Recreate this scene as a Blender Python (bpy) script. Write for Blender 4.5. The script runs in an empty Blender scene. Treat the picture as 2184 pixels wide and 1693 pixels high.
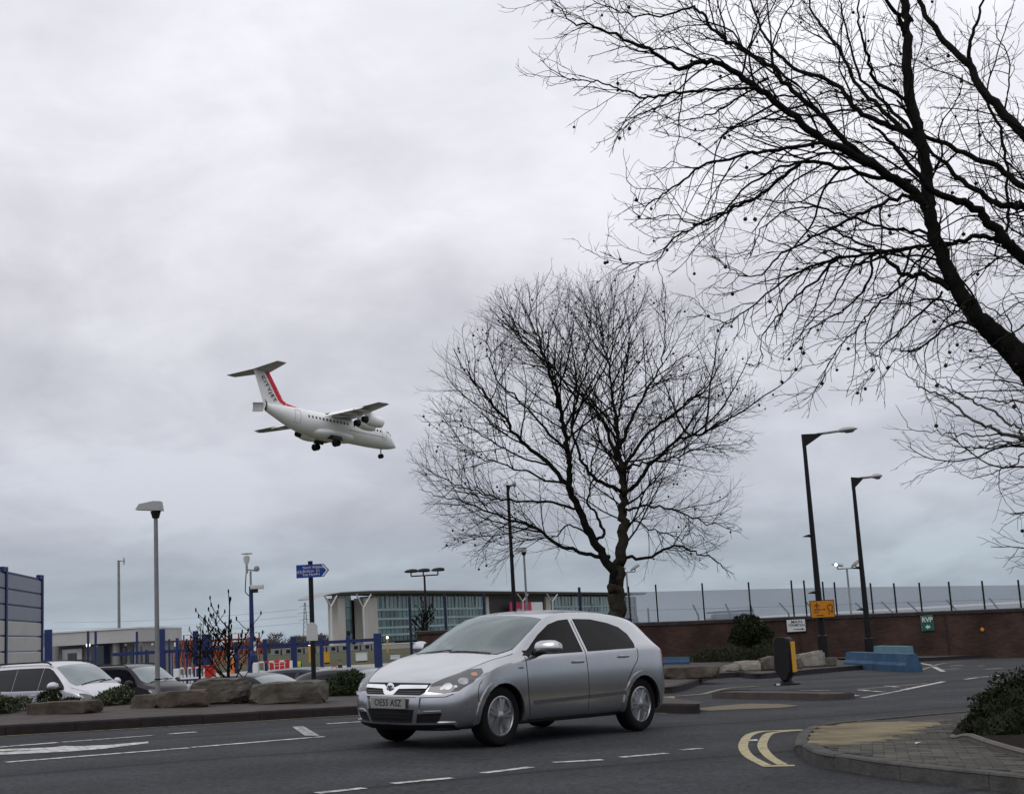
import bpy, bmesh, math, random
import numpy as np
from math import radians, sin, cos, pi, tan, atan2, sqrt
from mathutils import Vector, Matrix
from mathutils.bvhtree import BVHTree

# ------------------------------------------------------------------ camera
scene = bpy.context.scene
IW, IH, FPX = 2184.0, 1693.0, 2897.0          # survey picture size and focal length in its pixels
PITCH, ROLL, EYE = radians(9.81), radians(3.26), 1.21
_f = Vector((0, cos(PITCH), sin(PITCH))); _u = Vector((0, -sin(PITCH), cos(PITCH))); _r = Vector((1, 0, 0))
CR = cos(ROLL) * _r - sin(ROLL) * _u
CU = sin(ROLL) * _r + cos(ROLL) * _u
cam_d = bpy.data.cameras.new('camera'); cam = bpy.data.objects.new('camera', cam_d)
scene.collection.objects.link(cam); scene.camera = cam
cam_d.sensor_fit = 'HORIZONTAL'; cam_d.sensor_width = 36.0; cam_d.lens = 36.0 * FPX / IW
cam_d.clip_start = 0.1; cam_d.clip_end = 6000
cam.matrix_world = Matrix(((CR.x, CU.x, -_f.x, 0), (CR.y, CU.y, -_f.y, 0), (CR.z, CU.z, -_f.z, EYE), (0, 0, 0, 1)))

# ------------------------------------------------------------------ world: overcast sky
SUN_EL, SUN_AZ = radians(48), radians(215)
world = bpy.data.worlds.new('World'); scene.world = world; world.use_nodes = True
nt = world.node_tree; nt.nodes.clear(); N = nt.nodes; LK = nt.links
def nd(t, **k):
    n = N.new(t)
    for a, b in k.items(): setattr(n, a, b)
    return n
def mth(op, a, b=None, clamp=False):
    n = nd('ShaderNodeMath', operation=op, use_clamp=clamp)
    for i, v in enumerate((a, b)):
        if v is None: continue
        if isinstance(v, (int, float)): n.inputs[i].default_value = v
        else: LK.new(v, n.inputs[i])
    return n.outputs[0]
tc = nd('ShaderNodeTexCoord'); sep = nd('ShaderNodeSeparateXYZ'); LK.new(tc.outputs['Generated'], sep.inputs[0])
zc = mth('MAXIMUM', sep.outputs[2], 0.0)
den = mth('ADD', zc, 0.34)
cmb = nd('ShaderNodeCombineXYZ')
LK.new(mth('DIVIDE', sep.outputs[0], den), cmb.inputs[0]); LK.new(mth('DIVIDE', sep.outputs[1], den), cmb.inputs[1]); cmb.inputs[2].default_value = 3.7
def cloud_noise(scale, detail, rough, dist, off):
    mp = nd('ShaderNodeMapping'); mp.inputs['Location'].default_value = off; LK.new(cmb.outputs[0], mp.inputs[0])
    n = nd('ShaderNodeTexNoise'); n.inputs['Scale'].default_value = scale; n.inputs['Detail'].default_value = detail
    n.inputs['Roughness'].default_value = rough; n.inputs['Distortion'].default_value = dist
    LK.new(mp.outputs[0], n.inputs['Vector']); return n.outputs['Fac']
n1 = cloud_noise(1.7, 6, 0.55, 0.35, (1.9, 4.1, 0)); n2 = cloud_noise(5.2, 5, 0.55, 0.4, (7.3, 2.6, 5))
mixn = mth('ADD', mth('MULTIPLY', n1, 0.72), mth('MULTIPLY', n2, 0.28))
rampc = nd('ShaderNodeValToRGB'); LK.new(mixn, rampc.inputs[0])
e = rampc.color_ramp.elements
e[0].position = 0.38; e[0].color = (0.80, 0.80, 0.845, 1)
e[1].position = 0.62; e[1].color = (1.20, 1.20, 1.22, 1)
m_ = rampc.color_ramp.elements.new(0.5); m_.color = (0.98, 0.98, 1.01, 1)
# brightness grows from the horizon to the zenith, as under any overcast
rampz = nd('ShaderNodeValToRGB'); LK.new(zc, rampz.inputs[0])
z = rampz.color_ramp.elements
z[0].position = 0.0; z[0].color = (0.37, 0.44, 0.50, 1)
z[1].position = 1.0; z[1].color = (1.10, 1.10, 1.12, 1)
for p, c in ((0.045, (0.42, 0.48, 0.535)), (0.10, (0.53, 0.55, 0.605)), (0.254, (0.745, 0.745, 0.78)), (0.39, (0.90, 0.905, 0.935))):
    k = rampz.color_ramp.elements.new(p); k.color = (*c, 1)
mul = nd('ShaderNodeMixRGB', blend_type='MULTIPLY'); mul.inputs[0].default_value = 1.0
LK.new(rampz.outputs[0], mul.inputs[1]); LK.new(rampc.outputs[0], mul.inputs[2])
bg1 = nd('ShaderNodeBackground'); LK.new(mul.outputs[0], bg1.inputs[0]); bg1.inputs[1].default_value = 0.98
sky = nd('ShaderNodeTexSky'); sky.sky_type = 'NISHITA'; sky.sun_disc = False; sky.sun_elevation = SUN_EL; sky.sun_rotation = SUN_AZ
bg2 = nd('ShaderNodeBackground'); LK.new(sky.outputs[0], bg2.inputs[0]); bg2.inputs[1].default_value = 0.1
mx = nd('ShaderNodeMixShader'); mx.inputs[0].default_value = 0.96
LK.new(bg2.outputs[0], mx.inputs[1]); LK.new(bg1.outputs[0], mx.inputs[2])
wo = nd('ShaderNodeOutputWorld'); LK.new(mx.outputs[0], wo.inputs[0])

# ------------------------------------------------------------------ sun (veiled), exposure
sd = bpy.data.lights.new('sun', 'SUN'); sd.energy = 0.7; sd.angle = radians(35); sd.color = (1.0, 0.97, 0.93)
sun = bpy.data.objects.new('sun', sd); scene.collection.objects.link(sun)
_sdir = Vector((sin(SUN_AZ) * cos(SUN_EL), cos(SUN_AZ) * cos(SUN_EL), sin(SUN_EL)))
sun.rotation_euler = _sdir.to_track_quat('Z', 'Y').to_euler(); sun.location = (0, 0, 60)
vs = scene.view_settings; vs.view_transform = 'Standard'; vs.look = 'None'; vs.exposure = 0.0; vs.gamma = 1.0; vs.use_curve_mapping = False

# ------------------------------------------------------------------ survey helpers
COL = scene.collection
O0 = Vector((0, 0, EYE))
GA = -0.042                                     # the road falls to the right
def gz(x): return GA * max(-14.0, min(22.0, x))
LOW = -0.85                                     # car park level, below the road
FIELD = -1.0
def ray(px, py):
    d = _f * FPX + CR * (px - IW / 2) - CU * (py - IH / 2)
    return d / d.y
def G(px, py):                                  # point of the road plane
    d = ray(px, py); t = EYE / (GA * d.x - d.z); return O0 + d * t
def Gh(px, py, h):                              # point of a surface h above the road plane
    d = ray(px, py); t = (EYE - h) / (GA * d.x - d.z); return O0 + d * t
def at(px, py, Y): return O0 + ray(px, py) * Y  # point at forward distance Y
def Z1(x, y): return (x / 3.68 * .898, (1300 + y / 3.68) * .898)
def Z2(x, y): return ((450 + x / 3.528) * .898, (1280 + y / 3.528) * .898)
def Z4(x, y): return ((1450 + x / 4.233) * .898, (1300 + y / 4.233) * .898)
def Z5(x, y): return ((1780 + x / 3.35) * .898, (1300 + y / 3.35) * .898)
def Z7(x, y): return ((680 + x / 2.663) * .898, (1270 + y / 2.663) * .898)
def Z8(x, y): return ((1700 + x / 2.984) * .898, (1600 + y / 2.984) * .898)
def ZB(x, y): return (x / 2.569 * .898, (1580 + y / 2.569) * .898)
def ZC(x, y): return ((700 + x / 2.08) * .898, (1780 + y / 2.08) * .898)
def ZT(x, y): return ((960 + x / 1.9244) * .898, (600 + y / 1.9244) * .898)
def ZF(x, y): return ((1280 + x / 1.764) * .898, (y / 1.764) * .898)
def ZR(x, y): return ((2100 + x / 4.455) * .898, (820 + y / 4.455) * .898)

# ------------------------------------------------------------------ materials
MATS = {}
def mat(name, col, rough=0.6, metal=0.0, var=0.0, scale=5.0, bump=0.0, bscale=None, spec=0.22, coat=0.0, col2=None, detail=4, emit=0.0, coords='Object', stretch=None, streak=0.0):
    if name in MATS: return MATS[name]
    m = bpy.data.materials.new(name); m.use_nodes = True; MATS[name] = m
    t = m.node_tree; b = t.nodes['Principled BSDF']
    b.inputs['Roughness'].default_value = rough; b.inputs['Metallic'].default_value = metal
    b.inputs['Specular IOR Level'].default_value = spec; b.inputs['Coat Weight'].default_value = coat; b.inputs['Coat Roughness'].default_value = 0.06
    b.inputs['Base Color'].default_value = (*col, 1)
    if emit > 0:
        b.inputs['Emission Color'].default_value = (*col, 1); b.inputs['Emission Strength'].default_value = emit
    if var > 0 or bump > 0 or col2:
        tcn = t.nodes.new('ShaderNodeTexCoord'); mp = t.nodes.new('ShaderNodeMapping'); t.links.new((t.nodes.new('ShaderNodeNewGeometry').outputs['Position'] if coords == 'World' else tcn.outputs[coords]), mp.inputs[0])
        if stretch: mp.inputs['Scale'].default_value = stretch
        n = t.nodes.new('ShaderNodeTexNoise'); n.inputs['Scale'].default_value = scale; n.inputs['Detail'].default_value = detail; n.inputs['Roughness'].default_value = 0.6
        t.links.new(mp.outputs[0], n.inputs['Vector'])
        if var > 0 or col2:
            r = t.nodes.new('ShaderNodeValToRGB'); r.color_ramp.elements[0].position = 0.3; r.color_ramp.elements[1].position = 0.7
            c2 = col2 if col2 else tuple(min(1, c * (1 + var)) for c in col)
            c1 = col if col2 else tuple(c * (1 - var) for c in col)
            r.color_ramp.elements[0].color = (*c1, 1); r.color_ramp.elements[1].color = (*c2, 1)
            t.links.new(n.outputs['Fac'], r.inputs[0]); t.links.new(r.outputs[0], b.inputs['Base Color'])
        if bump > 0:
            n2 = t.nodes.new('ShaderNodeTexNoise'); n2.inputs['Scale'].default_value = bscale or scale * 3; n2.inputs['Detail'].default_value = 5
            t.links.new(mp.outputs[0], n2.inputs['Vector'])
            bp = t.nodes.new('ShaderNodeBump'); bp.inputs['Strength'].default_value = min(1.0, bump); bp.inputs['Distance'].default_value = 0.02
            t.links.new(n2.outputs['Fac'], bp.inputs['Height']); t.links.new(bp.outputs[0], b.inputs['Normal'])
    return m
def glass(name, col, rough=0.03, spec=0.9, var=0.25):
    return mat(name, col, rough, 0.0, var, 1.5, spec=spec, coat=0.0)

def asphalt(name, base, fine=140.0):
    m = bpy.data.materials.new(name); m.use_nodes = True; MATS[name] = m
    t = m.node_tree; b = t.nodes['Principled BSDF']; b.inputs['Roughness'].default_value = 0.82; b.inputs['Specular IOR Level'].default_value = 0.14
    g = t.nodes.new('ShaderNodeNewGeometry')
    def noise(s, d, r=0.6):
        n = t.nodes.new('ShaderNodeTexNoise'); n.inputs['Scale'].default_value = s; n.inputs['Detail'].default_value = d; n.inputs['Roughness'].default_value = r
        t.links.new(g.outputs['Position'], n.inputs['Vector']); return n
    def ramp(n, p0, c0, p1, c1):
        r = t.nodes.new('ShaderNodeValToRGB'); r.color_ramp.elements[0].position = p0; r.color_ramp.elements[1].position = p1
        r.color_ramp.elements[0].color = (*c0, 1); r.color_ramp.elements[1].color = (*c1, 1); t.links.new(n.outputs['Fac'], r.inputs[0]); return r
    big = ramp(noise(0.55, 8, .68), 0.32, tuple(c * 0.70 for c in base), 0.68, tuple(c * 1.25 for c in base))
    mid = ramp(noise(17, 6, .85), 0.36, (0.42, 0.42, 0.43), 0.64, (1.7, 1.7, 1.7))
    v = t.nodes.new('ShaderNodeTexVoronoi'); v.inputs['Scale'].default_value = 45; t.links.new(g.outputs['Position'], v.inputs['Vector'])
    sp = t.nodes.new('ShaderNodeValToRGB'); sp.color_ramp.elements[0].position = 0.05; sp.color_ramp.elements[0].color = (1.9, 1.9, 1.9, 1); sp.color_ramp.elements[1].position = 0.2; sp.color_ramp.elements[1].color = (1, 1, 1, 1)
    t.links.new(v.outputs['Distance'], sp.inputs[0])
    def mulc(a, c):
        x = t.nodes.new('ShaderNodeMixRGB'); x.blend_type = 'MULTIPLY'; x.inputs[0].default_value = 1; t.links.new(a.outputs[0], x.inputs[1]); t.links.new(c.outputs[0], x.inputs[2]); return x
    # old joints and worn tracks: long dark lines with a shape of their own
    c = mulc(mulc(big, mid), sp)
    w = t.nodes.new('ShaderNodeTexWave'); w.wave_type = 'BANDS'; w.inputs['Scale'].default_value = 0.10; w.inputs['Distortion'].default_value = 2.2; w.inputs['Detail'].default_value = 2; w.inputs['Detail Scale'].default_value = 0.6
    mp = t.nodes.new('ShaderNodeMapping'); mp.inputs['Rotation'].default_value = (0, 0, radians(52)); t.links.new(g.outputs['Position'], mp.inputs[0]); t.links.new(mp.outputs[0], w.inputs['Vector'])
    wr = t.nodes.new('ShaderNodeValToRGB'); wr.color_ramp.elements[0].position = 0.0; wr.color_ramp.elements[0].color = (0.55, 0.55, 0.56, 1); wr.color_ramp.elements[1].position = 0.012; wr.color_ramp.elements[1].color = (1, 1, 1, 1)
    t.links.new(w.outputs['Fac'], wr.inputs[0])
    c = mulc(c, wr)
    st_ = ramp(noise(1.3, 7, .7), 0.30, (0.62, 0.62, 0.62), 0.40, (1, 1, 1)); c = mulc(c, st_)          # oil stains
    w3 = t.nodes.new('ShaderNodeTexWave'); w3.wave_type = 'BANDS'; w3.inputs['Scale'].default_value = 0.17; w3.inputs['Distortion'].default_value = 3.0; w3.inputs['Detail'].default_value = 3; w3.inputs['Detail Scale'].default_value = 0.5
    t.links.new(mp.outputs[0], w3.inputs['Vector']); tr_ = t.nodes.new('ShaderNodeValToRGB'); tr_.color_ramp.elements[0].color = (0.86, 0.86, 0.86, 1); tr_.color_ramp.elements[1].color = (1.14, 1.14, 1.14, 1); t.links.new(w3.outputs['Fac'], tr_.inputs[0]); c = mulc(c, tr_)   # tyre-worn tracks
    t.links.new(c.outputs[0], b.inputs['Base Color'])
    bp = t.nodes.new('ShaderNodeBump'); bp.inputs['Strength'].default_value = 0.5; bp.inputs['Distance'].default_value = 0.012
    nb = noise(70, 3); t.links.new(nb.outputs['Fac'], bp.inputs['Height']); t.links.new(bp.outputs[0], b.inputs['Normal'])
    return m

# ------------------------------------------------------------------ mesh helpers
class MB:
    def __init__(s): s.v = []; s.f = []; s.m = []; s.mi = 0
    def add(s, vs, fs):
        o = len(s.v); s.v += [tuple(p) for p in vs]; s.f += [tuple(i + o for i in f) for f in fs]; s.m += [s.mi] * len(fs); return s
    def box(s, c, d, rot=None):
        hx, hy, hz = d[0] / 2, d[1] / 2, d[2] / 2
        P = [Vector((sx * hx, sy * hy, sz * hz)) for sz in (-1, 1) for sy in (-1, 1) for sx in (-1, 1)]
        if rot is not None: P = [rot @ p for p in P]
        c = Vector(c)
        return s.add([p + c for p in P], [(0, 2, 3, 1), (4, 5, 7, 6), (0, 1, 5, 4), (2, 6, 7, 3), (0, 4, 6, 2), (1, 3, 7, 5)])
    def bbox(s, c, d, b=0.01, rot=None):        # bevelled box (edges chamfered)
        bm = bmesh.new(); bmesh.ops.create_cube(bm, size=1.0); bmesh.ops.scale(bm, vec=d, verts=bm.verts)
        bmesh.ops.bevel(bm, geom=list(bm.edges), offset=min(b, min(d) * .45), segments=2, affect='EDGES', profile=.6)
        R = rot if rot is not None else Matrix.Identity(3); c = Vector(c)
        bm.verts.index_update(); s.add([R @ v.co + c for v in bm.verts], [[v.index for v in f.verts] for f in bm.faces]); bm.free(); return s
    def tube(s, pts, r, n=8, cap=True):
        pts = [Vector(p) for p in pts]; rr = r if isinstance(r, (list, tuple)) else [r] * len(pts)
        vs = []; ref = None
        for i, p in enumerate(pts):
            d = (pts[min(i + 1, len(pts) - 1)] - pts[max(i - 1, 0)]).normalized()
            a = d.cross(Vector((0, 0, 1)) if abs(d.z) < .95 else Vector((1, 0, 0))).normalized() if ref is None else (ref - d * ref.dot(d)).normalized()
            ref = a; b = d.cross(a)
            for k in range(n):
                t = 2 * pi * k / n; vs.append(p + (a * cos(t) + b * sin(t)) * rr[i])
        fs = []
        for i in range(len(pts) - 1):
            for k in range(n):
                fs.append((i * n + k, i * n + (k + 1) % n, (i + 1) * n + (k + 1) % n, (i + 1) * n + k))
        if cap: fs.append(tuple(range(n - 1, -1, -1))); fs.append(tuple((len(pts) - 1) * n + k for k in range(n)))
        return s.add(vs, fs)
    def lathe(s, prof, n=24, axis='Z', c=(0, 0, 0)):   # prof: (radius, height) pairs
        c = Vector(c); vs = []
        for r, h in prof:
            for k in range(n):
                t = 2 * pi * k / n
                p = Vector((r * cos(t), r * sin(t), h))
                if axis == 'X': p = Vector((h, p.x, p.y))
                if axis == 'Y': p = Vector((p.y, h, p.x))
                vs.append(p + c)
        fs = []
        for i in range(len(prof) - 1):
            for k in range(n): fs.append((i * n + k, i * n + (k + 1) % n, (i + 1) * n + (k + 1) % n, (i + 1) * n + k))
        if prof[0][0] > 1e-6: fs.append(tuple(range(n - 1, -1, -1)))
        if prof[-1][0] > 1e-6: fs.append(tuple((len(prof) - 1) * n + k for k in range(n)))
        return s.add(vs, fs)
    def prism(s, poly, z0, z1, M=None):         # polygon (x,y) extruded in z, M maps to place
        n = len(poly)
        vs = [Vector((p[0], p[1], z0)) for p in poly] + [Vector((p[0], p[1], z1)) for p in poly]
        if M is not None: vs = [M @ v for v in vs]
        return s.add(vs, [tuple(range(n - 1, -1, -1)), tuple(range(n, 2 * n))] + [(i, (i + 1) % n, n + (i + 1) % n, n + i) for i in range(n)])
    def loft(s, rings, closed=True, caps=True):
        n = len(rings[0]); vs = [p for r in rings for p in r]; fs = []
        for i in range(len(rings) - 1):
            for k in range(n if closed else n - 1):
                fs.append((i * n + k, i * n + (k + 1) % n, (i + 1) * n + (k + 1) % n, (i + 1) * n + k))
        if caps and closed: fs.append(tuple(range(n - 1, -1, -1))); fs.append(tuple((len(rings) - 1) * n + k for k in range(n)))
        return s.add(vs, fs)
    def mesh(s, name):
        me = bpy.data.meshes.new(name); me.from_pydata(s.v, [], s.f); me.update(); return me
    def build(s, name, m, parent=None, smooth=False, fix=True):
        me = s.mesh(name)
        if fix:
            bm = bmesh.new(); bm.from_mesh(me); bmesh.ops.recalc_face_normals(bm, faces=bm.faces); bm.to_mesh(me); bm.free()
        ms = m if isinstance(m, (list, tuple)) else [m]
        for x in ms: me.materials.append(x)
        if len(ms) > 1:
            for p, i in zip(me.polygons, s.m): p.material_index = i
        return link(name, me, parent, smooth)
def link(name, me, parent=None, smooth=False):
    o = bpy.data.objects.new(name, me); COL.objects.link(o)
    if parent: o.parent = parent
    if smooth and len(me.polygons):
        me.polygons.foreach_set('use_smooth', [True] * len(me.polygons))
        if smooth != 'full':
            try: me.set_sharp_from_angle(angle=radians(38))
            except Exception: pass
    return o
def tag(o, label, cat, group=None):
    o['label'] = label; o['category'] = cat
    if group: o['group'] = group
    return o
def thing(name, label, cat, loc=(0, 0, 0), rz=0.0, group=None):
    o = bpy.data.objects.new(name, None); COL.objects.link(o); o.location = loc; o.rotation_euler = (0, 0, rz); o.empty_display_size = 0.3
    return tag(o, label, cat, group)
def struct(o): o['kind'] = 'structure'; return o
def stuff(o): o['kind'] = 'stuff'; return o
def dup(root, loc, rz, label, group=None, recolor=None):
    def cp(o, par):
        c = o.copy(); COL.objects.link(c)
        if par: c.parent = par
        if recolor and o.type == 'MESH':
            for i, sl in enumerate(c.material_slots):
                k = o.data.materials[i]
                if k and k.name in recolor: sl.link = 'OBJECT'; sl.material = recolor[k.name]
        for ch in list(o.children): cp(ch, c)
        return c
    c = cp(root, None); c.location = loc; c.rotation_euler = (0, 0, rz); c['label'] = label
    if group: c['group'] = group
    return c
def text(s, size, m, parent, M, name='lettering', ext=0.002, align='CENTER', sx=1.0, bold=0.0, gap=1.0):
    cu = bpy.data.curves.new(name, 'FONT'); cu.body = s; cu.size = size; cu.align_x = align; cu.align_y = 'CENTER'; cu.extrude = ext; cu.resolution_u = 2; cu.offset = bold; cu.space_character = gap
    ob = bpy.data.objects.new('tmp_text', cu); COL.objects.link(ob)
    dg = bpy.context.evaluated_depsgraph_get(); me = bpy.data.meshes.new_from_object(ob.evaluated_get(dg)); bpy.data.objects.remove(ob)
    if sx != 1.0: me.transform(Matrix.Diagonal((sx, 1, 1, 1)))
    me.transform(M); me.materials.clear(); me.materials.append(m); me.name = name
    return link(name, me, parent)
def face_M(x, y, z, nrm=(0, -1, 0)):            # local x right, y up, z towards the normal
    n = Vector(nrm).normalized(); up = Vector((0, 0, 1)); r = up.cross(n).normalized(); up = n.cross(r)
    return Matrix(((r.x, up.x, n.x, x), (r.y, up.y, n.y, y), (r.z, up.z, n.z, z), (0, 0, 0, 1)))
def resample(pts, step):
    pts = [Vector(p) for p in pts]; out = [pts[0]]
    L = 0; 
    for a, b in zip(pts, pts[1:]):
        d = (b - a).length; n = max(1, int(round(d / step)))
        for i in range(1, n + 1): out.append(a.lerp(b, i / n))
    return out
def catmull(pts, n=6, closed=False):
    pts = [Vector(p) for p in pts]; out = []; L = len(pts)
    rng = range(L) if closed else range(L - 1)
    for i in rng:
        p0 = pts[(i - 1) % L] if closed or i > 0 else pts[0] * 2 - pts[1]
        p1 = pts[i]; p2 = pts[(i + 1) % L]
        p3 = pts[(i + 2) % L] if closed or i + 2 < L else pts[-1] * 2 - pts[-2]
        for k in range(n):
            t = k / n
            out.append(0.5 * ((2 * p1) + (p2 - p0) * t + (2 * p0 - 5 * p1 + 4 * p2 - p3) * t * t + (3 * p1 - p0 - 3 * p2 + p3) * t ** 3))
    if not closed: out.append(pts[-1])
    return out
def inside(p, poly):
    c = False; n = len(poly); x, y = p
    for i in range(n):
        x1, y1 = poly[i]; x2, y2 = poly[i - 1]
        if (y1 > y) != (y2 > y) and x < (x2 - x1) * (y - y1) / (y2 - y1) + x1: c = not c
    return c
R = random.Random(7)
# ================================================================== THE SETTING
def paint_mat(name, col, wear=0.45, under=(0.05, 0.05, 0.052)):
    m = mat(name, col, 0.7, 0, 0.01, 9.0, spec=0.3)
    t = m.node_tree; b = t.nodes['Principled BSDF']
    g = t.nodes.new('ShaderNodeNewGeometry')
    n = t.nodes.new('ShaderNodeTexNoise'); n.inputs['Scale'].default_value = 9; n.inputs['Detail'].default_value = 7; n.inputs['Roughness'].default_value = 0.75
    t.links.new(g.outputs['Position'], n.inputs['Vector'])
    r = t.nodes.new('ShaderNodeValToRGB'); r.color_ramp.elements[0].position = wear - 0.12; r.color_ramp.elements[1].position = wear + 0.10
    r.color_ramp.elements[0].color = (*under, 1); r.color_ramp.elements[1].color = (*col, 1)
    t.links.new(n.outputs['Fac'], r.inputs[0]); t.links.new(r.outputs[0], b.inputs['Base Color'])
    return m
M_road = asphalt('road_asphalt', (0.033, 0.0342, 0.0378))
M_park = asphalt('car_park_asphalt', (0.06, 0.058, 0.056))
M_white = paint_mat('white_road_paint', (0.55, 0.55, 0.53), 0.47)
M_wht2 = paint_mat('worn_white_road_paint', (0.42, 0.42, 0.41), 0.50)
M_yel = paint_mat('yellow_road_paint', (0.36, 0.31, 0.175), 0.40)
M_yel2 = paint_mat('faded_yellow_road_paint', (0.26, 0.23, 0.13), 0.46)
M_buffroad = paint_mat('buff_surfacing', (0.115, 0.092, 0.048), 0.42, (0.06, 0.05, 0.03))
M_pave = mat('dark_tarmac_pavement', (0.066, 0.056, 0.053), 0.9, 0, 0.25, 3.0, 0.5, 60, coords='Object')
M_kerbd = mat('dark_kerb_stone', (0.022, 0.018, 0.019), 0.85, 0, 0.3, 6.0, 0.4, 40)
M_kerbg = mat('grey_kerb_stone', (0.066, 0.063, 0.060), 0.85, 0, 0.35, 5.0, 0.5, 40)
M_sand = mat('joint_sand', (0.05, 0.046, 0.04), 0.95, 0, 0.3, 12)
M_grass = mat('rough_grass', (0.034, 0.042, 0.015), 0.95, 0, 0, 0.05, 0, col2=(0.062, 0.056, 0.027), detail=8)
M_conc = mat('concrete_apron', (0.30, 0.29, 0.265), 0.9, 0, 0.18, 0.25, detail=6)
M_soil = mat('dark_soil', (0.016, 0.012, 0.011), 0.95, 0, 0.4, 14, 0.8, 40, spec=.05)

def sheet(name, poly, zf, m, parent=None, cuts=(), grid=0.0, skirt=None):
    bm = bmesh.new(); vs = [bm.verts.new((p[0], p[1], 0)) for p in poly]; bm.faces.new(vs)
    xs = [p[0] for p in poly]; ys = [p[1] for p in poly]
    cx = list(cuts); cy = []
    if grid:
        cx += list(np.arange(min(xs) + grid, max(xs), grid)); cy += list(np.arange(min(ys) + grid, max(ys), grid))
    for c in cx: bmesh.ops.bisect_plane(bm, geom=list(bm.verts) + list(bm.edges) + list(bm.faces), plane_co=(c, 0, 0), plane_no=(1, 0, 0))
    for c in cy: bmesh.ops.bisect_plane(bm, geom=list(bm.verts) + list(bm.edges) + list(bm.faces), plane_co=(0, c, 0), plane_no=(0, 1, 0))
    for v in bm.verts: v.co.z = zf(v.co.x, v.co.y)
    if skirt is not None:
        be = [e for e in bm.edges if e.is_boundary]; r = bmesh.ops.extrude_edge_only(bm, edges=be)
        for v in [g for g in r['geom'] if isinstance(g, bmesh.types.BMVert)]: v.co.z = skirt
    bmesh.ops.recalc_face_normals(bm, faces=bm.faces)
    if sum(f.normal.z * f.calc_area() for f in bm.faces) < 0: bmesh.ops.reverse_faces(bm, faces=bm.faces)
    me = bpy.data.meshes.new(name); bm.to_mesh(me); bm.free(); me.materials.append(m)
    return link(name, me, parent)

ground = struct(sheet('ground', [(-3500, -60), (3500, -60), (3500, 5000), (-3500, 5000)], lambda x, y: FIELD - 0.25, M_grass))
field = struct(sheet('grass_field', [(-260, 128), (400, 128), (700, 1400), (-700, 1400)], lambda x, y: FIELD, M_grass))
apron = struct(sheet('concrete_apron', [(-120, 76), (90, 76), (140, 131), (-160, 131)], lambda x, y: FIELD + 0.012, M_conc))
park = struct(sheet('car_park', [(-90, -20), (-28, 5.0), (-14, 17.5), (-8, 24), (-5.5, 26.5), (-5.5, 76.5), (-90, 76.5)], lambda x, y: LOW, M_park, skirt=-1.3))
road_poly = [(-60, -22), (70, -22), (70, 60), (-5.0, 60), (-5.0, 33), (-4.6, 27.6), (-7.2, 24.9), (-13.2, 18.2), (-27.5, 5.5), (-60, -20)]
rgz = lambda x, y: gz(x)
road = struct(sheet('road', road_poly, rgz, M_road, cuts=(-14, 22), skirt=-1.3))

# --- painted markings: thin sheets on the road
def mark(pts, m=None, name='road_marking', dz=0.005, surveyed=True):
    P = [G(*p) for p in pts] if surveyed else [Vector(p) for p in pts]
    return sheet(name, [(p.x, p.y) for p in P], lambda x, y: gz(x) + dz, m or M_white, road)
def stroke(a, b, w=0.10, m=None, dz=0.005, name='road_marking'):
    A, B = G(*a), G(*b); d = (B - A); d.z = 0; d.normalize(); n = Vector((-d.y, d.x, 0)) * w / 2
    return sheet(name, [(A + n)[:2], (B + n)[:2], (B - n)[:2], (A - n)[:2]], lambda x, y: gz(x) + dz, m or M_white, road)
def band(pts, w, m, dz=0.005, name='road_marking', off=0.0):
    P = catmull([G(*p) for p in pts], 5); L = []; Rr = []
    for i, p in enumerate(P):
        d = P[min(i + 1, len(P) - 1)] - P[max(0, i - 1)]; d.z = 0; d.normalize(); n = Vector((-d.y, d.x, 0))
        L.append(p + n * (off + w / 2)); Rr.append(p + n * (off - w / 2))
    vs = L + Rr; k = len(P); me = bpy.data.meshes.new(name)
    me.from_pydata([(v.x, v.y, gz(v.x) + dz) for v in vs], [], [(i, i + 1, k + i + 1, k + i) for i in range(k - 1)]); me.update(); me.materials.append(m)
    bm = bmesh.new(); bm.from_mesh(me); bmesh.ops.recalc_face_normals(bm, faces=bm.faces)
    if sum(f.normal.z for f in bm.faces) < 0: bmesh.ops.reverse_faces(bm, faces=bm.faces)
    bm.to_mesh(me); bm.free()
    return link(name, me, road)
stroke(ZB(35, 591), ZB(1150, 503), 0.10); stroke(ZB(1172, 500), ZB(1975, 434), 0.10)
stroke(ZB(-40, 501), ZB(355, 470), 0.10); stroke(ZB(380, 468), ZB(930, 427), 0.10, M_wht2); stroke(ZB(1030, 418), ZB(1195, 406), 0.10)
mark([ZB(*p) for p in ((-40, 513), (310, 501), (400, 490), (460, 494), (640, 487), (905, 465), (905, 474), (620, 510), (400, 527), (-40, 547), (-40, 533), (310, 512), (-40, 526))])
mark([ZB(*p) for p in ((1782, 374), (1850, 370), (1950, 428), (1862, 430))], M_wht2)
stroke(ZB(1995, 356), ZB(2200, 343), 0.10)
for a, b in (((110, 215), (345, 190)), ((480, 168), (778, 140)), ((930, 116), (1168, 86)), ((1280, 64), (1520, 50)), ((1612, 38), (1838, 18)), ((1905, 2), (2010, -6))):
    stroke(ZC(*a), ZC(*b), 0.10)
# double yellow lines round the near corner
band([Z8(*p) for p in ((610, 396), (425, 404), (315, 410), (235, 437), (198, 490), (200, 537), (245, 590), (365, 654))], 0.10, M_yel)
band([Z8(*p) for p in ((612, 399), (485, 408), (380, 425), (338, 475), (333, 525), (385, 590), (475, 645))], 0.10, M_yel)
mark([Z8(*p) for p in ((330, 650), (560, 646), (560, 655), (335, 660))], M_yel)
mark([Z8(*p) for p in ((236, 468), (296, 466), (298, 478), (238, 480))], M_white, dz=0.009)
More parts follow.
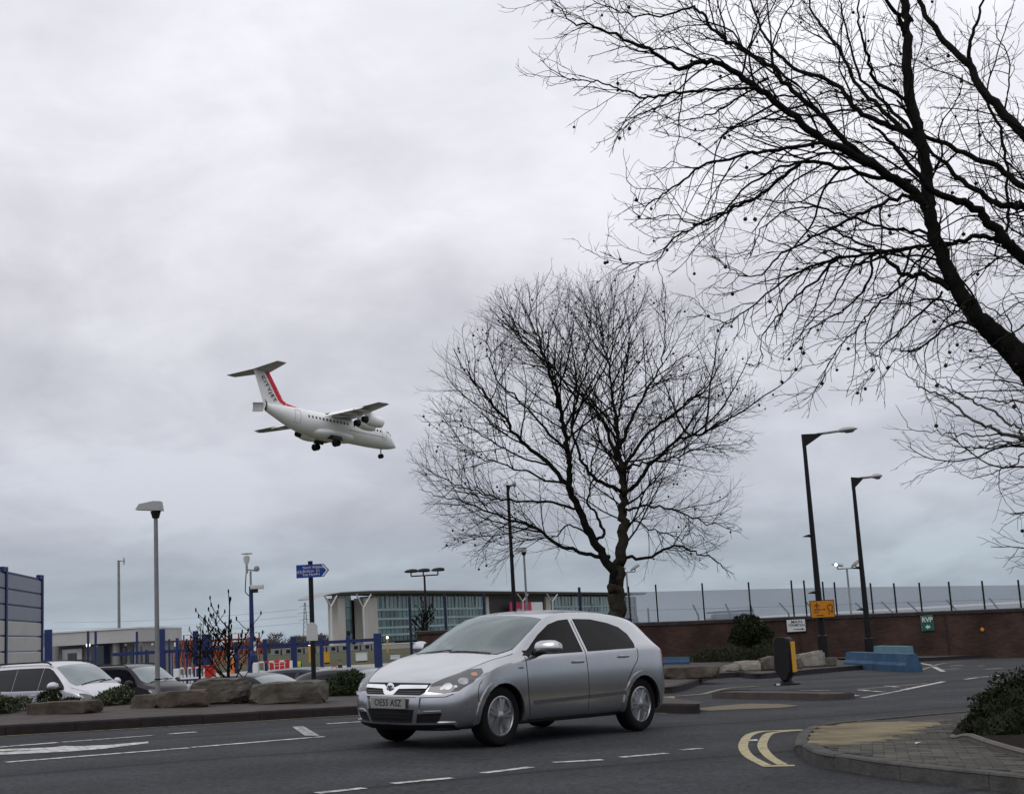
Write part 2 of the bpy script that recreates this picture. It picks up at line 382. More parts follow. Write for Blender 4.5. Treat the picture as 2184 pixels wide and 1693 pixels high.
# markings of the far carriageway
for a, b, m in (((1360, 920), (1450, 936), M_white), ((1470, 950), (1542, 986), M_white), ((880, 1132), (950, 1140), M_white), ((980, 1141), (1062, 1148), M_white), ((718, 1163), (855, 1178), M_white),
                ((1090, 1100), (1180, 1110), M_wht2), ((400, 1137), (640, 1136), M_wht2), ((1500, 970), (1680, 962), M_wht2), ((1880, 968), (2010, 960), M_wht2), ((1600, 942), (1700, 936), M_wht2), ((1820, 940), (1860, 942), M_wht2)):
    stroke(Z5(*a), Z5(*b), 0.14, m)
stroke(Z5(900, 1195), Z5(1220, 1135), 0.10, M_wht2); stroke(Z5(1220, 1133), Z5(1390, 1098), 0.12); stroke(Z5(1390, 1098), Z5(1545, 1066), 0.12)
stroke(Z5(860, 1128), Z5(1420, 1078), 0.08, M_yel2); stroke(Z5(1715, 1048), Z5(1815, 1034), 0.10); stroke(Z5(1840, 1032), Z5(2060, 1008), 0.10, M_wht2)
band([Z5(*p) for p in ((1340, 985), (1440, 950), (1620, 912), (2200, 885))], 0.09, M_yel2)
band([Z4(*p) for p in ((540, 1500), (900, 1475), (1030, 1445), (1190, 1412), (1500, 1390))], 0.09, M_yel2)
stroke(Z4(700, 1490), Z4(900, 1475), 0.12, M_wht2)
# buff crossing surfacing before the traffic island
mark([Z4(*p) for p in ((760, 1632), (1100, 1590), (1400, 1568), (1700, 1572), (1905, 1590), (1700, 1612), (1300, 1625), (1000, 1640))], M_buffroad)
mark([Z4(*p) for p in ((520, 1500), (640, 1495), (660, 1560), (540, 1560))], M_yel2)

# --- kerbs: every stone a piece
def kerb_run(line, side, parent, m, hf, w=0.125, piece=0.915, gap=0.007, base=-0.06):
    P = resample(line, 0.05); S = [0.0]
    for a, b in zip(P, P[1:]): S.append(S[-1] + (b - a).length)
    def pos(s):
        s = max(0, min(S[-1], s)); i = max(1, np.searchsorted(S, s)); i = min(i, len(P) - 1)
        t = (s - S[i - 1]) / max(1e-6, S[i] - S[i - 1]); p = P[i - 1].lerp(P[i], t)
        j0, j1 = max(0, i - 4), min(len(P) - 1, i + 3); d = P[j1] - P[j0]; d.z = 0; d.normalize()
        return p, Vector((-d.y, d.x, 0)) * side
    n = max(1, int(round(S[-1] / piece))); L = S[-1] / n; inner = []
    for k in range(n):
        rings = []; jz = R.uniform(-.004, .004)
        for f in (0, .25, .5, .75, 1):
            p, nn = pos(k * L + gap / 2 + (L - gap) * f); h = hf(p.x, p.y) + jz; g = gz(p.x)
            rings.append([Vector((p.x, p.y, g)) + nn * a + Vector((0, 0, b)) for a, b in ((0, base), (0.006, h - 0.022), (0.024, h), (w, h), (w, base))])
        MB().loft(rings).build('kerb_stone', m, parent)
    return [pos(S[-1] * i / 40)[0] + pos(S[-1] * i / 40)[1] * (w - 0.003) for i in range(41)]
# far left pavement
KL = catmull([(-24, 3.0, 0), (-14.0, 11.5, 0), (-6.73, 17.64, 0), (-4.85, 19.18, 0), (-2.69, 21.03, 0), (-1.3, 21.75, 0), (0.2, 21.6, 0), (1.6, 20.75, 0), (2.42, 20.25, 0)], 8)
pavement = None
_tmp = bpy.data.objects.new('tmp', None)
back_l = [(2.62, 20.9), (2.3, 22.4), (1.2, 25.5), (-1.0, 27.6), (-4.6, 27.4), (-7.0, 24.7), (-13.0, 18.0), (-25.5, 6.8)]
hl = lambda x, y: 0.135
pav_l = struct(sheet('pavement', [(p.x, p.y) for p in [q + Vector((-.06, .08, 0)) for q in KL[6:]]] + back_l, lambda x, y: gz(x) + 0.128, M_pave, cuts=(-14,)))
kerb_run(KL, 1, pav_l, M_kerbd, hl)
KLy = [(p.x, p.y) for p in KL]
def line3(pts, w, m, side=1):
    P = [Vector(p) for p in pts]; L = []; Q = []
    for i, p in enumerate(P):
        d = P[min(i + 1, len(P) - 1)] - P[max(0, i - 1)]; d.z = 0; d.normalize(); n = Vector((-d.y, d.x, 0)) * side
        L.append(p - n * .05); Q.append(p - n * (.05 + w))
    k = len(P); me = bpy.data.meshes.new('road_marking'); me.from_pydata([(v.x, v.y, gz(v.x) + .005) for v in L + Q], [], [(i, i + 1, k + i + 1, k + i) for i in range(k - 1)]); me.update(); me.materials.append(m)
    bm = bmesh.new(); bm.from_mesh(me); bmesh.ops.recalc_face_normals(bm, faces=bm.faces)
    if sum(f.normal.z for f in bm.faces) < 0: bmesh.ops.reverse_faces(bm, faces=bm.faces)
    bm.to_mesh(me); bm.free(); return link('road_marking', me, road)
line3(KL[:-4], 0.07, M_yel2)

# far pavement along the wall
KF = catmull([G(*Z4(*p)) for p in ((430, 1468), (620, 1462), (760, 1430), (900, 1372), (1000, 1325), (1300, 1300))] + [G(*Z5(*p)) for p in ((60, 1045), (400, 1015), (800, 978), (1050, 958), (1180, 968))], 5)
Kf2 = [(p.x, p.y) for p in KF]; last = KF[-1]
far_poly = Kf2 + [(last.x + .3, last.y + 1.2), (last.x + 0.1, last.y + 8), (last.x + 1.2, last.y + 13.0), (4.0, 52.4), (-4.8, 52.4), (-4.8, 33), (-1, 30)]
pav_f = struct(sheet('pavement', far_poly, lambda x, y: gz(x) + 0.115, M_pave))
kerb_run(KF, 1, pav_f, M_kerbd, lambda x, y: 0.125)
KW = [G(*Z5(*p)) for p in ((1250, 908), (1450, 902), (1800, 880), (2184, 862), (2500, 845))]
pav_w = struct(sheet('pavement', [(p.x, p.y) for p in KW] + [(60, 60), (60, 70), (6, 55.5)], lambda x, y: gz(x) + 0.11, M_pave, cuts=(22,)))
kerb_run(KW, 1, pav_w, M_kerbd, lambda x, y: 0.125)

# traffic island with the keep-left bollard
ia, ib = G(1535, 1489), G(1742, 1493)
idir = (ib - ia); idir.z = 0; il = idir.length; idir.normalize(); inn = Vector((-idir.y, idir.x, 0))
wI = 1.2
isl = [ia + inn * (wI / 2 - wI / 2 * cos(t)) - idir * (0.35 * sin(t)) for t in np.linspace(pi, 0, 9)] + [ib + inn * (wI / 2 - wI / 2 * cos(t)) + idir * (0.35 * sin(t)) for t in np.linspace(0, pi, 9)]
island = struct(sheet('traffic_island', [(p.x, p.y) for p in isl], lambda x, y: gz(x) + 0.095, M_pave, skirt=-0.5))
kerb_run([Vector((p.x, p.y, 0)) - inn * 0 for p in isl + [isl[0]]], 1, island, M_kerbd, lambda x, y: 0.105, piece=0.8)

# near pavement on the right: kerb, block paving, tactile slabs
KN = catmull([G(*Z8(*p)) for p in ((2700, 905), (2184, 850), (1640, 788), (1200, 735), (950, 694), (740, 662), (625, 602), (568, 545), (555, 485), (590, 422), (680, 377), (900, 347), (1200, 318), (1500, 291), (1760, 270), (2300, 232))], 6)
tip = G(*Z8(600, 500)); low = G(*Z8(2184, 850)); sdir = (low - tip); sdir.z = 0; sdir.normalize()
def sstep(a, b, x): t = max(0, min(1, (x - a) / (b - a))); return t * t * (3 - 2 * t)
def hn(x, y): return 0.022 + 0.105 * sstep(0.2, 1.5, (Vector((x, y, 0)) - tip).dot(sdir))
kn_poly = [(p.x, p.y) for p in KN] + [(14, 24), (14, 8)]
pav_n = struct(sheet('pavement', kn_poly, lambda x, y: gz(x) + hn(x, y) - 0.014, M_sand, grid=0.5))
kin = kerb_run(list(reversed(KN)), 1, pav_n, M_kerbg, hn, w=0.14)
tact = [G(*Z8(*p)) for p in ((655, 520), (668, 455), (720, 405), (900, 357), (1200, 345), (1480, 345), (1640, 352), (1400, 420), (1250, 470), (1050, 535), (930, 605), (760, 600), (690, 575))]
tact2 = [(p.x, p.y) for p in tact]
bed = [Gh(*Z8(*p), .15) for p in ((1640, 378), (1700, 408), (1780, 442), (1900, 488), (2050, 534), (2184, 570), (2450, 640))]
bedl = catmull(bed, 5); bed2 = [(p.x, p.y) for p in bedl] + [(14, 9.5), (14, 22)] + [G(*Z8(1760, 345))[:2]]
inner_poly = [(p.x, p.y) for p in kin] + [(14, 24), (14, 8)]
def dist_kerb(p): return min((Vector(p) - Vector(q)).length for q in kn_poly[:-2])
def near_line(p, line, d): return any((p[0] - q.x) ** 2 + (p[1] - q.y) ** 2 < d * d for q in line)
KNf = resample(KN, 0.08)
M_paver = mat('grey_block_paver', (0.068, 0.064, 0.055), 0.9, 0, 0.3, 2.2, 0.4, 50, coords='World', col2=None)
# per-piece tint through object random
def tint(m, amt=0.35):
    t = m.node_tree; b = t.nodes['Principled BSDF']; src = b.inputs['Base Color'].links[0].from_socket
    oi = t.nodes.new('ShaderNodeObjectInfo'); mr = t.nodes.new('ShaderNodeMapRange'); mr.inputs[3].default_value = 1 - amt; mr.inputs[4].default_value = 1 + amt
    t.links.new(oi.outputs['Random'], mr.inputs[0]); x = t.nodes.new('ShaderNodeMixRGB'); x.blend_type = 'MULTIPLY'; x.inputs[0].default_value = 1
    t.links.new(src, x.inputs[1]); t.links.new(mr.outputs[0], x.inputs[2]); t.links.new(x.outputs[0], b.inputs['Base Color'])
tint(M_paver, 0.28)
M_paver2 = mat('weathered_block_paver', (0.060, 0.055, 0.048), 0.9, 0, 0.35, 2.0, 0.4, 50)
pm = MB().bbox((0, 0, -0.025), (0.193, 0.093, 0.05), 0.006).mesh('paver'); pm.materials.append(M_paver)
def surf_rot(x, y, rz):                          # lie flat on the sloping pavement
    e_ = .05; n = Vector((-(gz(x + e_) + hn(x + e_, y) - gz(x - e_) - hn(x - e_, y)) / (2 * e_), -(hn(x, y + e_) - hn(x, y - e_)) / (2 * e_), 1)).normalized()
    a = Vector((cos(rz), sin(rz), 0)); a = (a - n * a.dot(n)).normalized(); b = n.cross(a); return Matrix((a, b, n)).transposed().to_euler()
rotP = radians(-14); cands = []
for i in range(-40, 60):
    for j in range(-80, 80):
        lx = i * 0.2 + (0.1 if j % 2 else 0); ly = j * 0.1
        x = 4.6 + lx * cos(rotP) - ly * sin(rotP); y = 12.6 + lx * sin(rotP) + ly * cos(rotP)
        if y < 8.6 or y > 18 or x > 7.2: continue
        if not inside((x, y), kn_poly) or inside((x, y), tact2) or inside((x, y), bed2): continue
        if near_line((x, y), KNf, 0.19) or near_line((x, y), bedl, 0.10): continue
        v = Vector((x, y, gz(x))) - O0; dd = v.dot(_f); px = IW / 2 + FPX * v.dot(CR) / dd; py = IH / 2 - FPX * v.dot(CU) / dd
        cands.append(((px > -30 and px < IW + 30 and py < IH + 30), v.length, x, y))
cands.sort(key=lambda c: (not c[0], c[1]))
rest = MB()
for k, (vis, d, x, y) in enumerate(cands):
    e1 = 0.05; zc0 = gz(x) + hn(x, y); sx_ = (gz(x + e1) + hn(x + e1, y) - gz(x - e1) - hn(x - e1, y)) / (2 * e1); sy_ = (hn(x, y + e1) - hn(x, y - e1)) / (2 * e1)
    if k < 290:
        o = link('paver', pm, pav_n); o.location = (x, y, zc0 + R.uniform(-.002, .003)); o.rotation_euler = surf_rot(x, y, rotP)
    else:
        M3 = Matrix.Rotation(rotP, 3, 'Z'); rest.box((x, y, zc0 - 0.02), (0.193, 0.093, 0.04), M3)
if rest.v: stuff(rest.build('paver_field', M_paver2, pav_n))
# buff tactile slabs
M_tact = mat('buff_tactile_slab', (0.165, 0.140, 0.085), 0.9, 0, 0.35, 1.6, 0.4, 30, coords='World'); tint(M_tact, 0.05)
M_bufffill = mat('buff_bedding', (0.15, 0.127, 0.078), 0.95, 0, 0.35, 1.6, 0.4, 30, coords='World')
tb = MB().bbox((0, 0, -0.025), (0.395, 0.395, 0.05), 0.003)
for i in range(6):
    for j in range(0): pass
tm = tb.mesh('tactile_slab'); tm.materials.append(M_tact)
rT = radians(30)
for i in range(-14, 15):
    for j in range(-14, 15):
        x = 3.6 + i * .4 * cos(rT) - j * .4 * sin(rT); y = 14.6 + i * .4 * sin(rT) + j * .4 * cos(rT)
        if inside((x, y), tact2) and not near_line((x, y), KNf, 0.27):
            o = link('tactile_slab', tm, pav_n); o.location = (x, y, gz(x) + hn(x, y) + 0.001); o.rotation_euler = surf_rot(x, y, rT)
fill = sheet('bedding_layer', tact2, lambda x, y: gz(x) + hn(x, y) - 0.004, M_bufffill, pav_n, grid=.3)
# planting bed with its edging
bed_s = struct(sheet('planting_bed', bed2, lambda x, y: gz(x) + hn(x, y) + 0.03, M_soil, grid=0.6))
M_edge = mat('pale_concrete_edging', (0.12, 0.112, 0.10), 0.9, 0, 0.25, 8, 0.3, 40)
kerb_run(bedl, 1, bed_s, M_edge, lambda x, y: hn(x, y) + 0.055, w=0.05, piece=0.9)
# ================================================================== VEHICLES
def eval_mesh(o):
    dg = bpy.context.evaluated_depsgraph_get(); dg.update(); return bpy.data.meshes.new_from_object(o.evaluated_get(dg))
def car_shell(rings, hw, sweepF, sweepR, xf, xr, wheels, arch_r, levels, bulge=0.04, crease={}, mats=()):
    bm = bmesh.new(); full = []
    def sw(p):
        x, y, zz = p; a = abs(y) / hw
        wf = sstep(xf - 0.95, xf, x); wr = sstep(-xr - 0.6, -xr, -x)
        return Vector((x - sweepF * a ** 2.6 * wf + sweepR * a ** 2.6 * wr, y, zz))
    for r in rings:
        L = [bm.verts.new(sw(p)) for p in r]
        Rm = [bm.verts.new(sw((p[0], -p[1], p[2]))) for p in r[1:-1]]
        full.append(L + Rm[::-1])
    n = len(full[0])
    for a, b in zip(full, full[1:]):
        for k in range(n): bm.faces.new((a[k], a[(k + 1) % n], b[(k + 1) % n], b[k]))
    def cap(rv, r, sg):
        cols = []
        k0, k1 = 2, 7                            # B2 .. T2
        for s in (1, -1):
            idx = lambda k: rv[k] if s > 0 or k in (0, 9) else rv[n - k]
            outer = [idx(k) for k in range(2, 8)]
            mid = [idx(1)] + [bm.verts.new(sw((r[k][0] + sg * bulge * .8, s * r[k][1] * .52, r[k][2] + .006))) for k in range(3, 7)] + [idx(8)]
            cols.append((outer, mid))
        cen = [rv[0]] + [bm.verts.new(sw((r[k][0] + sg * bulge, 0, r[k][2] + .008))) for k in range(3, 7)] + [rv[9]]
        for outer, mid in cols:
            for i in range(5):
                bm.faces.new((outer[i], outer[i + 1], mid[i + 1], mid[i])); bm.faces.new((mid[i], mid[i + 1], cen[i + 1], cen[i]))
    cap(full[0], rings[0], 1); cap(full[-1], rings[-1], -1)
    bmesh.ops.recalc_face_normals(bm, faces=bm.faces)
    cl = bm.edges.layers.float.new('crease_edge')
    for e_ in bm.edges: e_[cl] = 0.0
    for a, b in zip(full, full[1:]):
        for k, c in crease.items():
            for kk in ({k, n - k} if k not in (0, 9) else {k}):
                ed = bm.edges.get((a[kk], b[kk]))
                if ed: ed[cl] = c
    me = bpy.data.meshes.new('body'); bm.to_mesh(me); bm.free()
    for m in mats: me.materials.append(m)
    o = bpy.data.objects.new('tmp_body', me); COL.objects.link(o)
    ss = o.modifiers.new('s', 'SUBSURF'); ss.levels = ss.render_levels = levels
    smooth_me = eval_mesh(o)
    b2 = bmesh.new(); b2.from_mesh(smooth_me); bvh = BVHTree.FromBMesh(b2); b2.free()
    if wheels:
        cb = MB()
        for (wx, wy, wz) in wheels:
            s = 1 if wy > 0 else -1
            cb.lathe([(arch_r, min(s * (hw - .34), s * (hw + .3))), (arch_r, max(s * (hw - .34), s * (hw + .3)))], 48, 'Y', (wx, 0, wz))
        cm = cb.mesh('cut'); b3 = bmesh.new(); b3.from_mesh(cm); bmesh.ops.recalc_face_normals(b3, faces=b3.faces); b3.to_mesh(cm); b3.free()
        cm.materials.append(mats[1]); co = bpy.data.objects.new('tmp_cut', cm); COL.objects.link(co)
        bo = o.modifiers.new('b', 'BOOLEAN'); bo.object = co; bo.operation = 'DIFFERENCE'; bo.solver = 'EXACT'; bo.material_mode = 'TRANSFER'
        out = eval_mesh(o); bpy.data.objects.remove(co)
    else: out = smooth_me
    bpy.data.objects.remove(o)
    return out, bvh
def panel(name, pts, d, m, parent, bvh, off=0.004, grid=0.05, thick=0.012, curve=0, smooth=True, flat_rim=True):
    d = Vector(d).normalized(); up = Vector((0, 0, 1)) if abs(d.z) < .9 else Vector((1, 0, 0))
    a = up.cross(d).normalized(); b = d.cross(a)
    P = [Vector(p) for p in pts]
    if curve: P = catmull(P, curve, True)
    q = [(p.dot(a), p.dot(b)) for p in P]
    bm = bmesh.new(); bm.faces.new([bm.verts.new((x, y, 0)) for x, y in q])
    for ax in (0, 1):
        lo = min(c[ax] for c in q); hi = max(c[ax] for c in q); n = int((hi - lo) / grid)
        for i in range(1, n + 1):
            co = [0, 0, 0]; co[ax] = lo + (hi - lo) * i / (n + 1); no = [0, 0, 0]; no[ax] = 1
            bmesh.ops.bisect_plane(bm, geom=list(bm.verts) + list(bm.edges) + list(bm.faces), plane_co=co, plane_no=no)
    for v in bm.verts:
        p0 = a * v.co.x + b * v.co.y
        h, nn, i, dist = bvh.ray_cast(p0 + d * 6, -d)
        if h is None: h, nn, i, dist = bvh.find_nearest(p0 + d * (max(p.dot(d) for p in P)))
        v.co = h + nn * off
    bmesh.ops.recalc_face_normals(bm, faces=bm.faces)
    if sum((f.normal.dot(d)) * f.calc_area() for f in bm.faces) < 0: bmesh.ops.reverse_faces(bm, faces=bm.faces)
    be = [e_ for e_ in bm.edges if e_.is_boundary]; r = bmesh.ops.extrude_edge_only(bm, edges=be)
    for g in r['geom']:
        if isinstance(g, bmesh.types.BMVert): g.co -= d * thick
    bmesh.ops.triangulate(bm, faces=[f for f in bm.faces if len(f.verts) > 4])
    me = bpy.data.meshes.new(name); bm.to_mesh(me); bm.free(); me.materials.append(m)
    return link(name, me, parent, smooth)
def seam(name, pts, d, m, parent, bvh, w=0.007, off=0.0025, n=6):
    P = catmull(pts, n) if len(pts) > 2 else resample(pts, 0.06)
    d = Vector(d).normalized(); mb = MB(); L = []; Q = []
    for i, p in enumerate(P):
        t = P[min(i + 1, len(P) - 1)] - P[max(0, i - 1)]; s = t.cross(d).normalized() * w / 2
        for lst, sg in ((L, 1), (Q, -1)):
            h, nn, k, ds = bvh.ray_cast(p + s * sg + d * 6, -d)
            if h is None: h, nn, k, ds = bvh.find_nearest(p + s * sg)
            lst.append(h + nn * off)
    k = len(P); mb.add(L + Q, [(i, i + 1, k + i + 1, k + i) for i in range(k - 1)])
    return mb.build(name, m, parent)
M_silver = mat('silver_car_paint', (0.47, 0.48, 0.50), 0.22, 0.92, 0.05, 2.0, spec=0.5, coat=0.5)
M_vansilver = mat('pale_silver_van_paint', (0.55, 0.55, 0.585), 0.28, 0.8, 0.03, 3.0, coat=0.35)
M_darkpaint = mat('dark_plum_paint', (0.022, 0.018, 0.024), 0.3, 0.2, 0.1, 3.0, coat=0.15)
M_blackpaint = mat('black_car_paint', (0.012, 0.013, 0.017), 0.25, 0.1, 0.1, 3.0, coat=0.15)
M_bluecar = mat('dark_blue_car_paint', (0.018, 0.024, 0.04), 0.25, 0.2, 0.1, 3.0, coat=0.15)
M_blk = mat('black_plastic', (0.009, 0.009, 0.010), 0.6, 0, 0.2, 8, spec=0.2)
M_seam = mat('panel_gap', (0.02, 0.02, 0.022), 0.8)
M_rub = mat('tyre_rubber', (0.009, 0.009, 0.010), 0.85, 0, 0.25, 20, 0.2, 60, spec=0.15)
M_rim = mat('wheel_silver', (0.36, 0.365, 0.38), 0.30, 0.9, 0.1, 6)
M_chrome = mat('chrome', (0.80, 0.81, 0.83), 0.14, 1.0, 0.02, 3)
M_sideglass = glass('dark_side_glass', (0.004, 0.005, 0.007), 0.03, 0.22)
M_screen = glass('windscreen_glass', (0.040, 0.058, 0.060), 0.04, 0.6)
M_screen2 = glass('reflecting_windscreen_glass', (0.16, 0.20, 0.21), 0.05, 1.0)  # pale base colour stands in for sky reflected in the glass
M_lamp = glass('headlamp_glass', (0.06, 0.06, 0.068), 0.05, 1.0)
M_lens = mat('lamp_reflector', (0.34, 0.35, 0.37), 0.25, 0.7, 0.3, 14)
M_amber = mat('indicator_amber', (0.45, 0.24, 0.16), 0.3)
M_redlens = mat('red_lens', (0.35, 0.015, 0.015), 0.2, coat=0.5)
M_plate = mat('number_plate_white', (0.20, 0.20, 0.195), 0.5, 0, 0.05, 6)
M_ink = mat('black_lettering', (0.015, 0.015, 0.015), 0.6)
M_trim = mat('cabin_trim', (0.10, 0.10, 0.10), .9, 0, .2, 4)
M_dash = mat('dashboard_plastic', (0.05, 0.052, 0.056), .8, 0, .2, 6)
M_seat = mat('seat_fabric', (0.075, 0.078, 0.085), .95, 0, .2, 12)
def clear(name, tintc, ior=1.5, gl=(1, 1, 1)):
    m = bpy.data.materials.new(name); m.use_nodes = True; MATS[name] = m; t = m.node_tree; t.nodes.clear(); o = t.nodes.new('ShaderNodeOutputMaterial'); mx_ = t.nodes.new('ShaderNodeMixShader'); f = t.nodes.new('ShaderNodeFresnel'); f.inputs[0].default_value = ior
    tr = t.nodes.new('ShaderNodeBsdfTransparent'); tr.inputs[0].default_value = (*tintc, 1); g = t.nodes.new('ShaderNodeBsdfGlossy'); g.inputs['Roughness'].default_value = .02; g.inputs['Color'].default_value = (*gl, 1)
    t.links.new(f.outputs[0], mx_.inputs[0]); t.links.new(tr.outputs[0], mx_.inputs[1]); t.links.new(g.outputs[0], mx_.inputs[2]); t.links.new(mx_.outputs[0], o.inputs[0]); return m
M_clear = clear('clear_windscreen', (.84, .95, .93), 2.35, (.88, 1, 1)); M_cleardark = clear('tinted_side_glass', (.13, .15, .16), 1.22)
M_mould = mat('grey_moulding', (0.085, 0.083, 0.095), 0.5, 0.1, 0.05, 4)

def basis(d):
    d = Vector(d).normalized(); up = Vector((0, 0, 1)) if abs(d.z) < .9 else Vector((1, 0, 0)); a = up.cross(d).normalized(); return d, a, d.cross(a)
def inset2(q, w):                                # move a polygon inwards by w
    n = len(q); ar = sum(q[i][0] * q[(i + 1) % n][1] - q[(i + 1) % n][0] * q[i][1] for i in range(n)); sg = 1 if ar > 0 else -1; out = []
    for i in range(n):
        p0, p1, p2 = Vector(q[i - 1]), Vector(q[i]), Vector(q[(i + 1) % n]); e1 = (p1 - p0).normalized(); e2 = (p2 - p1).normalized()
        n1 = Vector((-e1.y, e1.x)) * sg; n2 = Vector((-e2.y, e2.x)) * sg; b = n1 + n2; l = b.length
        out.append(p1 + (b / l) * min(2.2 * w, w / max(.3, (b / l).dot(n1))) if l > 1e-5 else p1)
    return [tuple(p) for p in out]
def shell_mesh(rings, bvh):                      # inner lining: the shell moved inwards
    me, _ = car_shell(rings, 0.88, 0.27, 0.17, 2.12, -2.05, [], 0, 3, 0.045, {6: .85, 7: .5, 3: .3}, ())
    bm = bmesh.new(); bm.from_mesh(me); bm.normal_update()
    mv = [v.co - v.normal * .03 for v in bm.verts]
    for v, c in zip(bm.verts, mv): v.co = c
    bmesh.ops.delete(bm, geom=[f for f in bm.faces if f.calc_center_median().z < .86 or f.calc_center_median().x > 1.25], context='FACES'); bm.to_mesh(me); bm.free(); return me
def cut_hole(me, pts, d, ins):
    d, a, b = basis(d); q = inset2([(Vector(p).dot(a), Vector(p).dot(b)) for p in pts], ins)
    bm = bmesh.new(); bm.from_mesh(me); bm.normal_update(); kill = []
    for f in bm.faces:
        if f.normal.dot(d) < .15: continue
        if all(inside((v.co.dot(a), v.co.dot(b)), q) for v in f.verts): kill.append(f)
    bmesh.ops.delete(bm, geom=kill, context='FACES'); bm.to_mesh(me); bm.free()
def frit(name, pts, d, m, parent, bvh, w, off=.003):
    d, a, b = basis(d); P = [Vector(p) for p in pts]; q0 = [(p.dot(a), p.dot(b)) for p in resample(P + [P[0]], .04)[:-1]]; q1 = inset2(q0, w); V = []; n = len(q0)
    for f in (0, .5, 1):
        for (x0, y0), (x1, y1) in zip(q0, q1):
            x, y = x0 + (x1 - x0) * f, y0 + (y1 - y0) * f; h, nn, i, ds = bvh.ray_cast(a * x + b * y + d * 6, -d)
            if h is None: h, nn, i, ds = bvh.find_nearest(a * x + b * y + d)
            V.append(h + nn * off)
    MB().add(V, [(k * n + i, k * n + (i + 1) % n, (k + 1) * n + (i + 1) % n, (k + 1) * n + i) for k in (0, 1) for i in range(n)]).build(name, m, parent)
def cabin(t):
    for y in (.36, -.36):
        st = MB().bbox((-.02, y, .52), (.52, .50, .16), .06).bbox((-.30, y, .86), (.16, .48, .62), .07, Matrix.Rotation(radians(-14), 3, 'Y')).build('front_seat', M_seat, t, True)
        MB().bbox((-.39, y, 1.24), (.11, .26, .18), .05, Matrix.Rotation(radians(-10), 3, 'Y')).build('headrest', M_seat, st, True)
    rs_ = MB().bbox((-.85, 0, .56), (.5, 1.2, .16), .06).bbox((-1.15, 0, .88), (.16, 1.2, .56), .06, Matrix.Rotation(radians(-16), 3, 'Y')).build('rear_seat', M_seat, t, True)
    for y in (.4, -.4): MB().bbox((-1.24, y, 1.20), (.09, .24, .14), .04).build('headrest', M_seat, rs_, True)
    MB().bbox((.88, 0, .80), (.42, 1.36, .26), .09, Matrix.Rotation(radians(10), 3, 'Y')).bbox((.72, -.36, .95), (.16, .42, .10), .04).build('dashboard', M_dash, t, True)
    Mr = Matrix.Rotation(radians(-62), 3, 'Y'); sw_ = MB().tube([Vector((.58, -.36, .90)) + Mr @ Vector((.18 * cos(k * pi / 10), .18 * sin(k * pi / 10), 0)) for k in range(21)], .014, 6).tube([(.60, -.36, .90), (.78, -.36, .84)], .035, 8).build('steering_wheel', M_blk, t, True)
    MB().bbox((.42, 0, 1.30), (.03, .22, .06), .015).build('rear_view_mirror', M_blk, t, True)

def wheel(parent, x, y, zz, r=0.316, w=0.205, rim_r=0.215, spokes=5, ph=0.3, rimm=None):
    s = 1 if y > 0 else -1; rimm = rimm or M_rim
    wh = MB().lathe([(0.0, y - s * .13), (rim_r * .96, y - s * .13), (rim_r * .96, y - s * .045), (0.0, y - s * .045)], 28, 'Y', (x, 0, zz)).build('wheel', M_blk, parent)
    h = w / 2; y0 = y - s * h
    prof = [(rim_r - .012, -h + .02), (rim_r + .01, -h + .008), (r - .035, -h), (r - .012, -h + .012), (r, -h + .035), (r, h - .035), (r - .012, h - .012), (r - .035, h), (rim_r + .01, h - .008), (rim_r - .012, h - .02), (rim_r - .012, -h + .02)]
    MB().lathe([(a, y0 + b) for a, b in prof], 40, 'Y', (x, 0, zz)).build('tyre', M_rub, wh, True)
    rb = MB(); yo = y - s * .012
    rb.lathe([(rim_r, yo - s * .03), (rim_r, yo), (rim_r - .013, yo + s * .004), (rim_r - .022, yo - s * .008), (rim_r - .022, yo - s * .04)], 40, 'Y', (x, 0, zz))
    rb.lathe([(.062, yo - s * .04), (.060, yo - s * .004), (.045, yo + s * .006), (0, yo + s * .008)], 20, 'Y', (x, 0, zz))
    for k in range(spokes):
        for dt, ww in ((-.13, .032), (.13, .032)):
            t = ph + 2 * pi * k / spokes
            a0 = Vector((cos(t + dt * .9), 0, sin(t + dt * .9))); a1 = Vector((cos(t + dt * 1.25), 0, sin(t + dt * 1.25)))
            p0 = Vector((x, 0, zz)) + a0 * .045; p1 = Vector((x, 0, zz)) + a1 * (rim_r - .012)
            dd = (p1 - p0).normalized(); sd_ = Vector((-dd.z, 0, dd.x))
            ring = lambda p, wd, yy: [p + sd_ * wd + Vector((0, yy - s * .03, 0)), p + sd_ * wd * .55 + Vector((0, yy, 0)), p - sd_ * wd * .55 + Vector((0, yy, 0)), p - sd_ * wd + Vector((0, yy - s * .03, 0))]
            rb.loft([ring(p0, ww * .8, yo + s * .002), ring(p0.lerp(p1, .5), ww * .85, yo - s * .004), ring(p1, ww, yo - s * .010)])
    rb.build('rim', rimm, wh, True)
    return wh

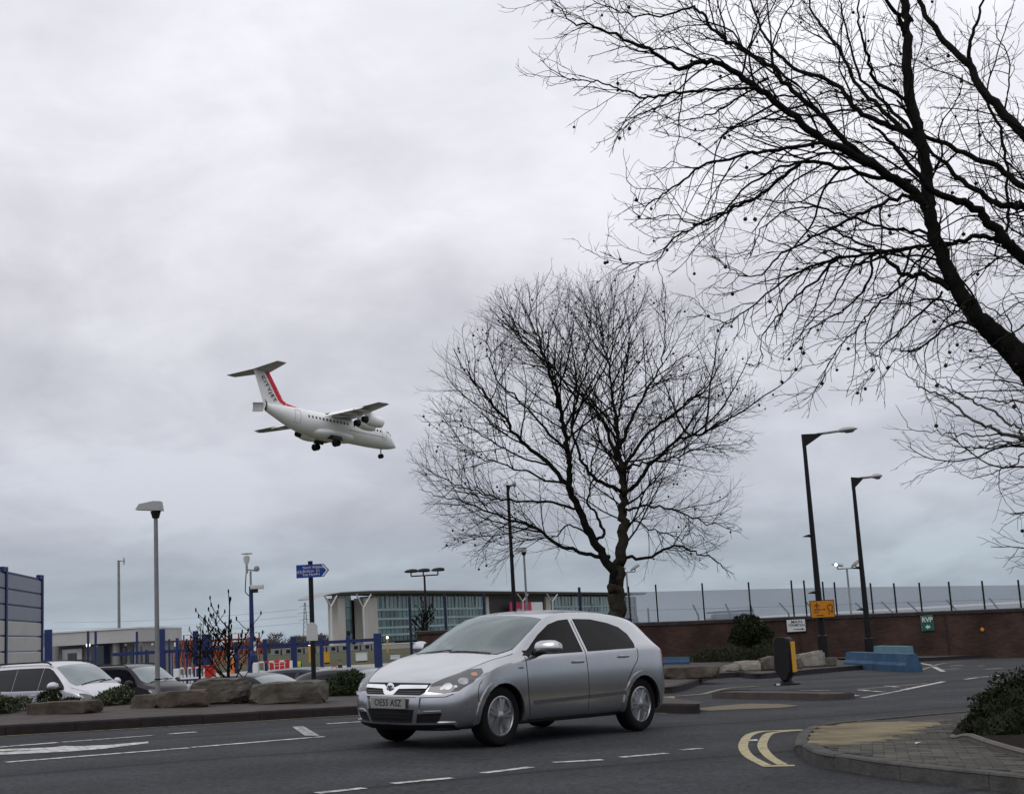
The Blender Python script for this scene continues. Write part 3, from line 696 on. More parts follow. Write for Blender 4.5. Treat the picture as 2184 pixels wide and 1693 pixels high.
def hatch_rings():
    def body(x, S4, T2, T1, T0, B=.19, B2=.77, S1=(.855, .30), S2=(.879, .47), S3=(.879, .66), dx=(0, 0, 0, 0)):
        return [(x, 0, B), (x, B2 * .5, B), (x, B2, B), (x, *S1), (x, *S2), (x, *S3), (x + dx[0], *S4), (x + dx[1], *T2), (x + dx[2], *T1), (x + dx[3], 0, T0)]
    Rr = []
    Rr.append([(2.10, 0, .20), (2.10, .36, .20), (2.08, .66, .21), (2.12, .74, .30), (2.15, .78, .45), (2.13, .79, .58), (2.07, .76, .67), (2.02, .66, .715), (2.03, .36, .725), (2.04, 0, .735)])
    Rr.append([(2.00, 0, .19), (2.00, .38, .19), (1.99, .74, .20), (2.00, .82, .30), (2.01, .85, .46), (2.00, .855, .60), (1.97, .83, .70), (1.93, .68, .752), (1.93, .37, .766), (1.94, 0, .775)])
    Rr.append(body(1.78, (.85, .758), (.70, .806), (.38, .824), .833, S1=(.85, .29), S2=(.876, .46), S3=(.878, .62)))
    Rr.append(body(1.50, (.856, .822), (.715, .88), (.39, .90), .91, S3=(.88, .65)))
    Rr.append(body(1.28, (.858, .866), (.73, .93), (.40, .952), .962, S3=(.88, .68)))
    Rr.append(body(1.04, (.858, .900), (.735, .968), (.41, .99), 1.0, S3=(.88, .70), dx=(-.02, -.04, .12, .16)))
    Rr.append(body(.80, (.856, .920), (.70, 1.07), (.41, 1.105), 1.115, S3=(.88, .715), dx=(0, 0, .14, .18)))
    Rr.append(body(.52, (.855, .934), (.655, 1.235), (.40, 1.27), 1.28, S3=(.88, .72), dx=(0, 0, .13, .16)))
    Rr.append(body(.23, (.854, .945), (.612, 1.368), (.385, 1.402), 1.412, S3=(.88, .73), dx=(0, 0, .10, .12)))
    Rr.append(body(-.06, (.854, .953), (.604, 1.416), (.43, 1.448), 1.46, S3=(.88, .735)))
    Rr.append(body(-.55, (.854, .966), (.60, 1.418), (.43, 1.456), 1.47, S3=(.88, .74)))
    Rr.append(body(-.95, (.852, .98), (.592, 1.402), (.42, 1.441), 1.456, S3=(.88, .75)))
    Rr.append(body(-1.35, (.848, .995), (.575, 1.362), (.36, 1.404), 1.413, S3=(.88, .76)))
    Rr.append(body(-1.62, (.842, .998), (.535, 1.305), (.36, 1.350), 1.362, S3=(.876, .77)))
    Rr.append(body(-1.80, (.832, .992), (.515, 1.225), (.35, 1.298), 1.315, S3=(.87, .78)))
    Rr.append(body(-1.93, (.815, .978), (.565, 1.065), (.35, 1.11), 1.12, S3=(.85, .77), S2=(.85, .5), S1=(.82, .34), B=.23))
    Rr.append([(-2.02, 0, .25), (-2.02, .36, .25), (-2.02, .70, .26), (-2.05, .76, .36), (-2.07, .79, .50), (-2.05, .79, .68), (-2.03, .75, .86), (-2.0, .64, .95), (-2.0, .36, .96), (-2.0, 0, .965)])
    return Rr
WB = 1.307; WY = 0.80
ARCHW = [(WB, 1, .315), (WB, -1, .315), (-WB, 1, .315), (-WB, -1, .315)]
def make_hatchback(name, label, paint, detail=True, group=None):
    t = thing(name, label, 'car', group=group)
    body, bvh = car_shell(hatch_rings(), 0.88, 0.27, 0.17, 2.12, -2.05, ARCHW, 0.352, 3 if detail else 2, 0.045, {6: .85, 7: .5, 3: .3}, (paint, M_blk))
    link('body', body, t, True)
    WS_ = [(1.15, .62, .995), (1.20, .3, 1.0), (1.21, 0, 1.005), (1.20, -.3, 1.0), (1.15, -.62, .995), (.94, -.685, 1.03), (.54, -.632, 1.255), (.31, -.585, 1.372), (.35, -.3, 1.395), (.36, 0, 1.40), (.35, .3, 1.395), (.31, .585, 1.372), (.54, .632, 1.255), (.94, .685, 1.03)]
    FW_ = [(.90, .972), (.74, 1.055), (.50, 1.205), (.26, 1.325), (.06, 1.372), (-.125, 1.385), (-.14, .985), (.35, .975)]
    RW_ = [(-.245, .988), (-.225, 1.388), (-.56, 1.382), (-.88, 1.335), (-1.08, 1.28), (-1.19, 1.19), (-1.215, 1.07), (-1.19, 1.012)]
    BW_ = [(-1.93, .52, 1.06), (-1.93, -.52, 1.06), (-1.80, -.50, 1.25), (-1.80, .50, 1.25)]
    holes = [(WS_, (.62, 0, .8)), (BW_, (-1, 0, .3))]
    for s in (1, -1): holes += [([(x, s, zz) for x, zz in FW_], (0, s, .12)), ([(x, s, zz) for x, zz in RW_], (0, s, .12))]
    if detail:
        lining = shell_mesh(hatch_rings(), bvh)
        for hp, hd in holes: cut_hole(body, hp, hd, .012); cut_hole(lining, hp, hd, -.03)
        lining.materials.append(M_trim); link('cabin_lining', lining, t, 'full')
        cabin(t)
    for hp, hd in holes:
        if detail: frit('window_surround', hp, hd, M_blk, t, bvh, .075 if hd[0] > 0 else .055)
    panel('windscreen', WS_, (.62, 0, .8), M_clear if detail else M_screen2, t, bvh, .006, .05, .008)
    panel('rear_window', BW_, (-1, 0, .3), M_clear if detail else M_sideglass, t, bvh, .004, .06)
    for s in (1, -1):
        Y = (0, s, 0.12)
        for W_ in (FW_, RW_): panel('side_window', [(x, s, zz) for x, zz in W_], Y, M_cleardark if detail else M_sideglass, t, bvh, .006, .05, .008)
        # door gaps, sill, handles, mouldings
        seam('door_gap', [(.90, s, .955), (.90, s, .80), (.88, s, .5), (.82, s, .27)], Y, M_seam, t, bvh); seam('door_gap', [(-.18, s, 1.37), (-.19, s, .98), (-.21, s, .6), (-.21, s, .27)], Y, M_seam, t, bvh)
        seam('door_gap', [(-1.235, s, 1.01), (-1.22, s, .88), (-1.08, s, .74), (-.95, s, .55), (-.90, s, .27)], Y, M_seam, t, bvh); seam('sill_gap', [(.82, s, .27), (-.9, s, .27)], Y, M_seam, t, bvh, .006)
        seam('bonnet_gap', [(1.93, s * .60, .8), (1.6, s * .70, .9), (1.25, s * .742, .95), (1.0, s * .75, .97)], (0, s * .25, 1), M_seam, t, bvh, .006)
        if detail: seam('bumper_gap', [(1.63, s, .72), (1.68, s, .66), (1.70, s, .55), (1.66, s, .48)], Y, M_seam, t, bvh, .006)
        panel('door_moulding', [(.78, s, .435), (.78, s, .475), (-.18, s, .495), (-.18, s, .455)], Y, M_mould, t, bvh, .016, .1, .02); panel('door_moulding', [(-.24, s, .456), (-.24, s, .496), (-.93, s, .512), (-.93, s, .472)], Y, M_mould, t, bvh, .016, .1, .02)
        for hx, hz in ((-.02, .86), (-.92, .90)):
            hp, nn, _, _ = bvh.ray_cast(Vector((hx, s * 3, hz)), Vector((0, -s, 0))); hh = MB().bbox(hp + Vector((0, s * .014, 0)), (.19, .032, .034), .012).build('door_handle', paint, t, True)
        hp, nn, _, _ = bvh.ray_cast(Vector((1.0, s * 3, .82)), Vector((0, -s, 0))); MB().bbox(hp + Vector((0, s * .004, 0)), (.07, .012, .022), .005).build('side_repeater', M_lens, t)
        for wx in (WB, -WB):                       # flared arches
            a0, a1 = radians(-8), radians(188); P = []
            for k in range(15): a = a0 + (a1 - a0) * k / 14; P.append((wx + cos(a) * .408, s, .315 + sin(a) * .408))
            for k in range(14, -1, -1): a = a0 + (a1 - a0) * k / 14; P.append((wx + cos(a) * .352, s, .315 + sin(a) * .352))
            panel('wheel_arch', P, (0, s, 0), paint, t, bvh, .016, .05, .03)
        wheel(t, WB, s * (WY + .045), .317, ph=.5); wheel(t, -WB, s * (WY + .045), .317, ph=.9)
        # lamps
        hl_ = panel('headlamp', [(2.07, s * .47, .60), (2.03, s * .50, .685), (1.86, s * .62, .765), (1.68, s * .735, .835), (1.58, s * .80, .84), (1.585, s * .83, .79), (1.75, s * .83, .69), (1.92, s * .78, .615), (2.02, s * .66, .59)], (.8, s * .62, .30), M_lamp, t, bvh, .006, .03, .02)
        if detail:
            for (cx, cy, cz, rr, mm) in ((1.96, .66, .655, .052, M_lens), (1.82, .755, .70, .056, M_lens), (1.70, .80, .775, .036, M_amber), (1.98, .60, .625, .022, M_lens), (1.87, .70, .635, .018, M_lens)):
                c = Vector((cx, s * cy, cz)); dd = Vector((.8, s * .62, .30)).normalized(); aa = Vector((0, 0, 1)).cross(dd).normalized(); bb = dd.cross(aa)
                panel('reflector', [c + aa * cos(k * pi / 7) * rr + bb * sin(k * pi / 7) * rr * .75 for k in range(14)], dd, mm, hl_, bvh, .009, .03, .004)
        panel('tail_lamp', [(-1.95, s * .80, .72), (-1.78, s * .84, .80), (-1.80, s * .80, 1.0), (-1.9, s * .77, 1.0)], (-.55, s * .8, 0), M_redlens, t, bvh, .006, .04)
        # door mirror
        mr = MB().lathe([(0, -.125), (.07, -.122), (.088, -.08), (.092, 0), (.086, .06), (.06, .105), (0, .12)], 18, 'Y', (0, 0, 0))
        mr.v = [(v[0] * .75 + .66 + (v[1] * -.35) * 1, s * (1.0 + v[1] * 1.15), 1.02 + (v[2] * 1.0 if v[2] > 0 else v[2] * .5)) for v in mr.v]
        mo = mr.build('door_mirror', paint, t, True)
        MB().tube([(.70, s * .82, .965), (.67, s * .90, .985), (.665, s * .95, .995)], [.045, .035, .03], 8).build('mirror_arm', M_blk, mo, True)
    F = (1, 0, 0.05)
    fr = lambda y, zz: (2.3, y, zz)
    panel('grille', [fr(-.47, .695), fr(.47, .695), fr(.44, .60), fr(.38, .565), fr(-.38, .565), fr(-.44, .60)], F, M_blk, t, bvh, .006, .05)
    panel('chrome_bar', [fr(-.455, .672), fr(-.12, .668), fr(-.07, .645), fr(.07, .645), fr(.12, .668), fr(.455, .672), fr(.45, .638), fr(.12, .628), fr(.075, .578), fr(.04, .560), fr(-.04, .560), fr(-.075, .578), fr(-.12, .628), fr(-.45, .638)], F, M_chrome, t, bvh, .016, .04, .012)
    bp = bvh.ray_cast(Vector((4, 0, .632)), Vector((-1, 0, 0)))[0]
    em = MB().lathe([(.056, 0), (.056, .008), (.048, .012), (0, .014)], 22, 'X', (bp.x + .016, 0, .632)).build('emblem', M_chrome, t, True)
    MB().prism([(-.03, .026), (.028, .03), (.034, .012), (.012, .004), (.026, -.02), (.004, -.034), (-.016, -.022), (-.006, .0), (-.03, .008)], 0, .004, face_M(bp.x + .030, 0, .632, (1, 0, 0))).build('emblem_figure', M_mould, em)
    if detail:
        for zz in (.585, .605): panel('grille_slat', [fr(-.40, zz), fr(-.40, zz + .007), fr(.40, zz + .007), fr(.40, zz)], F, M_mould, t, bvh, .009, .08, .004)
        panel('bumper_ridge', [fr(-.66, .562), fr(-.40, .548), fr(.40, .548), fr(.66, .562), fr(.72, .59), fr(.66, .585), fr(.40, .566), fr(-.40, .566), fr(-.66, .585), fr(-.72, .59)], F, paint, t, bvh, .026, .04, .03)
    if detail:
        for s in (1, -1):
            panel('bumper_pillar', [fr(s * .405, .548), fr(s * .365, .548), fr(s * .345, .42), fr(s * .295, .285), fr(s * .335, .285), fr(s * .395, .42)], F, paint, t, bvh, .022, .04, .025)
        panel('bumper_lip', [fr(-.72, .272), fr(-.30, .264), fr(.30, .264), fr(.72, .272), fr(.72, .288), fr(.30, .284), fr(-.30, .284), fr(-.72, .288)], (1, 0, 0), paint, t, bvh, .022, .04, .025)
    lg = panel('lower_grille', [fr(-.365, .422), fr(.365, .422), fr(.36, .37), fr(.305, .268), fr(-.305, .268), fr(-.36, .37)], F, M_blk, t, bvh, .006, .05)
    if detail:
        for zz in (.30, .335, .37): panel('grille_slat', [fr(-.29, zz), fr(-.29, zz + .008), fr(.29, zz + .008), fr(.29, zz)], F, M_seam, lg, bvh, .010, .08, .004)
    for s in (1, -1):
        panel('fog_lamp_recess', [fr(s * .43, .285), fr(s * .47, .37), fr(s * .54, .392), fr(s * .75, .395), fr(s * .71, .31), fr(s * .64, .275), fr(s * .46, .270)], (1, s * .45, 0.05), M_blk, t, bvh, .006, .04)
        if detail: panel('bumper_blade', [fr(s * .47, .388), fr(s * .53, .408), fr(s * .74, .418), fr(s * .745, .40), fr(s * .56, .388)], (1, s * .45, 0.05), paint, t, bvh, .022, .04, .02)
    panel('front_lip', [fr(-.70, .262), fr(.70, .262), fr(.70, .20), fr(-.70, .20)], (1, 0, 0), M_blk, t, bvh, .008, .06)
    pp = bvh.ray_cast(Vector((4, 0, .475)), Vector((-1, 0, 0)))[0]
    npl = MB().bbox((pp.x + .012, 0, .478), (.012, .52, .112), .004).build('number_plate', M_plate, t)
    if detail: text('OE55 ASZ', .098, M_ink, npl, face_M(pp.x + .019, 0, .478, (1, 0, 0)), 'plate_lettering', .0008, sx=.95, bold=.001)
    # wipers and aerial
    for y0, y1 in ((-.55, .02), (-.02, .55)):
        seam('wiper', [(1.20, y0, .99), (1.19, (y0 + y1) / 2, 1.0), (1.17, y1, 1.01)], (.62, 0, .8), M_blk, t, bvh, .016, .010)
    MB().tube([(-1.35, 0, 1.40), (-1.50, 0, 1.55)], [.006, .003], 6).build('aerial', M_blk, t)
    return t, bvh
car, car_bvh = make_hatchback('hatchback_car', 'silver five-door hatchback turning across the road in the foreground', M_silver)
CH = radians(230.2)
n_ = Vector((-GA, 0, 1)).normalized(); fw_ = Vector((cos(CH), sin(CH), 0)); fw_ = (fw_ - n_ * fw_.dot(n_)).normalized(); lf_ = n_.cross(fw_)
cx_, cy_ = -0.13, 16.5
car.matrix_world = Matrix(((fw_.x, lf_.x, n_.x, cx_), (fw_.y, lf_.y, n_.y, cy_), (fw_.z, lf_.z, n_.z, gz(cx_) + 0.003), (0, 0, 0, 1)))

# the driver
dr = thing('person', 'driver in a yellow-green top behind the wheel of the silver hatchback', 'person'); dr.matrix_world = car.matrix_world.copy()
Jd = {'pel': (-.12, -.36, .66), 'wst': (-.16, -.36, .82), 'chs': (-.17, -.36, 1.02), 'nk': (-.15, -.36, 1.16), 'hd': (-.12, -.36, 1.25), 'tp': (-.13, -.36, 1.335)}
Ed = [('pel', 'wst'), ('wst', 'chs'), ('chs', 'nk'), ('nk', 'hd'), ('hd', 'tp')]; Rd_ = dict(pel=.16, wst=.15, chs=.16, nk=.06, hd=.085, tp=.06)
for s_, k in ((1, 'l'), (-1, 'r')):
    Jd.update({'hp' + k: (-.02, -.36 + s_ * .10, .66), 'kn' + k: (.36, -.36 + s_ * .13, .74), 'an' + k: (.62, -.36 + s_ * .12, .42), 'sh' + k: (-.16, -.36 + s_ * .19, 1.06), 'el' + k: (.12, -.36 + s_ * .25, .88), 'wr' + k: (.42, -.36 + s_ * .17, .96), 'ha' + k: (.52, -.36 + s_ * .15, .99)})
    Ed += [('pel', 'hp' + k), ('hp' + k, 'kn' + k), ('kn' + k, 'an' + k), ('chs', 'sh' + k), ('sh' + k, 'el' + k), ('el' + k, 'wr' + k), ('wr' + k, 'ha' + k)]
    Rd_.update({'hp' + k: .09, 'kn' + k: .07, 'an' + k: .045, 'sh' + k: .075, 'el' + k: .048, 'wr' + k: .034, 'ha' + k: .038})
ks = list(Jd); me = bpy.data.meshes.new('body'); me.from_pydata([Jd[k] for k in ks], [(ks.index(a), ks.index(b)) for a, b in Ed], []); me.update()
o = bpy.data.objects.new('tmp_driver', me); COL.objects.link(o); o.modifiers.new('k', 'SKIN'); ss = o.modifiers.new('s', 'SUBSURF'); ss.levels = ss.render_levels = 2
for i, k in enumerate(ks): me.skin_vertices[0].data[i].radius = (Rd_[k], Rd_[k]); me.skin_vertices[0].data[i].use_root = (k == 'pel')
m2 = eval_mesh(o); bpy.data.objects.remove(o)
for m_ in (mat('skin_tone', (.30, .18, .13), .6), mat('yellow_green_top', (.28, .30, .06), .85), mat('dark_trousers', (.015, .015, .018), .85), mat('dark_hair', (.015, .012, .01), .8)): m2.materials.append(m_)
for p in m2.polygons:
    c = p.center; p.material_index = 3 if c.z > 1.30 or (c.z > 1.20 and c.x < -.15) else 0 if c.z > 1.15 or c.x > .40 and c.z > .85 else 1 if c.z > .74 and c.x < .40 and not (c.x > .2 and c.z < .84) else 2
link('body', m2, dr, 'full')

# parked cars behind the boulders
pc, _ = make_hatchback('parked_car', 'black parked car with pale windscreen, just behind the long boulder by the blue sign', M_blackpaint, detail=False, group='cars parked behind the boulders')
def place(o, px, py, Y, zroof, rz):
    p = at(px, py, Y); o.location = (p.x, p.y, LOW); o.rotation_euler = (0, 0, rz)
p = at(556, 1440, 33.0); pc.location = (p.x, p.y, LOW); pc.rotation_euler = (0, 0, radians(-28))
p = at(672, 1440, 38.0); dup(pc, (p.x, p.y, LOW - .02), radians(-20), 'dark blue parked car behind the blue sign post', recolor={'black_car_paint': M_bluecar})
p = at(772, 1440, 35.0); dup(pc, (p.x, p.y, LOW - .04), radians(-30), 'black parked car half hidden by the silver hatchback and the bush', recolor=None)

# people carriers
def van_rings():
    def body(x, S4, T2, T1, T0, B=.22, B2=.84, S1=(.92, .36), S2=(.95, .58), S3=(.95, .85), dx=(0, 0, 0, 0)):
        return [(x, 0, B), (x, B2 * .5, B), (x, B2, B), (x, *S1), (x, *S2), (x, *S3), (x + dx[0], *S4), (x + dx[1], *T2), (x + dx[2], *T1), (x + dx[3], 0, T0)]
    Rr = [[(2.28, 0, .24), (2.28, .36, .24), (2.26, .72, .25), (2.31, .80, .36), (2.34, .85, .55), (2.32, .86, .72), (2.25, .83, .86), (2.17, .70, .93), (2.18, .38, .96), (2.19, 0, .97)]]
    Rr.append(body(2.10, (.90, .93), (.76, 1.02), (.40, 1.05), 1.06, S3=(.92, .76)))
    Rr.append(body(1.80, (.935, 1.03), (.80, 1.13), (.42, 1.165), 1.175, S3=(.945, .82)))
    Rr.append(body(1.42, (.945, 1.08), (.82, 1.19), (.43, 1.235), 1.245, dx=(-.02, -.04, .12, .16)))
    Rr.append(body(1.10, (.945, 1.10), (.775, 1.40), (.43, 1.45), 1.46, dx=(0, 0, .15, .19)))
    Rr.append(body(.80, (.945, 1.11), (.735, 1.62), (.42, 1.67), 1.68, dx=(0, 0, .13, .16)))
    Rr.append(body(.48, (.945, 1.12), (.70, 1.78), (.41, 1.825), 1.835, dx=(0, 0, .10, .12)))
    Rr.append(body(.05, (.945, 1.12), (.69, 1.835), (.41, 1.88), 1.89))
    for x in (-.6, -1.3, -1.9): Rr.append(body(x, (.945, 1.12), (.69, 1.84), (.41, 1.885), 1.895))
    Rr.append(body(-2.22, (.93, 1.12), (.67, 1.79), (.40, 1.84), 1.85, S2=(.93, .58), S3=(.94, .85)))
    Rr.append([(-2.34, 0, .3), (-2.34, .36, .3), (-2.34, .78, .31), (-2.36, .84, .42), (-2.38, .87, .6), (-2.37, .87, .85), (-2.36, .86, 1.1), (-2.30, .64, 1.74), (-2.30, .38, 1.78), (-2.30, 0, 1.79)])
    return Rr
def make_van(name, label, paint, group):
    t = thing(name, label, 'van', group=group)
    body, bvh = car_shell(van_rings(), 0.95, 0.22, 0.08, 2.32, -2.36, [(1.55, 1, .33), (1.55, -1, .33), (-1.45, 1, .33), (-1.45, -1, .33)], .375, 3, .05, {6: .55, 7: .35}, (paint, M_blk))
    link('body', body, t, True)
    panel('windscreen', [(1.50, .68, 1.23), (1.58, .3, 1.25), (1.6, 0, 1.255), (1.58, -.3, 1.25), (1.50, -.68, 1.23), (1.25, -.735, 1.30), (.85, -.69, 1.58), (.62, -.655, 1.735), (.66, -.3, 1.775), (.67, 0, 1.78), (.66, .3, 1.775), (.62, .655, 1.735), (.85, .69, 1.58), (1.25, .735, 1.30)], (.65, 0, .75), M_screen2, t, bvh, .004, .07)
    for s in (1, -1):
        Y = (0, s, .1)
        panel('side_window', [(1.28, s, 1.13), (1.18, s, 1.24), (.88, s, 1.47), (.60, s, 1.66), (.40, s, 1.74), (.19, s, 1.755), (.175, s, 1.13)], Y, M_sideglass, t, bvh, .004, .06)
        panel('side_window', [(.155, s, 1.13), (.17, s, 1.755), (-.97, s, 1.76), (-.97, s, 1.13)], Y, M_sideglass, t, bvh, .004, .08)
        panel('side_window', [(-.99, s, 1.13), (-.99, s, 1.76), (-2.0, s, 1.74), (-2.08, s, 1.15)], Y, M_sideglass, t, bvh, .004, .08)
        seam('door_gap', [(1.30, s, 1.09), (1.34, s, .8), (1.16, s, .5), (1.1, s, .3)], Y, M_seam, t, bvh); seam('door_gap', [(.17, s, 1.11), (.17, s, .3)], Y, M_seam, t, bvh); seam('door_gap', [(-.98, s, 1.11), (-.98, s, .3)], Y, M_seam, t, bvh)
        seam('bonnet_gap', [(2.12, s * .66, 1.0), (1.8, s * .80, 1.13), (1.45, s * .84, 1.2)], (0, s * .25, 1), M_seam, t, bvh, .007)
        for hx in (.32, .02): 
            hp = bvh.ray_cast(Vector((hx, s * 3, 1.0)), Vector((0, -s, 0)))[0]; MB().bbox(hp + Vector((0, s * .016, 0)), (.20, .035, .04), .014).build('door_handle', paint, t, True)
        panel('headlamp', [(2.24, s * .50, .72), (2.18, s * .52, .86), (2.0, s * .78, 1.0), (1.86, s * .88, 1.02), (1.9, s * .9, .88), (2.1, s * .82, .74)], (.8, s * .62, .3), M_lamp, t, bvh, .006, .05, .02)
        mr = MB().lathe([(0, -.13), (.075, -.12), (.115, -.05), (.12, 0), (.11, .07), (.07, .125), (0, .135)], 16, 'Y')
        mr.v = [(v[0] * .6 + 1.02 - v[1] * .3, s * (1.09 + v[1] * 1.1), 1.22 + (v[2] * 1.05 if v[2] > 0 else v[2] * .7)) for v in mr.v]
        mo = mr.build('door_mirror', paint, t, True); MB().tube([(1.05, s * .92, 1.13), (1.04, s * 1.02, 1.15)], .05, 8).build('mirror_arm', M_blk, mo, True)
        MB().tube([(.45, s * .70, 1.80), (.30, s * .69, 1.865), (0, s * .685, 1.885), (-1.8, s * .685, 1.89), (-2.05, s * .68, 1.87), (-2.15, s * .68, 1.83)], .022, 8).build('roof_rail', M_blk, t, True)
        for wx in (1.55, -1.45): wheel(t, wx, s * .93, .335, .335, .225, .22, 5)
    seam('wiper', [(1.56, -.55, 1.25), (1.5, -.1, 1.30), (1.42, .35, 1.33)], (.65, 0, .75), M_blk, t, bvh, .03, .015); seam('wiper', [(1.55, .05, 1.26), (1.48, .3, 1.30), (1.38, .62, 1.34)], (.65, 0, .75), M_blk, t, bvh, .03, .015)
    panel('grille', [(2.5, -.45, .80), (2.5, .45, .80), (2.5, .40, .64), (2.5, -.40, .64)], (1, 0, .05), M_blk, t, bvh, .006, .06)
    return t
van = make_van('people_carrier', 'pale silver people carrier with black roof rails, parked at the left edge', M_vansilver, 'people carriers in the car park')
van.location = (-13.13, 39.0, LOW + .09); van.rotation_euler = (0, 0, radians(-33.7))
van2 = dup(van, (-14.42, 50.9, LOW - .2), radians(-36.5), 'dark plum people carrier parked beside the silver one', recolor={'pale_silver_van_paint': M_darkpaint})
# ================================================================== AIRCRAFT
M_acw = mat('white_aircraft_paint', (0.80, 0.80, 0.80), 0.35, 0, 0.03, 0.6, coat=0.3)
M_acg = mat('grey_wing_paint', (0.34, 0.34, 0.345), 0.45, 0, 0.08, 0.8)
M_acd = mat('dark_grey_metal', (0.03, 0.03, 0.034), 0.5, 0.3, 0.2, 2)
M_acr = mat('red_fin_stripe', (0.60, 0.025, 0.035), 0.4, 0, 0.03, 1)
M_acrd = mat('dark_red_leading_edge', (0.16, 0.02, 0.025), 0.5, 0, 0.1, 1)
M_acwin = mat('cabin_window', (0.02, 0.022, 0.03), 0.15)
M_acline = mat('panel_line_grey', (0.30, 0.30, 0.31), 0.6)
ac = thing('airliner', 'white four-engined high-wing airliner with red-striped T-tail coming in to land', 'aircraft')
h_, p_, r_ = radians(47.12), radians(-5.4), radians(0.25)
fwA = Vector((cos(h_) * cos(p_), sin(h_) * cos(p_), sin(p_))); lf0 = Vector((0, 0, 1)).cross(fwA).normalized(); up0 = fwA.cross(lf0)
lfA = lf0 * cos(r_) + up0 * sin(r_); upA = fwA.cross(lfA)
ac.matrix_world = Matrix(((fwA.x, lfA.x, upA.x, -24.72), (fwA.y, lfA.y, upA.y, 184.04), (fwA.z, lfA.z, upA.z, 30.13), (0, 0, 0, 1)))
FS = [(11.5, .03, -.93), (11.3, .20, -.89), (10.9, .48, -.78), (10.1, .96, -.52), (9.2, 1.40, -.24), (8.3, 1.62, -.08), (7.2, 1.74, -.01), (6.0, 1.78, 0), (2, 1.78, 0), (-2, 1.78, 0), (-4.6, 1.76, .01), (-6.0, 1.66, .10), (-7.4, 1.45, .28), (-8.8, 1.16, .52), (-10.2, .84, .76), (-11.5, .52, .96)]
FS = [(x, r * .95, zc_) for x, r, zc_ in FS]
rings = []
for x, r, zc_ in FS: rings.append([Vector((x, r * sin(k * pi / 16), zc_ + r * cos(k * pi / 16))) for k in range(32)])
fus = MB().loft(rings).build('fuselage', M_acw, ac, True)
def fus_r(x):
    for (x0, r0, z0), (x1, r1, z1) in zip(FS, FS[1:]):
        if x1 <= x <= x0: t = (x0 - x) / (x0 - x1); return r0 + (r1 - r0) * t, z0 + (z1 - z0) * t
    return 1.78, 0
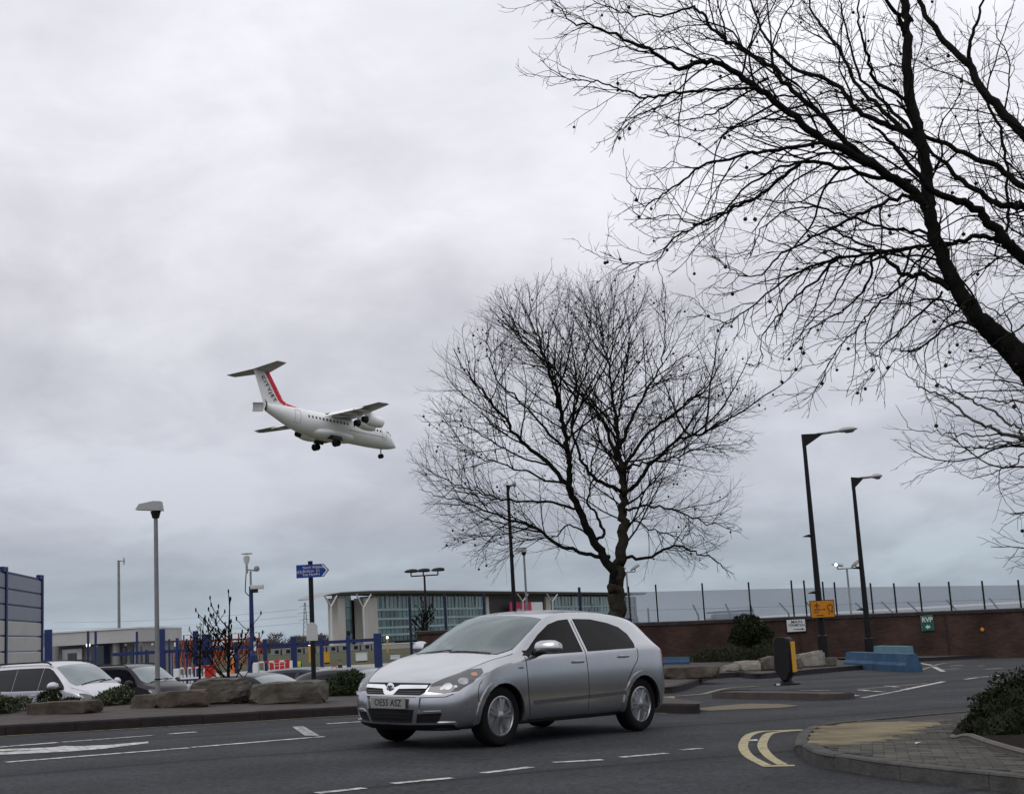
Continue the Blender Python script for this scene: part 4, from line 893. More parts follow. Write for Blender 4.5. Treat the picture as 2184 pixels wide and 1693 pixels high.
# belly fairing, wheel bays
fa = [[Vector((x, w * sin(a) , -1.15 + hh * cos(a))) for a in np.linspace(0, 2 * pi, 20, endpoint=False)] for x, w, hh in ((3.4, .3, .2), (2.4, 1.5, .66), (0.5, 1.92, .80), (-2.0, 1.92, .80), (-3.6, 1.5, .66), (-5.0, .3, .2))]
MB().loft(fa).build('belly_fairing', M_acw, ac, True)
def foil(xl, xt, y, z0, th, n=7):
    c = xl - xt; P = []
    for t in (0, .03, .12, .3, .55, .8, 1): P.append(Vector((xl - c * t, y, z0 + c * th * (1.9 * sqrt(t) * (1 - t) + .02) * .62)))
    for t in (.8, .55, .3, .12, .03): P.append(Vector((xl - c * t, y, z0 - c * th * (1.9 * sqrt(t) * (1 - t) + .02) * .38)))
    return P
for s in (1, -1):
    wing = MB().loft([foil(2.7, -2.0, s * 0.0, 1.62, .15), foil(2.6, -1.9, s * 1.6, 1.58, .15), foil(1.0, -2.35, s * 6.0, 1.34, .13), foil(-.7, -2.95, s * 10.6, 1.08, .12), foil(-1.8, -3.55, s * 13.5, .93, .10)]).build('wing', M_acg, ac, True)
    MB().loft([[Vector(p) for p in ((-1.72, s * 1.75, 1.46), (-1.9, s * 1.75, 1.60), (-2.95, s * 1.75, .88), (-2.85, s * 1.75, .82))], [Vector(p) for p in ((-2.60, s * 9.6, 1.06), (-2.72, s * 9.6, 1.15), (-3.40, s * 9.6, .72), (-3.34, s * 9.6, .68))]]).build('flap', M_acw, wing)
    for yy in (3.2, 5.8, 8.6):
        xt = -2.0 - .12 * (yy - 1.6); MB().tube([(xt + 1.9, s * yy, 1.18 - .045 * yy * .5), (xt + .4, s * yy, .98 - .02 * yy), (xt - .9, s * yy, .70)], [.05, .17, .04], 8).build('flap_fairing', M_acw, wing, True)
    MB().loft([foil(-1.72, -2.4, s * 13.5, .93, .10), foil(-2.3, -3.1, s * 13.9, .88, .06)]).build('wing_tip', M_acg, wing, True)
    for yy, xl in ((4.3, 1.65), (7.2, .55)):
        zc_ = .38 - .04 * yy; eng = MB().lathe([(.52, xl + 1.75), (.64, xl + 1.88), (.73, xl + 1.6), (.77, xl + .9), (.74, xl + .1), (.60, xl - .55), (.50, xl - .75), (.46, xl - .70)], 24, 'X', (0, s * yy, zc_)).build('engine', M_acw, ac, True)
        MB().lathe([(.49, xl - .68), (.46, xl - 1.05), (.40, xl - 1.35), (.30, xl - 1.1), (.0, xl - 1.0)], 20, 'X', (0, s * yy, zc_)).build('exhaust', M_acd, eng, True)
        MB().lathe([(.50, xl + 1.5), (.15, xl + 1.52), (0, xl + 1.72)], 20, 'X', (0, s * yy, zc_)).build('intake_fan', M_acd, eng, True)
        MB().loft([[Vector((x, s * yy + w, zz)) for x, w, zz in ((xl + 1.2, 0, zc_ + .7), (xl + .2, .12, zc_ + .6), (xl - 1.0, 0, zc_ + .45), (xl + .2, -.12, zc_ + .6))], [Vector((x, s * yy + w, zz)) for x, w, zz in ((xl + .1, 0, 1.32), (xl - .6, .12, 1.30), (xl - 1.6, 0, 1.20), (xl - .6, -.12, 1.30))]]).build('pylon', M_acw, eng, True)
    # tailplane on top of the fin
    tp = MB().loft([foil(-11.15, -13.75, s * 0, 5.66, .12), foil(-12.55, -14.05, s * 5.6, 5.70, .10)]).build('tailplane', M_acg, ac, True)
    MB().loft([foil(-11.13, -11.75, s * .15, 5.655, .18), foil(-12.53, -12.9, s * 5.5, 5.695, .16)]).build('red_leading_edge', M_acrd, tp, True)
    # rear airbrake petal
    hp = Vector((-11.45, s * .42, .95)); dr = Vector((-cos(radians(52)), s * sin(radians(52)), 0)); ot = Vector((sin(radians(52)), s * cos(radians(52)), 0))
    MB().loft([[hp + dr * a + Vector((0, 0, zz)) + ot * (b + tt) for zz, b in ((-.62, -.22), (-.35, -.05), (0, 0), (.35, -.05), (.62, -.22))] + [hp + dr * a + Vector((0, 0, zz)) + ot * (b + tt - .09) for zz, b in ((.62, -.22), (.35, -.05), (0, 0), (-.35, -.05), (-.62, -.22))] for a, tt in ((0, 0), (.7, .04), (1.4, -.05))]).build('airbrake', M_acg if s > 0 else M_acd, ac)
    # main undercarriage
    gl = MB().tube([(-.9, s * 1.35, -1.2), (-1.1, s * 2.2, -2.45)], [.15, .11], 10).tube([(-.2, s * 1.5, -1.3), (-1.1, s * 2.2, -2.3)], .07, 8).build('main_gear_leg', M_acd, ac, True)
    for dy in (-.28, .28):
        MB().lathe([(.22, -.14), (.42, -.17), (.49, -.10), (.49, .10), (.42, .17), (.22, .14), (.2, -.14)], 24, 'Y', (-1.1, s * 2.2 + dy, -2.55)).build('main_wheel', M_rub, gl, True)
    MB().bbox((-.75, s * 1.80, -1.55), (1.7, .12, 1.3), .04, Matrix.Rotation(s * radians(38), 3, 'X')).build('gear_door', M_acd, ac)
    MB().bbox((-.8, s * 1.35, -1.50), (2.0, .85, .80), .1).build('wheel_bay', M_acd, ac)
    # cabin windows and doors
    wm = MB().bbox((0, 0, 0), (.24, .05, .36), .05).mesh('window'); wm.materials.append(M_acwin)
    for i in range(22):
        x = 7.2 - i * .60
        if 1.75 < x < 2.4: continue
        r, zz = fus_r(x); o = link('window', wm, fus); zz2 = .52; o.location = (x, s * sqrt(max(.1, r * r - (zz2 - zz) ** 2)) * 1.0, zz2); o.rotation_euler = (s * radians(17), 0, 0)
    for dx in (8.0, -7.1):
        r, zz = fus_r(dx); d_ = MB()
        for a, b, c, dd in ((dx - .42, .15, .05, 1.75), (dx + .42, .15, .05, 1.75)):
            P = [(a, s * (sqrt(max(.1, fus_r(a)[0] ** 2 - (z3 - fus_r(a)[1]) ** 2)) + .006), z3) for z3 in np.linspace(-.55, 1.15, 8)]; d_.tube(P, .028, 4)
        for z3 in (-.55, 1.15):
            P = [(a, s * (sqrt(max(.1, fus_r(a)[0] ** 2 - (z3 - fus_r(a)[1]) ** 2)) + .006), z3) for a in (dx - .42, dx, dx + .42)]; d_.tube(P, .028, 4)
        d_.build('door_outline', M_acline, fus)
    P = [(a, s * (fus_r(a)[0] * .985 + .008), -.25) for a in np.linspace(8.2, 1.5, 9)]; MB().tube(P, .045, 4).build('cheat_line', M_acline, fus)
    cw = MB()
    for a0, a1, zz in ((9.9, 9.35, .48), (9.3, 8.75, .66)):
        r, zc_ = fus_r((a0 + a1) / 2); cw.bbox(((a0 + a1) / 2, s * sqrt(max(.05, r * r - (zz - zc_) ** 2)), zz), (.5, .06, .32), .04, Matrix.Rotation(s * radians(28), 3, 'X') @ Matrix.Rotation(-s * radians(18), 3, 'Z'))
    cw.build('cockpit_window', M_acwin, fus)
ng = MB().tube([(8.7, 0, -1.6), (8.75, 0, -2.55)], .08, 8).build('nose_gear_leg', M_acd, ac)
for dy in (-.2, .2): MB().lathe([(.12, -.09), (.27, -.11), (.33, -.06), (.33, .06), (.27, .11), (.12, .09), (.11, -.09)], 20, 'Y', (8.75, dy, -2.62)).build('nose_wheel', M_rub, ng, True)
# fin
def finsec(zz):
    t = (zz - 1.2) / 4.5; return (-7.85 - 3.30 * t), (-11.75 - 1.95 * t)
fr_ = []
for zz in (1.0, 2.2, 3.4, 4.6, 5.66):
    xl, xt = finsec(zz)
    if zz < 1.5: xl += .6
    c = xl - xt; th = .10
    up_ = [(xl - c * t, c * th * (1.9 * sqrt(t) * (1 - t) + .01) * .5) for t in (0, .04, .15, .35, .6, .85, 1)]
    fr_.append([Vector((x, y, zz)) for x, y in up_] + [Vector((x, -y, zz)) for x, y in up_[-2:0:-1]])
fin = MB().loft(fr_).build('fin', M_acw, ac, True)
MB().loft([[Vector((x, y, zz)) for x, y, zz in ((-5.9, 0, 1.72), (-8.6, .16, 1.2), (-8.6, -.16, 1.2))], [Vector((x, y, zz)) for x, y, zz in ((-8.1, 0, 2.0), (-8.6, .14, 2.2), (-8.6, -.14, 2.2))]]).build('dorsal_fillet', M_acr, fin)
bmf = bmesh.new(); bmf.from_mesh(fin.data); fbvh = BVHTree.FromBMesh(bmf); bmf.free()
for s in (1, -1):
    sp = []
    for zz in (5.60, 4.6, 3.4, 2.5, 1.9, 1.6): xl, xt = finsec(zz); sp.append((xl - .05, s, zz))
    for zz, w in ((1.6, .25), (1.9, .85), (2.3, 1.0), (2.9, .98), (3.6, .95), (4.6, .90), (5.60, .85)): xl, xt = finsec(zz); sp.append((xl - w, s, zz))
    panel('fin_stripe', sp, (0, s, 0), M_acr, fin, fbvh, .02, .35, .02)
    bd = Vector((2.45, 0, -3.25)).normalized() * 1.0; n0 = Vector((0, s, 0))
    # reads from the top of the fin downwards, along the stripe
    bx = bd if s < 0 else -bd; by = n0.cross(bx)
    c0 = Vector((-11.22, s * .25, 3.42))
    text('CITYJET', .62, mat('fin_lettering_black', (0.02, 0.02, 0.022), .5), fin, Matrix(((bx.x, by.x, n0.x, c0.x), (bx.y, by.y, n0.y, c0.y), (bx.z, by.z, n0.z, c0.z), (0, 0, 0, 1))), 'fin_lettering', .03, sx=1.5, bold=.006, gap=1.22)
# ================================================================== TREES AND PLANTS
M_bark = mat('dark_bark', (0.0085, 0.0075, 0.0065), 0.9, 0, 0.45, 6.0, 0.7, 14, spec=0.1)  # bark set near black, tone varied by noise
M_bark2 = mat('mottled_plane_bark', (0.014, 0.012, 0.010), 0.9, 0, 0, 5.0, 0.7, 12, spec=0.1, col2=(0.036, 0.031, 0.022))
M_twig = mat('twig_bark', (0.013, 0.011, 0.009), 0.9, 0, 0.3, 8.0, spec=0.1)
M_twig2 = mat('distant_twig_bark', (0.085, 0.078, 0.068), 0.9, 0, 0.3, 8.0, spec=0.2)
M_seed = mat('seed_ball', (0.022, 0.017, 0.013), 0.95, 0, 0.3, 30)
def tubes(name, paths, m, parent, sides):      # paths: list of (Nx3 points, N radii)
    V = []; F = []; o = 0
    ang = np.arange(sides) * 2 * pi / sides; ca, sa = np.cos(ang), np.sin(ang)
    for P, r in paths:
        P = np.asarray(P, float); r = np.asarray(r, float); n = len(P)
        T = np.gradient(P, axis=0); T /= (np.linalg.norm(T, axis=1, keepdims=True) + 1e-9)
        up = np.array([0.31, 0.17, 0.93]) if abs(T[0] @ np.array([0.31, 0.17, 0.93])) < .93 else np.array([1.0, 0, 0])
        A = np.cross(T, up); A /= (np.linalg.norm(A, axis=1, keepdims=True) + 1e-9); B = np.cross(T, A)
        V.append((P[:, None, :] + r[:, None, None] * (A[:, None, :] * ca[None, :, None] + B[:, None, :] * sa[None, :, None])).reshape(-1, 3))
        i = np.arange(n - 1)[:, None] * sides; k = np.arange(sides)[None, :]; k2 = (k + 1) % sides
        F.append((np.stack([i + k, i + k2, i + sides + k2, i + sides + k], -1).reshape(-1, 4)) + o); o += n * sides
    V = np.concatenate(V).astype(np.float32); F = np.concatenate(F).astype(np.int32)
    return npmesh(name, V, F, m, parent, True)
def npmesh(name, V, F, m, parent, smooth=False):
    me = bpy.data.meshes.new(name); k = F.shape[1]
    me.vertices.add(len(V)); me.vertices.foreach_set('co', V.ravel())
    me.loops.add(F.size); me.loops.foreach_set('vertex_index', F.ravel())
    me.polygons.add(len(F)); me.polygons.foreach_set('loop_start', np.arange(0, F.size, k, dtype=np.int32)); me.polygons.foreach_set('loop_total', np.full(len(F), k, dtype=np.int32))
    if smooth: me.polygons.foreach_set('use_smooth', np.ones(len(F), dtype=bool))
    me.update(calc_edges=True); me.validate(); me.materials.append(m)
    o = bpy.data.objects.new(name, me); COL.objects.link(o); o.parent = parent; return o
rs = np.random.RandomState(11)
def unit(v): return v / (np.linalg.norm(v) + 1e-9)
def grow(p, d, L, r0, r1, wob, trop, droop_len, seg, turn=0.0):
    """one branch: returns points and radii. trop pulls at first (droop), turn lifts the tip"""
    n = max(3, int(L / seg) + 1); P = [np.array(p)]; d = unit(np.array(d, float)); st = L / (n - 1)
    for i in range(n - 1):
        f = i / (n - 1)
        d = unit(d + rs.normal(0, wob, 3) + np.array([0, 0, trop * (1 - f) * st + turn * f * st]))
        P.append(P[-1] + d * st)
    return np.array(P), np.linspace(r0, r1, n) 
def side_dir(t, ang, az):
    a = unit(np.cross(t, [0.2, 0.1, 1.0])); b = np.cross(t, a); s = a * cos(az) + b * sin(az); return unit(t * cos(ang) + s * sin(ang))
def populate(parents, lvl, spacing, len_f, len_max, ang, rad_f, rmin, wob, trop, turn, seg, start=0.15, flat=None, env=None, jitter=.4, bias=None, tipf=.72, grid=None, cell=.5, cap=99):
    out = []
    for P, r in parents:
        D = np.linalg.norm(np.diff(P, axis=0), axis=1); S = np.concatenate([[0], np.cumsum(D)]); L = S[-1]
        s = L * start + rs.uniform(0, spacing); az = rs.uniform(0, 2 * pi)
        while s < L * .985:
            i = min(len(P) - 2, max(0, np.searchsorted(S, s) - 1)); f = (s - S[i]) / max(1e-6, D[i]); p = P[i] * (1 - f) + P[i + 1] * f; rr = r[i] * (1 - f) + r[i + 1] * f
            t = unit(P[i + 1] - P[i]); az += 2.4 + rs.normal(0, .5)
            dd = side_dir(t, radians(ang) * rs.uniform(.7, 1.25), az)
            if bias is not None: dd = unit(dd + np.array(bias))
            ll = min(len_max, len_f * (L - s * tipf)) * rs.uniform(1 - jitter, 1 + jitter)
            if env is not None: ll = min(ll, env(p, dd))
            if grid is not None and ll > seg * .8:   # keep the crown evenly filled
                m1 = p + dd * ll * .6; key = (int(m1[0] // cell), int(m1[1] // (cell * 3)), int(m1[2] // cell))
                if grid.get(key, 0) >= cap: ll = 0
                else: grid[key] = grid.get(key, 0) + 1
            if ll > seg * .8:
                r0 = max(rmin, min(rr * .72, rad_f * ll)); out.append(grow(p, dd, ll, r0, max(rmin * .62, r0 * .3), wob, trop, 0, seg, turn))
            s += spacing * rs.uniform(.6, 1.5)
    return out
def limb_paths(spec, Zf, depth0):
    out = []
    for pts, r0, r1, d0, d1 in spec:
        n = len(pts); W = []
        for i, q in enumerate(pts):
            px, py = Zf(*q); f = i / max(1, n - 1); v = at(px, py, depth0 + d0 + (d1 - d0) * f ** 1.2); W.append(v)
        C = catmull(W, 5); C = np.array([list(v) for v in C]); C[1:-1] += rs.normal(0, .012, (len(C) - 2, 3)) * (depth0 / 15)
        out.append((C, np.linspace(r0, r1, len(C)) ** 1.0))
    return out
def balls(name, paths, m, parent, prob, size, stem):
    V = []; F = []; o = 0; sv = []
    ico = bmesh.new(); bmesh.ops.create_icosphere(ico, subdivisions=1, radius=1.0); iv = np.array([list(v.co) for v in ico.verts]); ico.verts.index_update(); jf = np.array([[v.index for v in f.verts] for f in ico.faces]); ico.free()
    for P, r in paths:
        if rs.rand() < prob:
            e_ = P[-1 - rs.randint(0, 2)]; l = stem * rs.uniform(.3, 1.2); c = e_ + np.array([rs.normal(0, .01), rs.normal(0, .01), -l]); s_ = size * rs.uniform(.7, 1.15)
            V.append(iv * s_ + c); F.append(jf + o); o += len(iv); sv.append((np.array([e_, (e_ + c) / 2 + rs.normal(0, .006, 3), c]), np.full(3, size * .10)))
    if not V: return
    stuff(npmesh(name, np.concatenate(V).astype(np.float32), np.concatenate(F).astype(np.int32), m, parent, True))
    stuff(tubes('seed_stalk', sv, M_twig, parent, 3))

# ---- the plane tree in the middle
DT = 40.0
base = at(*ZT(972, 1690), DT); tz = gz(base.x) + .1
tree = thing('plane_tree', 'bare plane tree with forked trunk and round crown behind the silver hatchback', 'tree', (0, 0, 0))
trunk_pts = [(968, 1900), (965, 1780), (966, 1690), (976, 1610), (968, 1540), (975, 1480), (988, 1400), (1002, 1280), (1000, 1180), (1000, 1080), (990, 980), (976, 880), (972, 780), (955, 650), (915, 430), (890, 200)]
TR = limb_paths([(trunk_pts, .27, .02, 0, .3)], ZT, DT); P, r = TR[0]
n_t = len(P); f_ = np.linspace(0, 1, n_t); r = np.interp(f_, [0, .12, .22, .32, .40, .5, .62, .8, 1], [.29, .235, .245, .22, .17, .135, .105, .05, .01]); TR = [(P, r)]
LS = [([(972, 1500), (920, 1400), (860, 1300), (800, 1180), (760, 1070), (750, 950), (740, 850), (720, 740), (690, 620), (640, 470), (590, 330), (562, 140)], .21, .012, 0, -.6),
 ([(768, 1085), (650, 960), (540, 860), (450, 740), (370, 650), (280, 540), (225, 440)], .11, .012, -.3, -1.4),
 ([(800, 1170), (650, 1140), (480, 1130), (330, 1090), (200, 1040), (50, 960)], .06, .01, -.2, 1.0),
 ([(940, 1390), (850, 1380), (720, 1340), (600, 1260), (480, 1220), (330, 1160), (200, 1120), (70, 1080)], .095, .01, 0, -1.8),
 ([(1010, 1395), (1130, 1385), (1230, 1340), (1330, 1370), (1430, 1410), (1510, 1470)], .075, .01, 0, -1.0),
 ([(1005, 1180), (1090, 1160), (1220, 1170), (1340, 1220), (1450, 1250), (1540, 1280)], .06, .01, 0, 1.2),
 ([(1000, 1110), (1080, 1040), (1200, 890), (1330, 830), (1450, 780), (1570, 690)], .10, .01, 0, -1.2),
 ([(1000, 1010), (1060, 900), (1150, 790), (1280, 700), (1390, 600), (1475, 440)], .085, .01, .1, 1.3),
 ([(985, 900), (1030, 780), (1080, 680), (1150, 560), (1195, 420), (1175, 170)], .08, .01, .1, -1.0),
 ([(975, 800), (995, 700), (1012, 540), (1030, 380), (1050, 180)], .06, .01, .2, 1.4),
 ([(990, 1090), (900, 1050), (840, 1000), (790, 900), (765, 780), (790, 640), (775, 480), (745, 160)], .09, .01, 0, 1.6),
 ([(965, 940), (920, 800), (860, 700), (720, 570), (600, 440), (490, 330)], .08, .01, 0, 2.0),
 ([(990, 1000), (1070, 960), (1190, 950), (1330, 900), (1480, 880), (1600, 860)], .055, .01, 0, 2.2),
 ([(745, 900), (640, 800), (540, 690), (430, 590), (380, 420), (400, 330)], .06, .01, -.4, -2.5),
 ([(735, 820), (780, 700), (820, 560), (840, 400), (850, 250)], .055, .01, -.4, -2.4),
 ([(760, 1060), (690, 1050), (560, 1000), (420, 960), (300, 900), (170, 740)], .06, .01, -.2, 2.2),
 ([(660, 970), (520, 930), (380, 850), (260, 780), (160, 690)], .045, .01, -.5, -2.6),
 ([(870, 1330), (910, 1280), (880, 1210), (840, 1140), (850, 1060), (880, 900), (900, 700), (960, 460)], .07, .01, 0, -2.6),
 ([(1005, 1250), (1060, 1230), (1160, 1280), (1250, 1300), (1330, 1290), (1420, 1340)], .04, .01, 0, 2.0),
 ([(850, 1300), (760, 1240), (700, 1290), (600, 1310), (450, 1330), (300, 1300), (170, 1350)], .04, .008, 0, .8)]
L1 = [(P_, r_ * .70) for P_, r_ in limb_paths(LS, ZT, DT)]
for k_ in range(16):                             # limbs towards and away from the viewer
    src = (L1[0], TR[0], L1[10], L1[6])[k_ % 4]; i = int(len(src[0]) * rs.uniform(.40, .75)); p0 = src[0][i]
    dd = unit(np.array([rs.normal(0, .6), (1 if k_ % 2 else -1) * rs.uniform(.5, .9), rs.uniform(.25, .9)]))
    L1.append(grow(p0, dd, rs.uniform(2.5, 4.2), .034, .010, .08, .0, 0, .25, .15))
ctr = np.array(at(*ZT(830, 850), DT)); ax = np.array([5.25, 4.2, 5.0])
def env_mid(p, d):
    q = (p - ctr) / ax; e_ = d / ax; a = e_ @ e_; b = q @ e_; c = q @ q - 1.04
    if c > 0: return .32
    return max(.3, (-b + sqrt(max(0, b * b - a * c))) / a)
allL = TR + L1
g2, g3, g4 = {}, {}, {}
L2 = populate(allL, 2, .15, .46, 2.4, 40, .0105, .0075, .075, .10, .30, .16, start=.34, env=env_mid, tipf=.55, grid=g2, cell=.9, cap=3)
L3 = populate(L2 + L1, 3, .16, .60, 1.25, 38, .009, .0050, .08, .08, .60, .13, start=.15, env=env_mid, tipf=.5, grid=g3, cell=.7, cap=9)
L4 = populate(L3, 4, .19, .60, .55, 38, .007, .0038, .09, .1, .5, .12, start=.25, tipf=.45, env=env_mid, grid=g4, cell=.5, cap=11)
tubes('trunk', TR, M_bark2, tree, 14)
for b_ in L1[:20]: tubes('limb', [b_], M_bark, tree, 8)
tubes('crown', L1[20:] + L2, M_bark, tree, 5)
stuff(tubes('twigs', L3, M_twig, tree, 3)); stuff(tubes('fine_twigs', L4, M_twig, tree, 3))
up_tw = [b for b in L4 if b[0][-1][2] > 3.0]
balls('seed_balls', up_tw, M_seed, tree, .05, .036, .10)
print('mid tree', len(L2), len(L3), len(L4))

# ---- the big plane tree reaching in from the right
DF = 15.0
big = thing('plane_tree', 'large bare plane tree with dangling seed balls reaching in from the right', 'tree', (0, 0, 0))
FSPEC = [
 ([(2900, 3400), (2700, 2700), (2420, 2120), (2190, 1690), (2032, 1522), (1935, 1418), (1852, 1350), (1785, 1255), (1712, 1130), (1655, 960), (1632, 820), (1612, 640), (1580, 520), (1548, 400), (1540, 200), (1538, 60), (1515, -80), (1490, -200)], .25, .04, 0, 0),
 ([(1630, 880), (1560, 790), (1470, 740), (1300, 640), (1190, 590), (1050, 470), (900, 360), (800, 290), (700, 255), (590, 285), (500, 230), (390, 180), (230, 110), (130, 90), (40, -20)], .10, .007, 0, -1.2),
 ([(1480, 745), (1400, 680), (1290, 600), (1200, 500), (1090, 400), (980, 290), (850, 205), (760, 150), (680, 60), (640, 35), (540, 60), (400, 65), (250, 20), (160, 50)], .065, .006, 0, .8),
 ([(1580, 560), (1450, 520), (1330, 460), (1240, 350), (1120, 310), (1000, 225), (930, 120), (885, -10), (850, -120)], .06, .012, 0, .9),
 ([(1595, 610), (1500, 520), (1400, 430), (1310, 310), (1260, 200), (1180, 110), (1130, 10), (1090, -120)], .05, .012, 0, 1.8),
 ([(1548, 160), (1500, 70), (1450, -20), (1400, -150)], .05, .02, 0, -.5),
 ([(1548, 420), (1420, 350), (1380, 240), (1340, 100), (1330, -60)], .04, .012, 0, -1.0),
 ([(2610, 1600), (2560, 1300), (2440, 1040), (2250, 800), (2060, 590), (1950, 480), (1850, 370), (1800, 270), (1700, 170), (1600, 30), (1570, -90)], .15, .04, .2, 1.5),
 ([(1810, 290), (1805, 190), (1840, 80), (1870, -60)], .05, .02, 1.8, 1.6),
 ([(1862, 385), (1930, 540), (1960, 700), (1965, 900), (1950, 1000)], .03, .03, 1.6, 1.0),
 ([(2580, 2440), (2610, 2000), (2590, 1600), (2480, 1400), (2300, 1260), (2032, 1080), (1950, 1000), (1870, 910), (1780, 850), (1650, 800), (1560, 700), (1480, 600), (1380, 520)], .17, .02, 0, -.6),
 ([(2460, 1390), (2380, 1120), (2200, 900), (2032, 870), (1920, 850), (1800, 770), (1700, 690), (1620, 610), (1500, 420)], .10, .02, .1, .6),
 ([(2430, 1030), (2250, 860), (2032, 780), (1960, 720), (1830, 665), (1700, 600), (1560, 540), (1440, 420), (1340, 300), (1290, 120), (1240, -40)], .08, .012, .4, 1.2),
 ([(1930, 1010), (1860, 990), (1800, 1000), (1690, 1020), (1560, 1040), (1400, 1060), (1250, 1085), (1100, 1130), (980, 1210), (860, 1310), (770, 1350), (640, 1300)], .05, .005, .6, -.8),
 ([(1720, 1210), (1620, 1150), (1530, 1150), (1450, 1080), (1400, 1040), (1300, 1000), (1200, 950), (1090, 965)], .055, .008, 0, .9),
 ([(1560, 760), (1400, 740), (1250, 700), (1100, 680), (980, 780), (860, 850), (740, 905), (660, 945), (560, 1005), (490, 1090), (380, 1110), (285, 1060)], .045, .005, 0, .6),
 ([(1200, 600), (1000, 625), (860, 650), (700, 690), (600, 760), (500, 830), (430, 860), (385, 780)], .035, .005, -.4, -1.0),
 ([(1645, 870), (1520, 825), (1400, 880), (1290, 920), (1150, 1000), (1020, 1060), (930, 1150), (820, 1140), (720, 1060)], .04, .005, 0, -.9),
 ([(920, 370), (700, 380), (560, 395), (440, 410), (330, 370), (250, 345), (160, 340), (80, 310), (5, 250)], .028, .005, -.7, -1.0),
 ([(440, 412), (390, 460), (350, 540), (280, 530)], .010, .004, -.8, -.9),
 ([(960, 330), (820, 420), (740, 470), (640, 500), (520, 490), (450, 430)], .022, .005, -.5, .3),
 ([(1100, 680), (960, 720), (850, 800), (700, 940), (560, 900), (440, 920), (380, 860)], .026, .005, .2, 1.0),
 ([(1250, 1085), (1180, 1160), (1080, 1240), (1000, 1330), (930, 1420), (930, 1520), (860, 1530)], .026, .004, -.2, -.5),
 ([(1400, 1060), (1380, 1180), (1300, 1280), (1200, 1340), (1110, 1420), (1100, 1540)], .026, .004, 0, .6),
 ([(1560, 1040), (1500, 1200), (1400, 1300), (1330, 1380), (1240, 1470), (1180, 1600), (1060, 1665)], .024, .004, .1, -.6),
 ([(1690, 1220), (1580, 1330), (1500, 1400), (1420, 1480), (1400, 1560), (1290, 1660)], .022, .004, 0, .4),
 ([(1760, 1270), (1690, 1360), (1600, 1440), (1540, 1500)], .016, .004, 0, -.4),
 ([(1930, 1000), (1900, 1100), (1800, 1160), (1720, 1300), (1690, 1420)], .018, .004, .8, .4),
 ([(1650, 980), (1500, 960), (1330, 920), (1180, 870), (1050, 880), (930, 960), (880, 1060), (730, 1080)], .03, .005, 0, 1.3),
 ([(700, 255), (560, 200), (440, 215), (330, 190), (230, 165)], .018, .004, -.9, -.5),
 ([(2032, 1500), (2000, 1420), (1960, 1330), (1880, 1290), (1760, 1240), (1640, 1310), (1540, 1270)], .018, .004, .3, .9)]
F1 = [(P_, r_ * .62) for P_, r_ in limb_paths(FSPEC, ZF, DF)]
P, r = F1[0]; r = np.interp(np.linspace(0, 1, len(P)), [0, .2, .25, .35, .45, .55, .75, 1], [.28, .175, .14, .106, .082, .075, .062, .04]); F1[0] = (P, r)
h2, h3, h4 = {}, {}, {}
F2 = populate(F1, 2, .115, .44, 1.5, 36, .008, .0052, .15, -.55, .75, .10, start=.14, bias=(-.16, 0, -.10), tipf=.93, grid=h2, cell=.5, cap=3)
F3 = populate(F2 + F1[1:], 3, .105, .60, .75, 38, .007, .0036, .22, -.35, .9, .075, start=.12, bias=(-.08, 0, -.05), tipf=.8, grid=h3, cell=.36, cap=4)
F4 = populate(F3, 4, .13, .5, .26, 42, .007, .0030, .20, 0, .7, .06, start=.25, grid=h4, cell=.25, cap=5)
tubes('trunk', F1[:1], M_bark, big, 18)
for b_ in F1[1:]: tubes('limb', [b_], M_bark, big, 10)
tubes('crown', F2, M_bark, big, 5)
stuff(tubes('twigs', F3, M_twig, big, 4)); stuff(tubes('fine_twigs', F4, M_twig, big, 3))
balls('seed_balls', F2 + F3[::4], M_seed, big, .14, .024, .15)
print('fore tree', len(F2), len(F3), len(F4))

# ---- thin-twigged tree at the right edge
DR = 26.0
wt = thing('bare_tree', 'pale thin-twigged bare tree reaching in at the right edge below the plane tree', 'tree', (0, 0, 0))
WS = [([(2300, 2900), (2250, 2400), (2200, 1900), (2100, 1500), (2000, 1250)], .16, .05, 0, 0),
 ([(2040, 1300), (1800, 1150), (1480, 1000), (1250, 930), (1120, 860), (900, 770), (640, 545), (420, 470), (300, 360), (130, 160)], .05, .005, 0, -.4),
 ([(1480, 1000), (1400, 860), (1220, 740), (1000, 630), (820, 525), (690, 470), (560, 400), (400, 250), (270, 20)], .030, .005, 0, .6),
 ([(1900, 800), (1479, 610), (1260, 590), (1050, 560), (820, 525), (640, 360), (500, 330), (330, 30)], .022, .004, .3, .4),
 ([(1500, 1010), (1260, 945), (1040, 965), (780, 935), (500, 920), (260, 855), (120, 630)], .022, .004, 0, -.6),
 ([(1500, 1040), (1250, 1060), (1000, 1090), (780, 1065), (560, 1020), (410, 930)], .018, .004, 0, .5),
 ([(1600, 1050), (1340, 1015), (1100, 1060), (920, 1110), (730, 1140), (550, 1140), (350, 1000)], .018, .004, 0, -.7),
 ([(1700, 1200), (1479, 1130), (1390, 1270), (1200, 1320), (1050, 1390), (900, 1410), (700, 1250)], .020, .004, 0, .2),
 ([(1390, 1270), (1250, 1270), (1150, 1200), (1080, 1100)], .010, .003, .1, .2),
 ([(1380, 1280), (1270, 1200), (1170, 1050)], .010, .003, 0, -.2),
 ([(820, 690), (740, 600), (610, 510)], .012, .003, 0, .1), ([(860, 760), (700, 690), (480, 580), (410, 460)], .012, .003, 0, -.1), ([(830, 750), (680, 740), (590, 690), (490, 610)], .010, .003, 0, .2),
 ([(1120, 860), (980, 900), (860, 880), (740, 830)], .010, .003, 0, .2), ([(1800, 1100), (1479, 880), (1380, 790), (1290, 640)], .012, .003, 0, .3)]
